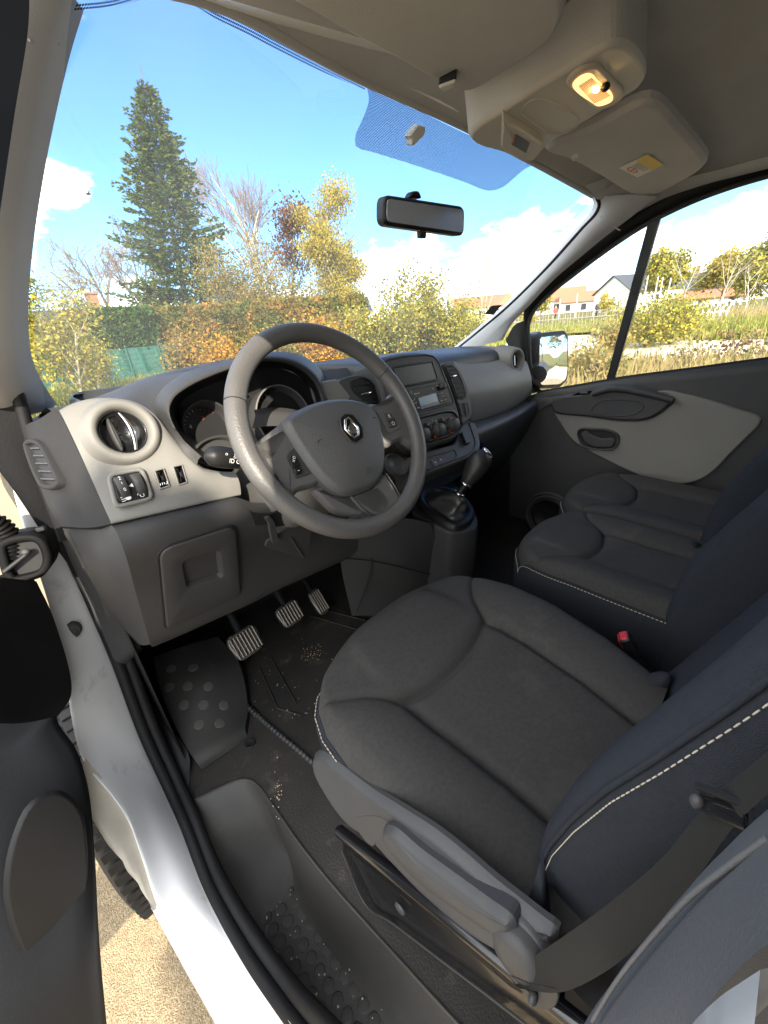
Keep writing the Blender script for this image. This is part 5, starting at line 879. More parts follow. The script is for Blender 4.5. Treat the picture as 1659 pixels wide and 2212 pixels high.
prism(dv, np.array([A_-wv*wid*1.15, A_+wv*wid*1.15, B_+wv*wid*.95, B_-wv*wid*.95]), (-1, 0, 0), .016, m_black, .004, back=True); dv.build('window_divider', door)
sq = MB(); rows = [atv((1140, 690, .785), (1112, 702, .765), (1092, 735, .755), ax='x'), atv((1142, 745, .785), (1122, 745, .765), (1098, 748, .755), ax='x'), atv((1147, 800, .785), (1135, 800, .765), (1118, 800, .75), ax='x'), atv((1162, 846, .785), (1153, 850, .765), (1146, 850, .75), ax='x')]
sq.grid(loft(rows, 16, 20), m_black); sq.build('mirror_sail', door)
lt_ = MB(); rows = [atv((1150, 852, .785), (1172, 850, .785), (1240, 842, .785), (1310, 834, .785), ax='x'), atv((1152, 862, .765), (1180, 862, .765), (1240, 856, .76), (1300, 848, .76), ax='x'), atv((1158, 890, .76), (1190, 872, .755), (1240, 864, .752), (1290, 856, .755), ax='x')]; lt_.grid(loft(rows, 30, 12), m_dark); lt_.build('door_ledge', door)
# outside mirror
mir = MB(); xm = 1.0; Pm = rounded(np.array([at(d, y=.235) for d in zd('N', [(668, 452), (795, 438), (806, 456), (808, 600), (800, 660), (770, 690), (680, 692), (668, 660)])]), .018, 6); nM = nrm((-.36, -.93, .06)); cM = at((1186, 773), y=.235); Pm = rounded(np.array([at(d, pl=(cM, nM)) for d in zd('N', [(668, 452), (795, 438), (806, 456), (808, 600), (800, 660), (770, 690), (680, 692), (668, 660)])]), .018, 6); prism(mir, Pm, nM, .11, m_black, .018, back=True)
tube(mir, [np.array([.80, .22, 1.20]), np.array([.88, .25, 1.21]), Pm.mean(0)-nM*.10+np.array([-.05, .0, -.03])], [.035, .035, .035], m_black, 12); P = np.array([at(d, y=.30) for d in zd('N', [(618, 470), (690, 440), (700, 690), (630, 690)])]); prism(mir, rounded(P, .02, 4), nM, .06, m_black, .015, back=True); mio = mir.build('door_mirror', van)
mg = MB(); Pg = rounded(np.array([at(d, y=.2345) for d in zd('N', [(674, 470), (782, 458), (793, 480), (793, 600), (786, 650), (760, 672), (680, 676), (670, 650)])]), .015, 6); nMg = nrm((-.29, -.955, .045)); prism(mg, Pg, nM, .001, m_mirr, .0003)
Pg = rounded(np.array([at(d, pl=(cM+nM*.002, nM)) for d in zd('N', [(674, 470), (782, 458), (793, 480), (793, 600), (786, 650), (760, 672), (680, 676), (670, 650)])]), .015, 6); Pg2 = []; c_ = Pg.mean(0); mg = MB()
Gm = []
for f in np.linspace(1, .02, 10): Gm.append(c_+(Pg-c_)*f+nM*.0025*(1-f*f))
mg.grid(np.array(Gm), m_mirr, cu=True); mg.build('mirror_glass', mio)
# ================================================================ SEATS
def cushion(name, x0, x1, y0, yb, zf, zb, parent, mid=None, front_bulge=.05, side=.12, gx=.50, stitch_left=True, bol=.028, edges=None):
    """seat cushion: x0..x1 wide, from its front y0 back to yb, with side bolsters, a cross groove and two long grooves"""
    NU, NV = 160, 160; u = np.linspace(-1, 1, NU); v = np.linspace(0, 1, NV); xc, hw = (x0+x1)/2, (x1-x0)/2; G = np.zeros((NV, NU, 3))
    for j, vv in enumerate(v):
        k = hw*(1-.16*max(0, 1-vv/.30)**2.4); xc_, k = (xc, k) if edges is None else ((np.interp(vv, *edges[0])+np.interp(vv, *edges[1]))/2, (np.interp(vv, *edges[1])-np.interp(vv, *edges[0]))/2); yy = y0+(yb-y0)*vv
        G[j, :, 0] = xc_+k*u; G[j, :, 1] = yy-front_bulge*(np.abs(u)**2.6)*max(0, 1-vv*1.6)
        z = zf+(zb-zf)*vv+np.zeros(NU)
        gpos = gx+(1.02-gx)*np.clip((.41-vv)/.29, 0, 1)**1.6
        au = np.abs(u); bl = np.clip((au-gpos)/np.maximum(1-gpos, .05), 0, 1)*(gpos < 1); z += bol*np.sin(np.pi*np.clip(bl, 0, 1)*.82)*np.clip((vv-.12)/.25, 0, 1)
        cross = .385+.05*(1-(u/gx)**2); inside = 1/(1+np.exp((au-gx)/.02))
        z += (-.008*np.exp(-((vv-cross)/.035)**2)-.007*np.exp(-((vv-cross)/.012)**2))*inside+.006*np.clip((cross-vv)/.14, 0, 1)*inside*np.clip(vv/.12, 0, 1)
        lg_ = np.clip((vv-.13)/.08, 0, 1); z += (-.008*np.exp(-((au-gpos)/.045)**2)-.007*np.exp(-((au-gpos)/.016)**2))*lg_*(.45+.55*np.clip((vv-.30)/.12, 0, 1))
        z += -.004*np.exp(-((au-gpos)/.02)**2)*(1-lg_)*np.clip(vv/.08, 0, 1)*.6
        z -= .006*np.exp(-((vv-.66)/.25)**2)*inside
        ed = np.minimum((1-au)*hw, np.inf); R = .030; z -= np.where(ed < R, R-np.sqrt(np.maximum(R*R-(R-ed)**2, 0)), 0)*.8
        ef = vv*abs(yb-y0); Rf = .055; z -= (Rf-math.sqrt(max(Rf*Rf-(Rf-min(ef, Rf))**2, 0)))*.75
        G[j, :, 2] = z
    mb = MB(); mb.grid(G, m_seat); o = mb.build(name, parent)
    edge = np.vstack([G[::-1, 0], G[0, 1:], G[1:, -1]]); c_ = np.array([xc, (y0+yb)/2, 0]); inw = c_-edge; inw[:, 2] = 0; inw /= np.linalg.norm(inw, axis=1)[:, None]
    sk_ = MB(); dn = np.array([0, 0, -1.]); sk_.grid(np.array([edge+dn*.0005-inw*.000, edge-inw*.006+dn*.008, edge-inw*.010+dn*.03, edge-inw*.008+dn*side*.6, edge+inw*.012+dn*side, edge+inw*.03+dn*(side+.02)]), m_seatd); sk_.build('cushion_side', o)
    pp = MB(); tube(pp, edge-inw*.001+dn*.002, .0022, m_seatd, 6)
    s_ = stitches(MB(), crom(edge, 500)[8:(300 if stitch_left else 200)]-inw[0]*0, m_stitch, off=(0, 0, 0)) if False else None
    st = MB(); e2 = edge-inw*.0075+dn*.0045; n_ = NV+NU//3; stitches(st, e2[6:NV+40], m_stitch, .0078, .0052, .0009); st.build('stitching', o)
    pp.build('cushion_piping', o)
    return o, G
ds = MB(); rail = None
# base box and black runners of the driver's seat
bx = MB(); bx.grid(np.array([[(-.60, -.05, .70), (-.20, -.05, .70), (-.20, -.55, .74), (-.60, -.60, .74)], [(-.60, -.03, .50), (-.20, -.03, .50), (-.20, -.6, .50), (-.60, -.62, .50)]]), m_black, cu=True, smooth=False); dseat = bx.build('driver_seat', van)
dc, GD = cushion('seat_cushion', -.655, -.155, .008, -.50, .893, .862, dseat, edges=(([0, .05, .12, .22, .36, .53, .66, .78, 1], [-.575, -.612, -.640, -.658, -.667, -.668, -.661, -.656, -.655]), ([0, .05, .12, .22, .34, .57, .78, .91, 1], [-.225, -.196, -.174, -.160, -.152, -.152, -.178, -.205, -.225])), bol=.019)
ru = MB(); a, b = at((730, 1792), x=-.70), at((1122, 2108), x=-.682); d_ = nrm(b-a)
P = [a-d_*.004, a, a+d_*.006]; tube(ru, np.vstack([a-d_*.002, a+d_*.004, b+d_*.1]), [.004, .0085, .0085], m_gloss, 14)
q = np.array([a, b+d_*.1]); ru.grid(np.array([q+np.array([.004, 0, -.004]), q+np.array([.002, 0, -.05]), q+np.array([.02, 0, -.06])]), m_gloss, smooth=False)
low_ = np.vstack([at((740, 1835), x=-.685), at((790, 1950), x=-.69), at((850, 1992), x=-.69), at((960, 2075), x=-.69), at((1080, 2165), x=-.69), at((1190, 2250), x=-.69)]); upc = crom(q+np.array([.003, 0, -.003]), 40); lowc = crom(low_, 40)
ru.grid(np.array([upc, upc*.5+lowc*.5+np.array([.004, 0, 0]), lowc, lowc+np.array([.03, 0, -.10])]), m_gloss); ru.build('seat_runner', dseat)
gold = MB(); tube(gold, lowc+np.array([-.002, 0, .001]), .0016, m_val, 6); bolt = at(zd('T', [(342, 502)])[0], x=-.6905); lathe(gold, bolt, (-1, 0, 0), [(.009, 0), (.008, .003), (.004, .003), (.003, .001), (.0004, .001)], m_val, 20); gold.build('runner_edge', dseat)
# grey side valance with the height lever
PVl = plane3(at((680, 1640), x=-.684), at((1190, 2005), x=-.668), at((900, 1900), x=-.688)); nVl = PVl[1] if PVl[1][0] < 0 else -PVl[1]
def onVl(pts, k='T', off=0.): return np.array([at(d, pl=(PVl[0]+nVl*off, nVl)) for d in zd(k, pts)])
va = MB(); P = crom(onVl([(18, -30), (30, -48), (60, -40), (110, 0), (210, 80), (330, 160), (450, 240), (560, 330), (660, 420), (770, 510), (830, 560), (895, 612), (880, 660), (840, 690), (780, 660), (720, 690), (640, 650), (520, 560), (400, 450), (300, 345), (230, 270), (170, 232), (120, 180), (60, 90), (25, 20)]), 140, True); prism(va, P, nVl, .016, m_val, .010, mside=m_dark); vao = va.build('side_valance', dseat)
rc3 = MB(); P = crom(onVl([(178, 190), (230, 172), (280, 182), (420, 290), (560, 400), (690, 500), (760, 570), (742, 590), (690, 590), (560, 520), (420, 430), (320, 340), (262, 262), (240, 280), (200, 240)], off=.0006), 90, True); prism(rc3, P, nVl, .0006, m_dark, .0002); rc3.build('valance_recess', vao)
lv2 = MB(); P = crom(onVl([(265, 235), (280, 222), (310, 232), (400, 310), (520, 400), (640, 490), (730, 560), (745, 600), (715, 640), (660, 612), (540, 530), (420, 440), (330, 350), (275, 275)], off=.016), 100, True); prism(lv2, P, nVl, .022, m_val, .009, dome=.003); lv2.build('height_lever', vao)
kn2 = MB(); p = onVl([(775, 640)], off=.004)[0]; lathe(kn2, p, nVl, [(.026, -.01), (.0255, .008), (.022, .014), (.012, .016), (.0005, .0165)], m_dark, 36); lathe(kn2, p-nVl*.0, nVl, [(.030, -.012), (.030, -.001), (.027, .001)], m_val, 36, cap=False); kn2.build('recline_knob', vao)
# backrests: closed sections swept up a leaning line, the outer bolster standing well forward of the middle
def backrest(name, tab, xr, yc0, slope, parent, zs=(.70, 1.42), ybk=.17):
    z_, x_, y_ = np.array(tab).T; rows = []
    for z in np.linspace(zs[0], zs[1], 64):
        xl, yb = np.interp(z, z_, x_), np.interp(z, z_, y_); yc = yc0-(z-.84)*slope; bk_ = min(yb, yc)-ybk+.05; xm = (xl+xr)/2
        rows.append(crom(np.array([(xl+.015, bk_, z), (xl-.010, yb-.10, z), (xl-.008, yb-.03, z), (xl, yb-.003, z), (xl+.022, yb+.006, z), (xl+.055, yb-.008, z), (xl+.095, yc*.75+yb*.25, z), (xl+.125, yc-.004, z), (xl+.15, yc+.004, z), (xm, yc, z), (xr-.13, yc+.002, z), (xr-.11, yc-.003, z), (xr-.075, yc+.014, z), (xr-.03, yc+.02, z), (xr, yc-.02, z), (xr+.004, yc-.08, z), (xr-.02, bk_, z)]), 110, True))
    mb = MB(); mb.grid(np.array(rows), m_seatd, cu=True); mb.fan(rows[-1], m_seatd, True); return mb.build(name, parent), np.array(rows)
tabD = [(.68, -.595, -.446), (.885, -.607, -.447), (.97, -.622, -.455), (1.06, -.640, -.470), (1.14, -.652, -.488), (1.20, -.657, -.507), (1.26, -.657, -.527), (1.34, -.655, -.552), (1.5, -.65, -.62)]
db, RB = backrest('backrest', tabD, -.165, -.505, .36, dseat)
zz_ = np.linspace(.872, 1.40, 40); tz = np.array(tabD); seam = np.stack([np.interp(zz_, tz[:, 0], tz[:, 1])-.0055, np.interp(zz_, tz[:, 0], tz[:, 2])-.010, zz_], 1)
pr_ = MB(); stitches(pr_, crom(seam, 200)+np.array([-.0015, .001, 0]), m_stitch, .0062, .0042, .00048); pr_.build('stitching', db)
ps_ = MB(); tube(ps_, crom(seam, 90)+np.array([.004, .006, 0]), .0022, m_seatd, 6); ps_.build('backrest_piping', db)
hg = MB(); ell(hg, at((1408, 1480), z=.86), .020, .045, .016, m_seatd, basis((.3, .8, .4))); hg.build('backrest_hinge', dseat)
fc = MB(); p = at(zd('T', [(830, 470)])[0], x=-.635); fc.grid(loft([[at(zd('T', [(800, 470)])[0], x=-.64), at(zd('T', [(825, 400)])[0], x=-.635), at(zd('T', [(850, 300)])[0], x=-.62)], [at(zd('T', [(850, 560)])[0], x=-.645), at(zd('T', [(855, 470)])[0], x=-.64), at(zd('T', [(865, 380)])[0], x=-.625)], [at(zd('T', [(885, 590)])[0], x=-.64), at(zd('T', [(880, 500)])[0], x=-.63), at(zd('T', [(872, 420)])[0], x=-.61)]], 12, 10), m_seatd); fc.build('cover_flap', dseat)
# passenger bench: two cushions, two backrests
pb = MB(); pb.grid(np.array([[(.02, -.12, .76), (.70, -.12, .76), (.70, -.6, .76), (.02, -.6, .76)], [(.06, -.16, .50), (.68, -.16, .50), (.68, -.6, .5), (.06, -.6, .5)]]), m_deep, cu=True, smooth=False); bench = pb.build('passenger_bench', van)
c1, _ = cushion('seat_cushion', -.035, .325, -.085, -.53, .888, .868, bench, gx=.46, side=.16, bol=.011)
c2, _ = cushion('seat_cushion', .33, .715, -.06, -.53, .885, .866, bench, gx=.46, side=.16, bol=.011)
tabP = [(.60, -.03, -.49), (.67, -.035, -.486), (.75, -.04, -.472), (.83, -.045, -.462), (.92, -.048, -.464), (1.0, -.05, -.474), (1.09, -.05, -.512), (1.15, -.048, -.54), (1.3, -.04, -.60), (1.5, -.03, -.68)]
b1_, _ = backrest('backrest', tabP, .315, -.525, .33, bench, (.62, 1.36))
tabQ = [(a, .322+.01*0, c) for a, b, c in tabP]
b2_, _ = backrest('backrest', tabQ, .715, -.525, .33, bench, (.62, 1.36))
fc2 = MB(); th = math.radians(12); up_ = np.array([0, -math.sin(th), math.cos(th)]); fw_ = np.array([0, math.cos(th), math.sin(th)])
def buckle(D, z, nm):
    bu = MB(); p = at(D, z=z); B = basis((-.2, .5, .85)); box(bu, p, (.028, .020, .045), m_black, B, .003); box(bu, p+B[2]*.0215, (.022, .015, .006), m_red, B, .002); box(bu, p+B[2]*.012-B[1]*.0085, (.022, .006, .018), m_red, B, .002); tube(bu, [p-B[2]*.04, p-B[2]*.12+np.array([0, -.05, -.03])], .008, m_black, 8); return bu.build(nm, van)
buckle((1358, 1392), .845, 'belt_buckle'); buckle((1530, 1171), .86, 'belt_buckle')
bk3 = MB(); ell(bk3, at((1500, 1180), z=.875), .02, .012, .016, m_black); bk3.build('belt_socket', bench)
# ================================================================ SEAT BELT AND REAR DOOR POST
sbm = MB(); up1 = [at(d, x=x) for d, x in zip(zd('T', [(738, 742), (800, 690), (960, 580), (1120, 460), (1280, 320), (1400, 175), (1500, 70), (1660, -60)]), (-.685, -.685, -.69, -.695, -.70, -.705, -.707, -.712))]
dn1 = [at(d, x=x) for d, x in zip(zd('T', [(770, 790), (900, 805), (1060, 740), (1220, 610), (1400, 400), (1540, 205), (1640, 110), (1760, 0)]), (-.70, -.70, -.705, -.71, -.715, -.72, -.722, -.726))]
uc, dc_ = crom(up1, 50), crom(dn1, 50); sbm.grid(np.array([uc, uc*.66+dc_*.34+np.array([-.002, 0, 0]), uc*.33+dc_*.67+np.array([-.002, 0, 0]), dc_]), m_belt); blt = sbm.build('seat_belt', van)
an = MB(); p = at(zd('T', [(820, 800)])[0], x=-.695); P = crom([at(d, x=-.695) for d in zd('T', [(738, 745), (770, 790), (850, 800), (905, 806), (900, 850), (870, 868), (820, 850), (780, 800)])], 40, True); prism(an, P, (-1, 0, .1), .004, m_dark, .001, back=True); ell(an, at(zd('T', [(818, 825)])[0], x=-.70), .006, .006, .004, m_val); an.build('belt_anchor', blt)
asx = MB(); stitches(asx, [at(d, x=-.702) for d in zd('T', [(745, 745), (800, 770), (905, 790)])], m_deep, .004, .0025, .0006); asx.build('belt_stitching', blt)
tg2 = MB(); a, b = at(zd('T', [(1405, 120)])[0], x=-.712), at(zd('T', [(1590, 196)])[0], x=-.722); d_ = nrm(b-a); s_ = nrm(np.cross(d_, CAM-a)); P = rounded([a+s_*.003, a-s_*.0035, b-s_*.0035, b+s_*.003], .002, 4); prism(tg2, P, nrm(CAM-a), .005, m_gloss, .0015, mside=m_black, back=True); tube(tg2, [a-s_*.0055, b-s_*.0055], .0016, m_black, 8); ell(tg2, a, .0026, .0034, .0026, m_dark); tg2.build('belt_tongue', blt)
Bf = [(1262, 2225), (1300, 2165), (1370, 2070), (1450, 1970), (1540, 1865), (1610, 1795), (1665, 1745), (1720, 1700)]
Bw = [(1480, 2245), (1510, 2200), (1545, 2150), (1590, 2098), (1640, 2052), (1665, 2034), (1720, 1995)]
fr3, wh3 = crom([at(d, x=-.748) for d in Bf], 40), crom([at(d, x=-.80) for d in Bw], 40)
bpm = MB(); m_bp = mat('post trim', (.085, .088, .095), .55, bump=(600, .35, .001))
bpm.grid(loft([fr3+np.array([.03, -.06, 0]), fr3+np.array([.005, -.006, 0]), fr3, fr3*.55+wh3*.45+np.array([-.004, .002, 0]), wh3+np.array([0, 0, 0])], 40, 24), m_bp)
bpo = bpm.build('door_post', van)
ridge = MB(); tube(ridge, crom([at(d, x=-.770) for d in zd('T', [(1030, 905), (1120, 760), (1240, 610), (1380, 460), (1520, 350), (1660, 250)])], 40), .0008, m_bp, 8); ridge.build('post_ridge', bpo)
wpm = MB(); wpm.grid(loft([wh3+np.array([.002, -.006, 0]), wh3+np.array([-.001, .001, 0]), wh3+np.array([-.02, .004, .0]), wh3+np.array([-.07, -.002, 0]), wh3+np.array([-.13, -.02, 0]), wh3+np.array([-.14, -.2, 0])], 40, 20), m_white); wpm.build('white_post', van)
psh = MB(); # the post above and below what the camera sees
for z0, z1 in ((1.36, 1.78), (.35, 1.0)): psh.grid(np.array([[(-.745, -.60, z) for z in np.linspace(z0, z1, 4)], [(-.75, -.545, z) for z in np.linspace(z0, z1, 4)], [(-.81, -.54, z) for z in np.linspace(z0, z1, 4)], [(-.94, -.55, z) for z in np.linspace(z0, z1, 4)], [(-.95, -.64, z) for z in np.linspace(z0, z1, 4)]]), m_white)
psh.build('body_post', van)
# ================================================================ OUTSIDE
def gp(az, d, z=0.): a = math.radians(az); return np.array([CAM[0]+d*math.sin(a), CAM[1]+d*math.cos(a), z])
def hz(el, d): return CAM[2]+d*math.tan(math.radians(el))
m_grass = mat('meadow grass', (.10, .115, .03), .9, spec=.1, var=(.35, (.21, .17, .06), (.38, .62)), var2=(6, (.16, .16, .05), .4, .7))
m_sand = mat('pale sand', (.62, .54, .40), .9, spec=.1, var=(.8, (.68, .60, .46)), var2=(9, (.50, .43, .31), .5, .75), bump=(30, .6, .02))
m_tar = mat('gravelled tarmac', (.28, .21, .125), .85, spec=.3, var=(160, (.44, .34, .21), (.40, .60)), var2=(420, (.14, .10, .06), .55, .7), bump=(260, .8, .006))
gnd = MB(); sheet([(-900, -900, 0), (900, -900, 0), (900, 900, 0), (-900, 900, 0)], m_grass, gnd); gnd.build('ground', None, 'structure')
yd = MB(); sheet([(-30, -30, .004), (6.2, -30, .004), (5.6, 3, .004), (6.5, 8, .004), (5, 10.5, .004), (-6, 13.5, .004), (-30, 14, .004)], m_tar, yd); yd.build('car_park', None, 'structure')
pa = MB(); P = crom([gp(66, 29), gp(70, 27), gp(74, 25.5), gp(77, 22), gp(80, 20), gp(84, 19), gp(90, 19), gp(100, 19), gp(125, 24), gp(150, 30), gp(150, 12), gp(120, 9.5), gp(100, 11.2), gp(92, 12), gp(87, 12.6), gp(80, 13), gp(75, 14), gp(70, 15), gp(66, 17), gp(62, 22)], 120, True); P[:, 2] = .008; pa.fan(P, m_sand); pa.build('sandy_path', None, 'structure')
# raised meadow behind the path
rm_ = MB(); xs_ = np.linspace(60, 98, 30); rr = []
for d in (19.6, 21, 26, 40, 70, 110): rr.append([gp(a, max(d, (30 if a < 72 else 20.5) if d < 22 else d), [-.02, .10, .14, .2, .3, .35][[19.6, 21, 26, 40, 70, 110].index(d)]) for a in xs_])
rm_.grid(np.array(rr), m_grass); rm_.build('meadow', None, 'structure')
def leafmat(name, cols, tr=.35): return mat(name, cols[0][1], .6, spec=.25, island=cols, transl=tr)
L_green = leafmat('green yellow leaves', [(0, (0.110, 0.142, 0.034)), (.35, (0.220, 0.235, 0.049)), (.7, (0.400, 0.358, 0.066)), (1, (0.719, 0.528, 0.075))])
L_olive = leafmat('olive leaves', [(0, (0.145, 0.146, 0.049)), (.4, (0.248, 0.225, 0.069)), (.75, (0.351, 0.273, 0.088)), (1, (0.496, 0.293, 0.098))])
L_gold = leafmat('gold leaves', [(0, (.26, .22, .04)), (.4, (.44, .36, .06)), (.75, (.62, .48, .08)), (1, (.36, .33, .07))])
L_orange = leafmat('orange leaves', [(0, (0.360, 0.168, 0.030)), (.4, (0.552, 0.264, 0.036)), (.75, (0.660, 0.408, 0.048)), (1, (0.264, 0.204, 0.048))])
L_red = leafmat('russet leaves', [(0, (.12, .045, .03)), (.5, (.22, .08, .045)), (.8, (.16, .10, .04)), (1, (.10, .10, .04))])
L_hedge = leafmat('hedge green', [(0, (0.030, 0.068, 0.014)), (.5, (0.061, 0.121, 0.022)), (1, (0.115, 0.176, 0.035))], .25)
L_beech = mat('beech hedge', (0.317, 0.224, 0.060), .6, spec=.25, island=[(0, (0.158, 0.128, 0.033)), (.3, (0.254, 0.224, 0.045)), (.55, (0.412, 0.224, 0.060)), (.8, (0.634, 0.329, 0.075)), (1, (0.190, 0.209, 0.038))], transl=.35, var2=(1.1, (0.135, 0.158, 0.033), .42, .6))
L_spruce = leafmat('spruce needles', [(0, (0.037, 0.070, 0.018)), (.4, (0.079, 0.128, 0.028)), (.8, (0.140, 0.178, 0.039)), (1, (0.230, 0.225, 0.062))], .25)
L_dry = leafmat('dry grass', [(0, (0.275, 0.200, 0.088)), (.5, (0.450, 0.338, 0.150)), (1, (0.250, 0.237, 0.075))], .3)
L_grassg = leafmat('grass blades', [(0, (0.132, 0.172, 0.031)), (.6, (0.265, 0.281, 0.055)), (1, (0.463, 0.390, 0.125))], .3)
m_bark = mat('grey bark', (.20, .175, .145), .9, bump=(40, .6, .01), var=(6, (.12, .105, .085)))
m_birch = mat('birch bark', (.52, .48, .40), .8, var=(9, (.22, .19, .16), (.55, .7)))
m_twig = mat('brown twig', (.26, .19, .135), .9)
def leaves(mb, C, size, m, up_bias=.0, asp=1.6, hang=False):
    C = np.asarray(C, float); n = len(C); a = RNG.normal(size=(n, 3)); a[:, 2] += up_bias
    if hang: a[:, 2] -= 1.6
    a /= np.linalg.norm(a, axis=1)[:, None]; b = np.cross(a, RNG.normal(size=(n, 3))); b /= np.linalg.norm(b, axis=1)[:, None]
    s = (size*RNG.uniform(.6, 1.35, n))[:, None]; V = np.stack([C, C+a*s*asp*.5+b*s*.5, C+a*s*asp, C+a*s*asp*.5-b*s*.5], 1).reshape(-1, 3)
    mb.add(V, np.arange(n*4).reshape(n, 4), m, False)
def branch(segs, p, d, L, r, lvl, maxl, spread, kids, grav=0., wob=.12, tips=None, lf=1.0):
    n = 4 if lvl else 6; P = [np.array(p, float)]; dd = nrm(d)
    for k in range(n):
        dd = nrm(dd+np.array([random.gauss(0, wob), random.gauss(0, wob), random.gauss(0, wob*.7)+grav])); P.append(P[-1]+dd*L/n)
    R = np.linspace(r, r*.45 if lvl < maxl else r*.2, n+1); segs.append((np.array(P), R, lvl))
    if lvl >= maxl:
        if tips is not None: tips.extend(P[1:])
        return
    for k in range(kids[lvl]):
        f = random.uniform(.30 if lvl else .28, 1.0); i = min(int(f*n), n-1); q = P[i]+(P[i+1]-P[i])*(f*n-i); ax = nrm(np.cross(dd, [random.gauss(0, 1) for _ in range(3)])); ang = math.radians(random.uniform(.6, 1.2)*spread)
        branch(segs, q, nrm(dd*math.cos(ang)+ax*math.sin(ang)), L*random.uniform(.45, .72)*(1.15-.4*f)*(lf if lvl == 0 else 1), np.interp(f, [0, 1], [r, r*.45])*.62, lvl+1, maxl, spread, kids, grav, wob, tips, 1.0)
def seg_mesh(segs, m, n0=7, rmin=.004):
    mb = MB()
    for P, R, lvl in segs: tube(mb, P, np.maximum(R, rmin), m, max(3, n0-lvl*2), caps=False)
    return mb
def tree(name, label, cat, pos, h, kids, maxl=3, spread=42, r0=None, lean=(0, 0), bark=m_bark, leaf=None, nleaf=0, lsize=.07, lspread=.18, grav=.02, L0=.55, group=None, multi=1, rmin=.006, hang=False, seed=1, lf=1.0):
    random.seed(seed); t = thing(name, label, cat, tuple(pos), group); tips = []; segs = []
    for s in range(multi):
        d = np.array([lean[0]+(random.gauss(0, .22) if multi > 1 else 0), lean[1]+(random.gauss(0, .22) if multi > 1 else 0), 1.]); branch(segs, (random.gauss(0, .12)*(multi > 1), random.gauss(0, .12)*(multi > 1), -.05), d, h*L0*random.uniform(.85, 1.1), (r0 or h*.014)*(.6 if multi > 1 else 1), 0, maxl, spread, kids, grav, .10, tips, lf)
    zmax = max(P[:, 2].max() for P, _, _ in segs); k = h/zmax
    segs = [(P*np.array([1, 1, k]), R, l) for P, R, l in segs]; tips = np.array(tips)*np.array([1, 1, k])
    seg_mesh([s for s in segs if s[2] <= 1], bark, 8, rmin).build('trunk', t)
    if any(s[2] > 1 for s in segs): seg_mesh([s for s in segs if s[2] > 1], m_twig if bark is not m_birch else m_twig, 7, rmin).build('twigs', t)
    if leaf and nleaf:
        C = tips[RNG.integers(0, len(tips), nleaf)]+RNG.normal(size=(nleaf, 3))*lspread; C = C[C[:, 2] > .05]; lb_ = MB(); leaves(lb_, C, lsize, leaf, hang=hang); lb_.build('foliage', t)
    return t
# the tall spruce
def spruce(name, label, pos, h, rb, seed, cat='spruce', lean=(0, 0), dens=1.0, group=None):
    random.seed(seed); t = thing(name, label, cat, tuple(pos), group); tk_ = MB(); tube(tk_, [np.array([lean[0]*z/h, lean[1]*z/h, z]) for z in np.linspace(0, h, 14)], np.linspace(h*.017, .012, 14), m_bark, 9); tk_.build('trunk', t); br = MB(); nd = MB(); z = .9; Cs = []
    while z < h-.75:
        f = z/h; R = rb*((1-f)**.86)*random.uniform(.72, 1.2)+.10; nb = max(4, int((11 if f < .8 else 7)*dens)); a0 = random.random()*6.28
        for k in range(nb):
            a = a0+6.283*k/nb+random.gauss(0, .2); r_ = R*random.uniform(.62, 1.12); o = np.array([math.cos(a), math.sin(a), 0]); dr = random.uniform(.16, .34)*(1-f*.9)-.28*f; P = np.array([np.array([lean[0]*f, lean[1]*f, z])+o*r_*s+ez*r_*(-dr*math.sin(s*2.4)*.9+.12*s*s) for s in np.linspace(0, 1, 6)])
            tube(br, P, np.linspace(.022*(1-f)+.006, .004, 6), m_bark, 3, caps=False)
            n = int(max(7, 58*r_/rb*dens+9)); s = RNG.uniform(.12, 1.02, n)**.8; base = np.stack([np.interp(s, np.linspace(0, 1, 6), P[:, i]) for i in range(3)], 1); side = np.cross(o, ez); wd = (1-s*.75)*r_*.34; u = RNG.uniform(-1, 1, n)
            C = base+side*(u*wd)[:, None]-ez*(np.abs(u)*wd*.35+RNG.uniform(0, .10, n))[:, None]
            d = o*.9+side*np.sign(u)[:, None]*.75+RNG.normal(size=(n, 3))*.25+np.array([0, 0, .05]); d /= np.linalg.norm(d, axis=1)[:, None]; w_ = np.cross(d, RNG.normal(size=(n, 3))+np.array([0, 0, 1.5])); w_ /= np.linalg.norm(w_, axis=1)[:, None]; sz = (RNG.uniform(.17, .38, n)*(1-.4*f))[:, None]
            Cs.append(np.stack([C, C+d*sz*.5+w_*sz*.17, C+d*sz, C+d*sz*.5-w_*sz*.17], 1))
            Cs.append(np.stack([C-ez*.02, C+d*sz*.4-ez*sz*.28, C+d*sz*.8-ez*sz*.12, C+d*sz*.45+ez*.01], 1))
        z += (.30*(1-f)+.13)*random.uniform(.8, 1.2)
    for k in range(9): 
        a = k*2.4; zz = h-.1-.12*k; d = nrm([math.cos(a), math.sin(a), .9]); p = np.array([lean[0]*zz/h, lean[1]*zz/h, zz]); tube(br, [p, p+d*(.12+.04*k)], [.008, .003], m_bark, 3, caps=False)
    V = np.concatenate(Cs).reshape(-1, 3); nd.add(V, np.arange(len(V)).reshape(-1, 4), L_spruce, False); br.build('branches', t); nd.build('needles', t); return t
spruce('spruce_tree', 'tall dark green spruce with a thin bare tip, standing behind the clipped hedge', gp(22.4, 27), hz(22.9, 27), 3.9, 5, lean=(.75, -.3), dens=1.35)
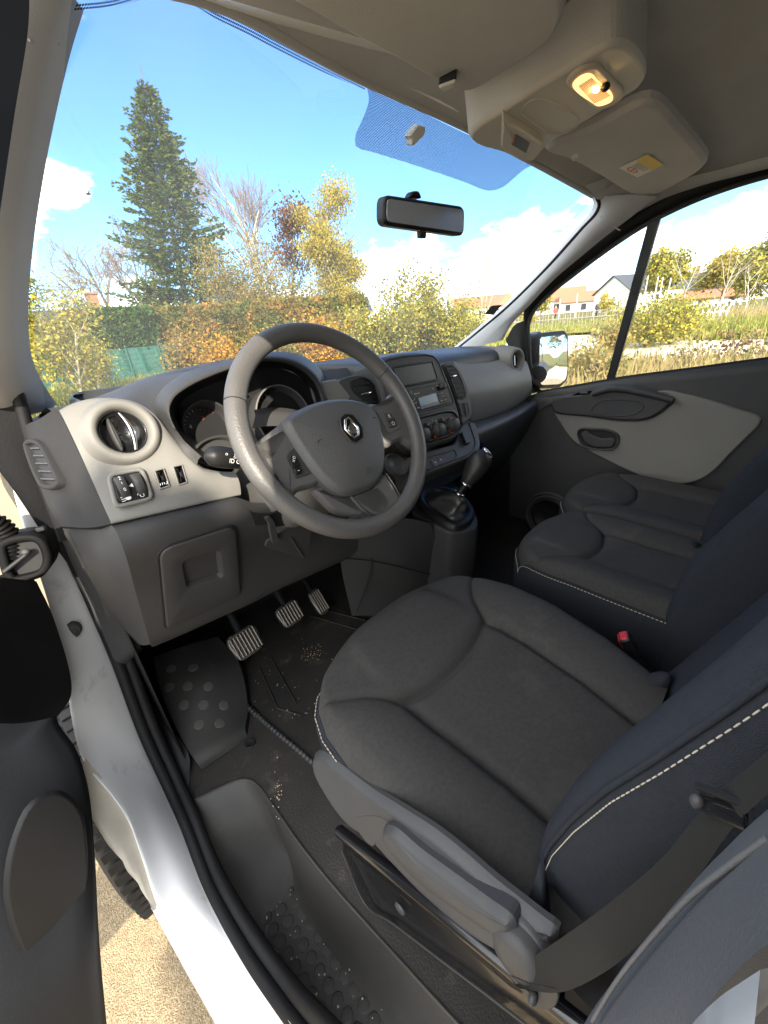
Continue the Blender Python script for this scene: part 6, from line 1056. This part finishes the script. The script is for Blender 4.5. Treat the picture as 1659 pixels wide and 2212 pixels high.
# bare trees
tree('bare_tree', 'leafless spreading tree with brown branches between the chimney and the spruce', 'tree', gp(18.6, 33), hz(12.6, 33), [9, 8, 6, 4], 3, 50, .26, (-.22, .1), m_bark, None, 0, L0=.56, seed=14, rmin=.018, grav=.02, multi=2)
tree('bare_tree', 'tall thin leafless grey tree rising behind the spruce and the olive bush', 'tree', gp(30.8, 40), hz(18.6, 40), [15, 9, 6], 3, 30, .20, (.02, 0), m_birch, None, 0, L0=.85, seed=23, rmin=.016, grav=.05, lf=.7)
tree('russet_tree', 'sparse tree with dark red leaves just before the golden birch', 'tree', gp(34.6, 27), hz(13.4, 27), [13, 7, 3], 3, 26, .09, (.0, 0), m_bark, L_red, 2600, .10, .2, L0=.9, seed=31, rmin=.010, grav=.05, lf=.55)
tree('birch_tree', 'golden birch with hanging yellow leaves, taller of the two birches', 'birch', gp(39.9, 26), hz(14.2, 26), [20, 7, 3], 3, 30, .08, (.0, 0), m_birch, L_gold, 14000, .065, .24, L0=.98, seed=41, rmin=.008, grav=.0, hang=True, group='golden birches', lf=.44)
tree('birch_tree', 'shorter golden birch on the mirror side of the taller one', 'birch', gp(43.0, 25), hz(10.2, 25), [18, 7, 3], 3, 30, .07, (.02, 0), m_birch, L_gold, 9000, .065, .20, L0=.98, seed=43, rmin=.008, grav=.0, hang=True, group='golden birches', lf=.40)
# saplings close on the left
for i, (az, d, el, lab, lf, n, sd) in enumerate(((6.6, 11.5, 10.6, 'multi-stemmed sapling with yellow green leaves hard against the windscreen pillar', L_green, 11000, 51), (9.0, 10.8, 5.2, 'sapling with pale crossing stems and sparse leaves before the green mesh', L_green, 4800, 53), (11.2, 12.5, .6, 'low yellowing sapling with loose twigs leaning over the green mesh', L_green, 2800, 57), (4.0, 13.5, 9.5, 'sapling half hidden behind the windscreen pillar', L_green, 3200, 59))):
    tree('birch_sapling', lab, 'sapling', gp(az, d), hz(el, d), [12, 5, 2], 3, 28, .045, (.01, 0), m_birch, lf, n, .043, .17, L0=.92, seed=sd, rmin=.005, multi=2, grav=.03, group='saplings before the fence', lf=.5)
# hedges
def hedge(name, label, az0, az1, d, z0, z1, leaf, n, thick=.9, seed=1, size=.09, wob=.12):
    t = thing(name, label, 'hedge', tuple(gp((az0+az1)/2, d))); o = gp((az0+az1)/2, d); A, B = gp(az0, d)-o, gp(az1, d)-o; dr = nrm(B-A); nn = np.array([dr[1], -dr[0], 0]); L = np.linalg.norm(B-A)
    u = RNG.uniform(0, 1, n); face = RNG.uniform(0, 1, n); zz = RNG.uniform(z0, z1, n); bl = .5+.5*np.sin(u*L*2.1+seed)*np.sin(zz*2.7+seed*2); off = thick*.5*(1-.35*RNG.uniform(0, 1, n)**2)+.16*bl
    top = face > .72; zz = np.where(top, z1+RNG.normal(0, wob*.5, n)+.10*bl, zz); off = np.where(top, RNG.uniform(-.5, .5, n)*thick, off*np.where(face < .08, -1, 1))
    C = A+dr*(u*L)[:, None]+nn*off[:, None]+ez*zz[:, None]; mb = MB(); leaves(mb, C, size, leaf, .5); mb.build('foliage', t)
    st = MB(); random.seed(seed)
    for k in range(int(L*2.2)): x = random.uniform(0, L); p = A+dr*x+nn*random.uniform(-.2, .2); tube(st, [p, p+np.array([random.gauss(0, .1), random.gauss(0, .1), z1*.5]), p+np.array([random.gauss(0, .2), random.gauss(0, .2), z1*.93])], [.03, .02, .008], m_bark, 4, caps=False)
    core = [A-nn*thick*.22, B-nn*thick*.22, B+nn*thick*.22, A+nn*thick*.22]; st.build('stems', t)
    return t
hedge('clipped_hedge', 'clipped dark green conifer hedge standing above the green mesh fence', 12.6, 18.8, 18.9, .4, 2.42, L_hedge, 15000, .9, 3, .10, .05)
hedge('beech_hedge', 'orange and green beech hedge running from the clipped hedge to the golden birches', 18.6, 44, 19.6, .05, 2.35, L_beech, 34000, 1.0, 5, .085, .2)
hedge('beech_hedge', 'low russet hedge behind the saplings beside the brick chimney', 4, 12.8, 19.4, .3, 2.1, L_beech, 11000, .9, 7, .085, .25)
# green mesh fence with posts
gf = thing('mesh_fence', 'green windbreak mesh fence on thin posts below the clipped hedge', 'fence', tuple(gp(14, 18.2)))
m_mesh = mat('green mesh', (.010, .10, .075), .6, var=(5, (.016, .13, .095)), var2=(40, (.006, .06, .05), .5, .7)); o_ = gp(14, 18.2)
mm = MB(); azs = np.linspace(4, 21.5, 60); mm.grid(np.array([[gp(a, 18.2+.05*math.sin(a*3)+.06*math.sin(a*7+z*3), z)-o_ for a in azs] for z in np.linspace(.02, 1.28, 10)]), m_mesh); mm.build('mesh_panel', gf)
for a in (5, 8.4, 11.8, 15.2, 18.6, 21.5): pm = MB(); tube(pm, [gp(a, 18.12)-o_, gp(a, 18.12, 1.4)-o_], .025, mat('green post', (.02, .12, .09), .5) if a == 5 else bpy.data.materials['green post'], 8); pm.build('post', gf)
wm = MB()
for z in np.linspace(.1, 1.25, 8): tube(wm, [gp(a, 18.13, z)-o_ for a in np.linspace(4, 21.5, 20)], .006, bpy.data.materials['green post'], 4)
wm.build('wire', gf)
# shrubs
def shrub(name, label, az, d, el, wd, leaf, n, seed, size=.07, stems=14, group=None, bark=m_twig, cat='shrub', spread=.2):
    random.seed(seed); t = thing(name, label, cat, tuple(gp(az, d)), group); h = hz(el, d); sm = MB(); tips = []
    for k in range(stems):
        a = random.uniform(0, 6.283); r = wd*math.sqrt(random.random()); hh = h*random.uniform(.55, 1.0)*(1-.25*(r/wd)**2); P = np.array([np.array([math.cos(a)*r*(s**1.2)+random.gauss(0, .03), math.sin(a)*r*(s**1.2)+random.gauss(0, .03), hh*s]) for s in np.linspace(0, 1, 7)]); tube(sm, P, np.linspace(.016, .004, 7), bark, 4, caps=False)
        for i in range(2, 7):
            for _ in range(2):
                q = P[i]+np.array([random.gauss(0, .22), random.gauss(0, .22), random.uniform(.05, .3)])*min(1, wd); tube(sm, [P[i], q], [.006, .003], bark, 3, caps=False); tips += [P[i], q, (q+P[i])/2]
    T = np.array(tips); C = T[RNG.integers(0, len(T), n)]+RNG.normal(size=(n, 3))*spread*np.array([1, 1, .8]); C = C[C[:, 2] > .03]; sm.build('stems', t); lv = MB(); leaves(lv, C, size, leaf, .2); lv.build('foliage', t); return t
shrub('olive_bush', 'tall loose olive bush in front of the spruce and the bare grey tree', 29.6, 22, 11.0, 2.1, L_olive, 22000, 61, .06, 60, spread=.30)
shrub('olive_bush', 'dull green bush under the russet tree', 35.0, 20.5, 6.0, 1.8, L_olive, 12000, 63, .07, 30, spread=.28)
G_ = 'shrubs beyond the dashboard'
for az, d, el, wd, lf, n, sd, lab in ((47.2, 15.5, 3.6, 1.3, L_green, 6000, 71, 'bushy yellow green shrub straight above the radio'), (43.0, 15, 2.6, 1.1, L_green, 5000, 72, 'green shrub below the shorter golden birch'), (51.0, 17.5, 3.9, 1.4, L_green, 6000, 73, 'willowy shrub below the mirror with upright shoots'),
                                       (54.6, 17, 3.0, 1.2, L_green, 5200, 74, 'green shrub beside the passenger windscreen pillar, below the orange roof'), (38.2, 14.6, .9, .9, L_orange, 3600, 75, 'small orange bush seen just above the steering wheel'), (49.4, 19.5, 2.3, .8, L_orange, 2600, 76, 'rusty orange bush between the green shrubs'),
                                       (31.0, 15.2, .2, 1.0, L_beech, 3600, 77, 'low brown bush over the instrument hood'), (25.2, 16.4, -.3, .8, L_orange, 2400, 78, 'low amber bush at the end of the green mesh'), (57.6, 20, 1.2, 1.1, L_green, 3600, 79, 'shrub half hidden by the passenger windscreen pillar'), (35.2, 15.4, .2, .9, L_green, 3400, 80, 'low green bush left of the small orange bush'), (21.0, 17.2, .6, .8, L_beech, 2600, 82, 'amber and green bush hanging over the end post of the mesh')):
    shrub('shrub', lab, az, d, el, wd, lf, n, sd, .062, 22, G_)
for az, d, el, sd, lab in ((49.3, 16.5, 6.2, 91, 'slender upright sapling above the shrubs, nearer the birches'), (52.6, 19, 5.0, 92, 'slender sapling with small leaves below the passenger end of the mirror')): tree('sapling', lab, 'sapling', gp(az, d), hz(el, d), [9, 4], 2, 26, .03, (0, 0), m_twig, L_green, 700, .07, .14, L0=.95, seed=sd, rmin=.006, grav=.06)
# bushes and weeds along the sandy path
for az, d, el, wd, lf, n, sd, lab in ((77.6, 17.2, .4, 1.25, L_green, 7000, 101, 'round yellowing bush between path and meadow, behind the window divider'), (79.9, 18, -.2, .8, L_green, 4200, 102, 'greener bush right beside the round yellowing one'), (74.2, 15.5, -2.2, .5, L_olive, 1500, 103, 'low bush on the path edge beside the door mirror'), (72.8, 9.2, -5.0, .6, L_olive, 1500, 104, 'weedy bush nearest the door mirror'), (82.2, 10.6, -3.4, .30, L_olive, 190, 105, 'thin leafy weed on the edge of the sand'), (85.6, 12.4, -3.2, .42, L_red, 230, 106, 'sparse reddish weed in front of the sand'), (88.2, 11.5, -3.2, .45, L_olive, 260, 107, 'sparse green weed at the rear edge of the side window')):
    shrub('bush', lab, az, d, el, wd, lf, n, sd, .055, 22 if n > 1000 else 7, 'bushes along the sandy path')
def blades(name, az0, az1, d0, d1, hmin, hmax, n, m, label):
    az = RNG.uniform(az0, az1, n); d = np.sqrt(RNG.uniform(d0*d0, d1*d1, n)); a = np.radians(az); cl_n = .5+.5*np.sin(az*5.1)*np.sin(d*3.3+az); h = (hmin+(hmax-hmin)*RNG.uniform(0, 1, n)**1.4)*(.55+.45*cl_n)
    P = np.stack([CAM[0]+d*np.sin(a), CAM[1]+d*np.cos(a), np.full(n, .0)], 1); l = RNG.normal(size=(n, 3))*.16; l[:, 2] = 1; wv = np.stack([np.cos(a), -np.sin(a), 0*a], 1)*(.006+.006*RNG.uniform(0, 1, n))[:, None]*(1+d[:, None]*.06); mid = P+l*(h*.55)[:, None]; tip = P+l*h[:, None]+RNG.normal(size=(n, 3))*np.array([.06, .06, 0])
    V = np.stack([P-wv, P+wv, mid+wv*.8, tip, mid-wv*.8], 1).reshape(-1, 3); mb = MB(); mb.add(V, np.arange(n*5).reshape(n, 5), m, False); o = mb.build(name, None, 'stuff'); o['label'] = label
blades('tall_grass', 68, 97, 7.2, 12.2, .10, .62, 4200, L_dry, 'tall dry grass along the near edge of the sandy path')
blades('tall_grass', 75, 97, 19.3, 25, .25, .9, 7000, L_grassg, 'green and straw grass on the bank behind the sand')
blades('tall_grass', 77, 97, 25, 40, .3, 1.0, 6000, L_dry, 'straw coloured meadow grass farther back')
blades('tall_grass', 22, 62, 12.8, 24, .1, .45, 12000, L_grassg, 'short bright grass in front of the shrubs')
blades('tall_grass', 2, 24, 12.5, 18, .1, .6, 7000, L_grassg, 'rough grass at the foot of the green mesh')
blades('tall_grass', 62, 77, 26, 45, .15, .5, 4000, L_grassg, 'grass among the stakes of the meadow')
# houses
m_ren = mat('white render', (.78, .77, .74), .8); m_tile = mat('orange roof tile', (.42, .17, .09), .8, var=(3, (.34, .14, .08))); m_slate = mat('dark slate', (.07, .075, .085), .6); m_brick = mat('chimney brick', (.40, .19, .11), .85, var=(5, (.30, .14, .09))); m_wood = mat('pale stake', (.30, .27, .22), .8); m_wht = mat('white pole paint', (.82, .82, .80), .5); m_win = mat('window dark', (.03, .035, .045), .2)
def house(label, az, d, w_, dp, zb, wall, rise, rot, m_r, chim=None, wins=2, name='house', flat=False):
    t = thing(name, label, 'house', tuple(gp(az, d))); a = math.radians(rot); X = np.array([math.cos(a), math.sin(a), 0]); Y = np.array([-math.sin(a), math.cos(a), 0]); q = lambda x, y, z: X*x+Y*y+ez*z
    mb = MB(); b = [q(-w_/2, -dp/2, zb), q(w_/2, -dp/2, zb), q(w_/2, dp/2, zb), q(-w_/2, dp/2, zb)]; tp_ = [p+ez*(wall-zb) for p in b]
    mb.grid(np.array([b, tp_]), m_ren, cu=True, smooth=False); mb.add([tp_[0], tp_[3], q(-w_/2, 0, wall+rise)], [[0, 1, 2]], m_ren, False); mb.add([tp_[1], tp_[2], q(w_/2, 0, wall+rise)], [[0, 1, 2]], m_ren, False); mb.build('wall', t)
    rf = MB(); e = .35; 
    for s in (-1, 1):
        A0, A1 = q(-w_/2-e, s*(dp/2+e), wall-rise*e/(dp/2)), q(w_/2+e, s*(dp/2+e), wall-rise*e/(dp/2)); R0, R1 = q(-w_/2-e, 0, wall+rise), q(w_/2+e, 0, wall+rise); n = nrm(np.cross(A1-A0, R0-A0)); n = n if n[2] > 0 else -n; prism(rf, np.array([A0, A1, R1, R0])+n*.14, n, .13, m_r, .02, back=True)
    ro = rf.build('roof', t)
    if chim: cb = MB(); x, y, cw_, ch_ = chim; box(cb, q(x, y, wall+rise*(1-abs(y)/(dp/2))+ch_*.35), (cw_, ch_*1.5, cw_), m_brick, (X, ez, -Y), .02); box(cb, q(x, y-.0, wall+rise*(1-abs(y)/(dp/2))+ch_*1.12), (cw_*1.25, ch_*.10, cw_*1.25), m_brick, (X, ez, -Y), .02); cb.build('chimney', ro)
    for k in range(wins): wb = MB(); x = (k+.5)/wins*w_-w_/2; box(wb, q(x, -dp/2-.01, zb+(wall-zb)*.55), (1.0, 1.2, .06), m_win, (X, ez, -Y), .01); wb.build('window', t)
    return t
house('house behind the clipped hedge showing a grey roof and a brick chimney', 11.6, 34, 11, 8, 0, 1.6, 1.9, -12, m_slate, (1.2, -.9, .6, 1.15), 2)
house('low white house glimpsed between the russet tree and the golden birch', 37.6, 52, 12, 8, 0, 2.6, 1.6, -38, m_slate, None, 3)
house('white house with orange tiles just left of the passenger windscreen pillar', 58.9, 80, 9, 7, 0, 2.6, 1.6, -58, m_tile, None, 3)
house('house with orange hipped roof above the door mirror', 67.6, 110, 11, 8, 0, 3.0, 2.4, -66, m_tile, None, 3)
house('long low house with brown roof behind the stakes', 70.6, 105, 9, 7, 0, 2.4, 1.8, -70, m_tile, None, 3)
house('tall white gabled house with dark slate roof crossed by the window divider', 75.9, 82, 9.5, 7.5, 0, 3.0, 2.2, -32, m_slate, (3, 0, .8, .9), 1)
house('grey roofed house behind the bright tree', 80.8, 90, 13, 9, 0, 2.6, 2.2, -84, m_slate, (0, 0, .8, .9), 2)
house('low building with a bright orange roof behind the white poles', 81.9, 84, 10.5, 6, 0, 1.2, .9, -82, m_tile, None, 3)
house('house with slate roof and chimney at the rear edge of the side window', 86.0, 105, 14, 9, 0, 4.0, 2.6, -86, m_slate, (3, 0, .9, 1.2), 2)
# white poles in the meadow
def pole(a0, a1, d, r=.07, m=None, label=None, group='white poles in the meadow', name='white_pole', k=0):
    t, b = at(a0, x=None, y=None, pl=(gp(77, d), np.array([math.sin(1.34), math.cos(1.34), 0]))), at(a1, pl=(gp(77, d), np.array([math.sin(1.34), math.cos(1.34), 0])))
    b = np.array([t[0], t[1], 0.]); mb = MB(); tube(mb, [b, t], [r, r*.8], m or m_wht, 8); ell(mb, t, r*.8, r*.5, r*.8, m or m_wht, None, 8, 6); o = mb.build(name); tag(o, label, 'pole', group)
pl_lab = 'slim white pole standing in the meadow beside the low building with the orange roof'
for x0, y0, x1, y1 in ((895, 140, 862, 390), (960, 145, 935, 345), (990, 150, 965, 350), (1040, 155, 1012, 380), (915, 240, 900, 390), (1003, 240, 985, 380)): pole(zd('R', [(x0, y0)])[0], zd('R', [(x1, y1)])[0], 52, .05, None, pl_lab)
for x0, y0, x1, y1 in ((335, 290, 325, 400), (445, 255, 430, 410), (556, 272, 545, 410)): pole(zd('R', [(x0, y0)])[0], zd('R', [(x1, y1)])[0], 58, .06, None, 'slim white post above the rows of stakes behind the door mirror', 'white posts above the stakes')
# stakes: rows of small posts round young plants
random.seed(5)
def stake(p, h, lab, grp, r=.018, tilt=0.):
    mb = MB(); tube(mb, [p, p+np.array([tilt+random.gauss(0, .02), random.gauss(0, .02), h])], [r, r*.85], m_wood, 6); tag(mb.build('stake'), lab, 'stake', grp)
for k in range(30): stake(gp(62.6+k*.40+random.gauss(0, .06), 33.5+random.gauss(0, .5)), random.uniform(.95, 1.2), 'pale wooden stake in the long row behind the door mirror', 'stakes behind the door mirror')
for k in range(14): stake(gp(65+k*.62, 48+random.gauss(0, 1)), random.uniform(.9, 1.3), 'pale wooden stake in the far row behind the door mirror', 'far stakes behind the door mirror', .03)
for k in range(12): stake(gp(81.0+k*.36, 28+random.gauss(0, .4)), random.uniform(1.0, 1.25), 'pale wooden stake in the row below the low building with the orange roof', 'stakes in the meadow')
for k in range(8): stake(gp(85.6+k*.5, 27+random.gauss(0, .8)), random.uniform(.9, 1.2), 'pale wooden stake among the straw grass near the rear edge of the side window', 'stakes near the window edge')
rk = thing('bike_rack', 'white leaning hoops of a rack in the meadow behind the row of stakes', 'rack', tuple(gp(82.6, 30)))
for k in range(6):
    o0 = gp(81.5+k*.52, 30)-gp(82.6, 30); hb_ = MB(); tube(hb_, crom([o0+ez*.0, o0+np.array([.0, -.05, .75]), o0+np.array([.02, -.28, 1.15]), o0+np.array([.02, -.5, .9])], 14), .045, m_wht, 7); hb_.build('hoop', rk)
rl_ = MB(); tube(rl_, [gp(81.3, 30, .62)-gp(82.6, 30), gp(84.3, 30, .62)-gp(82.6, 30)], .04, m_wht, 6); rl_.build('rail', rk)
rf_ = thing('rail_fence', 'thin pale rail fence running behind the long row of stakes', 'fence', tuple(gp(69, 42)))
for z in (.55, 1.0): r3 = MB(); tube(r3, [gp(a, 42, z)-gp(69, 42) for a in np.linspace(61, 78, 16)], .035, m_wood, 6); r3.build('rail', rf_)
for k in range(12): r4_ = MB(); tube(r4_, [gp(61.5+k*1.45, 42.1)-gp(69, 42), gp(61.5+k*1.45, 42.1, 1.1)-gp(69, 42)], .045, m_wood, 6); r4_.build('post', rf_)
# trees of the far side
for az, d, el, lf, n, sd, sz, lab, kids in ((78.6, 60, 4.6, L_green, 3200, 111, .26, 'round yellow green tree rising behind the white poles', [8, 5, 3]), (83.2, 66, 3.6, L_gold, 2600, 112, .28, 'yellow and orange tree behind the low building with the orange roof', [8, 5, 3]), (84.6, 72, 3.0, L_olive, 2400, 113, .28, 'dark green tree beside the yellow and orange one', [8, 5, 3]), (87.2, 44, 5.0, L_green, 3600, 114, .2, 'large yellowing tree at the rear edge of the side window', [9, 6, 3]), (66.0, 62, 2.1, L_green, 900, 115, .2, 'small leafy tree over the orange hipped roof', [7, 4, 2]), (72.9, 50, .9, L_gold, 500, 116, .15, 'small golden tree in front of the gabled house', [6, 4, 2]), (64.6, 36, .3, L_gold, 600, 117, .12, 'young yellow tree above the long row of stakes', [6, 4, 2])):
    tree('tree', lab, 'tree', gp(az, d), hz(el, d), kids, 3, 44, lean=(0, 0), bark=m_bark, leaf=lf, nleaf=int(n*2.2), lsize=sz*.8, lspread=hz(el, d)*.06, L0=.62, seed=sd, rmin=.012, r0=.10, group='trees beyond the meadow')
for az, d, el, sd, lab in ((79.9, 34, 7.4, 121, 'very thin bare young tree leaning over the greener bush'), (83.4, 33, 4.6, 122, 'thin bare young tree beside the rack'), (85.6, 36, 2.9, 123, 'thin young tree before the large yellowing tree'), (58.9, 24, 6.4, 124, 'slender bare tree beside the passenger windscreen pillar, below the cloud')):
    tree('young_tree', lab, 'tree', gp(az, d), hz(el, d), [7, 3], 2, 30, .035, (.02, .0), m_birch, L_gold if sd == 124 else None, 120 if sd == 124 else 0, .08, .12, L0=.95, seed=sd, rmin=.010, grav=.05, group='thin young trees')
# two people far off in the meadow
def person(label, az, d, top, legs, seed):
    o = gp(az, d); J = [(0, 0, .95), (0, 0, 1.18), (0, 0, 1.42), (0, 0, 1.53), (0, -.01, 1.68), (-.19, 0, 1.42), (-.25, .03, 1.16), (-.22, -.10, .92), (.19, 0, 1.42), (.26, -.02, 1.16), (.28, .05, .92), (-.09, 0, .9), (-.11, -.06, .48), (-.12, .02, .06), (-.12, -.10, .03), (.09, 0, .9), (.13, .10, .48), (.14, .16, .06), (.14, .05, .03), (0, -.01, 1.75)]
    Ed = [(0, 1), (1, 2), (2, 3), (3, 4), (4, 19), (2, 5), (5, 6), (6, 7), (2, 8), (8, 9), (9, 10), (0, 11), (11, 12), (12, 13), (13, 14), (0, 15), (15, 16), (16, 17), (17, 18)]
    Rr_ = [.15, .14, .16, .06, .095, .07, .05, .04, .07, .05, .04, .10, .07, .05, .04, .10, .07, .05, .04, .07]
    me = bpy.data.meshes.new('person'); me.from_pydata(J, Ed, []); ob = bpy.data.objects.new('person', me); S.collection.objects.link(ob); sk2 = ob.modifiers.new('Skin', 'SKIN');
    for i, r in enumerate(Rr_): me.skin_vertices[0].data[i].radius = (r, r)
    me.skin_vertices[0].data[0].use_root = True; sb2 = ob.modifiers.new('Sub', 'SUBSURF'); sb2.levels = 1; sb2.render_levels = 2
    dg = bpy.context.evaluated_depsgraph_get(); nm = bpy.data.meshes.new_from_object(ob.evaluated_get(dg)); ob.modifiers.clear(); ob.data = nm
    for m in (top, legs, bpy.data.materials.get('skin') or mat('skin', (.5, .32, .24), .6), bpy.data.materials.get('hair') or mat('hair', (.05, .035, .025), .7)): nm.materials.append(m)
    for p in nm.polygons: z = p.center.z; p.material_index = 0 if .93 < z < 1.5 else 1 if z <= .93 else 2 if z < 1.70 else 3
    for p in nm.polygons: p.use_smooth = True
    ob.location = o; ob.rotation_euler = (0, 0, math.radians(-az+30)); tag(ob, label, 'person')
person('person in a dark jacket and dark trousers standing on the far meadow path', 72.1, 57, mat('navy jacket', (.03, .035, .05), .8), mat('dark trousers', (.025, .025, .03), .8), 1)
person('person in a red top walking on the far meadow path', 67.6, 60, mat('red top', (.42, .08, .06), .8), bpy.data.materials['dark trousers'], 2)
# bird in front of the cloud
bd = MB(); p = gp(16.35, 30, hz(13.5, 30)); Bb = basis((-.3, -1, .2)); ell(bd, p, .10, .05, .06, m_deep, Bb, 12, 8); ell(bd, p+Bb[0]*.10+Bb[1]*.02, .04, .04, .04, m_deep, Bb, 8, 6)
for s in (-1, 1): bd.add([p+Bb[0]*.05, p-Bb[0]*.05, p-Bb[0]*.12*s+Bb[1]*.16-Bb[2]*.1*s, p+Bb[0]*(.02-.14*s)+Bb[1]*.18-Bb[2]*.12*s], [[0, 1, 2, 3]], m_deep, False)
tag(bd.build('bird'), 'small dark bird flying in front of the white cloud', 'bird')
# unseen tree added behind the van to shade the door sill and the seat
random.seed(3); shade_tree = thing('young_tree', 'unseen round-headed tree added behind the van on the driver side to cast shade', 'tree', (-3.26, -3.73, 0)); tkk = MB(); tube(tkk, [(0, 0, 0), (.02, 0, 1.2), (0, .02, 2.5), (0, 0, 3.4)], [.06, .05, .04, .02], m_bark, 9)
for k in range(16): a = k*2.4; tube(tkk, [(0, 0, 2.6+.05*k), (.25*math.cos(a), .25*math.sin(a), 2.85+.045*k), (.48*math.cos(a), .48*math.sin(a), 2.95+.04*k)], [.02, .012, .004], m_bark, 5)
tkk.build('trunk', shade_tree); q_ = RNG.normal(size=(9000, 3)); q_ /= np.linalg.norm(q_, axis=1)[:, None]; q_ *= (RNG.uniform(0, 1, 9000)**.4)[:, None]*(1+.14*np.sin(q_[:, :1]*7)*np.sin(q_[:, 1:2]*6+q_[:, 2:]*5)); lvv = MB(); leaves(lvv, q_*np.array([.56, .56, .52])+np.array([.10, -.06, 3.2]), .075, L_green); lvv.build('crown', shade_tree)
# what the outside mirror shows behind the van
for i, (az, d, h, lf, sd) in enumerate(((128, 45, 9, L_olive, 131), (136, 55, 11, L_olive, 132), (143, 48, 10, L_hedge, 133), (150, 60, 12, L_olive, 134), (158, 40, 9, L_olive, 135), (166, 44, 9, L_hedge, 136), (120, 60, 8, L_gold, 137))):
    tree('tree', ['orange tree reflected in the door mirror', 'dark tree reflected in the door mirror'][0 if i == 6 else 1], 'tree', gp(az, d), h, [8, 5, 3], 3, 46, None, (0, 0), m_bark, L_orange if i == 6 else lf, 2200, .32, .55, L0=.6, seed=sd, rmin=.03, group='trees behind the van' if i != 6 else 'golden tree behind the van')
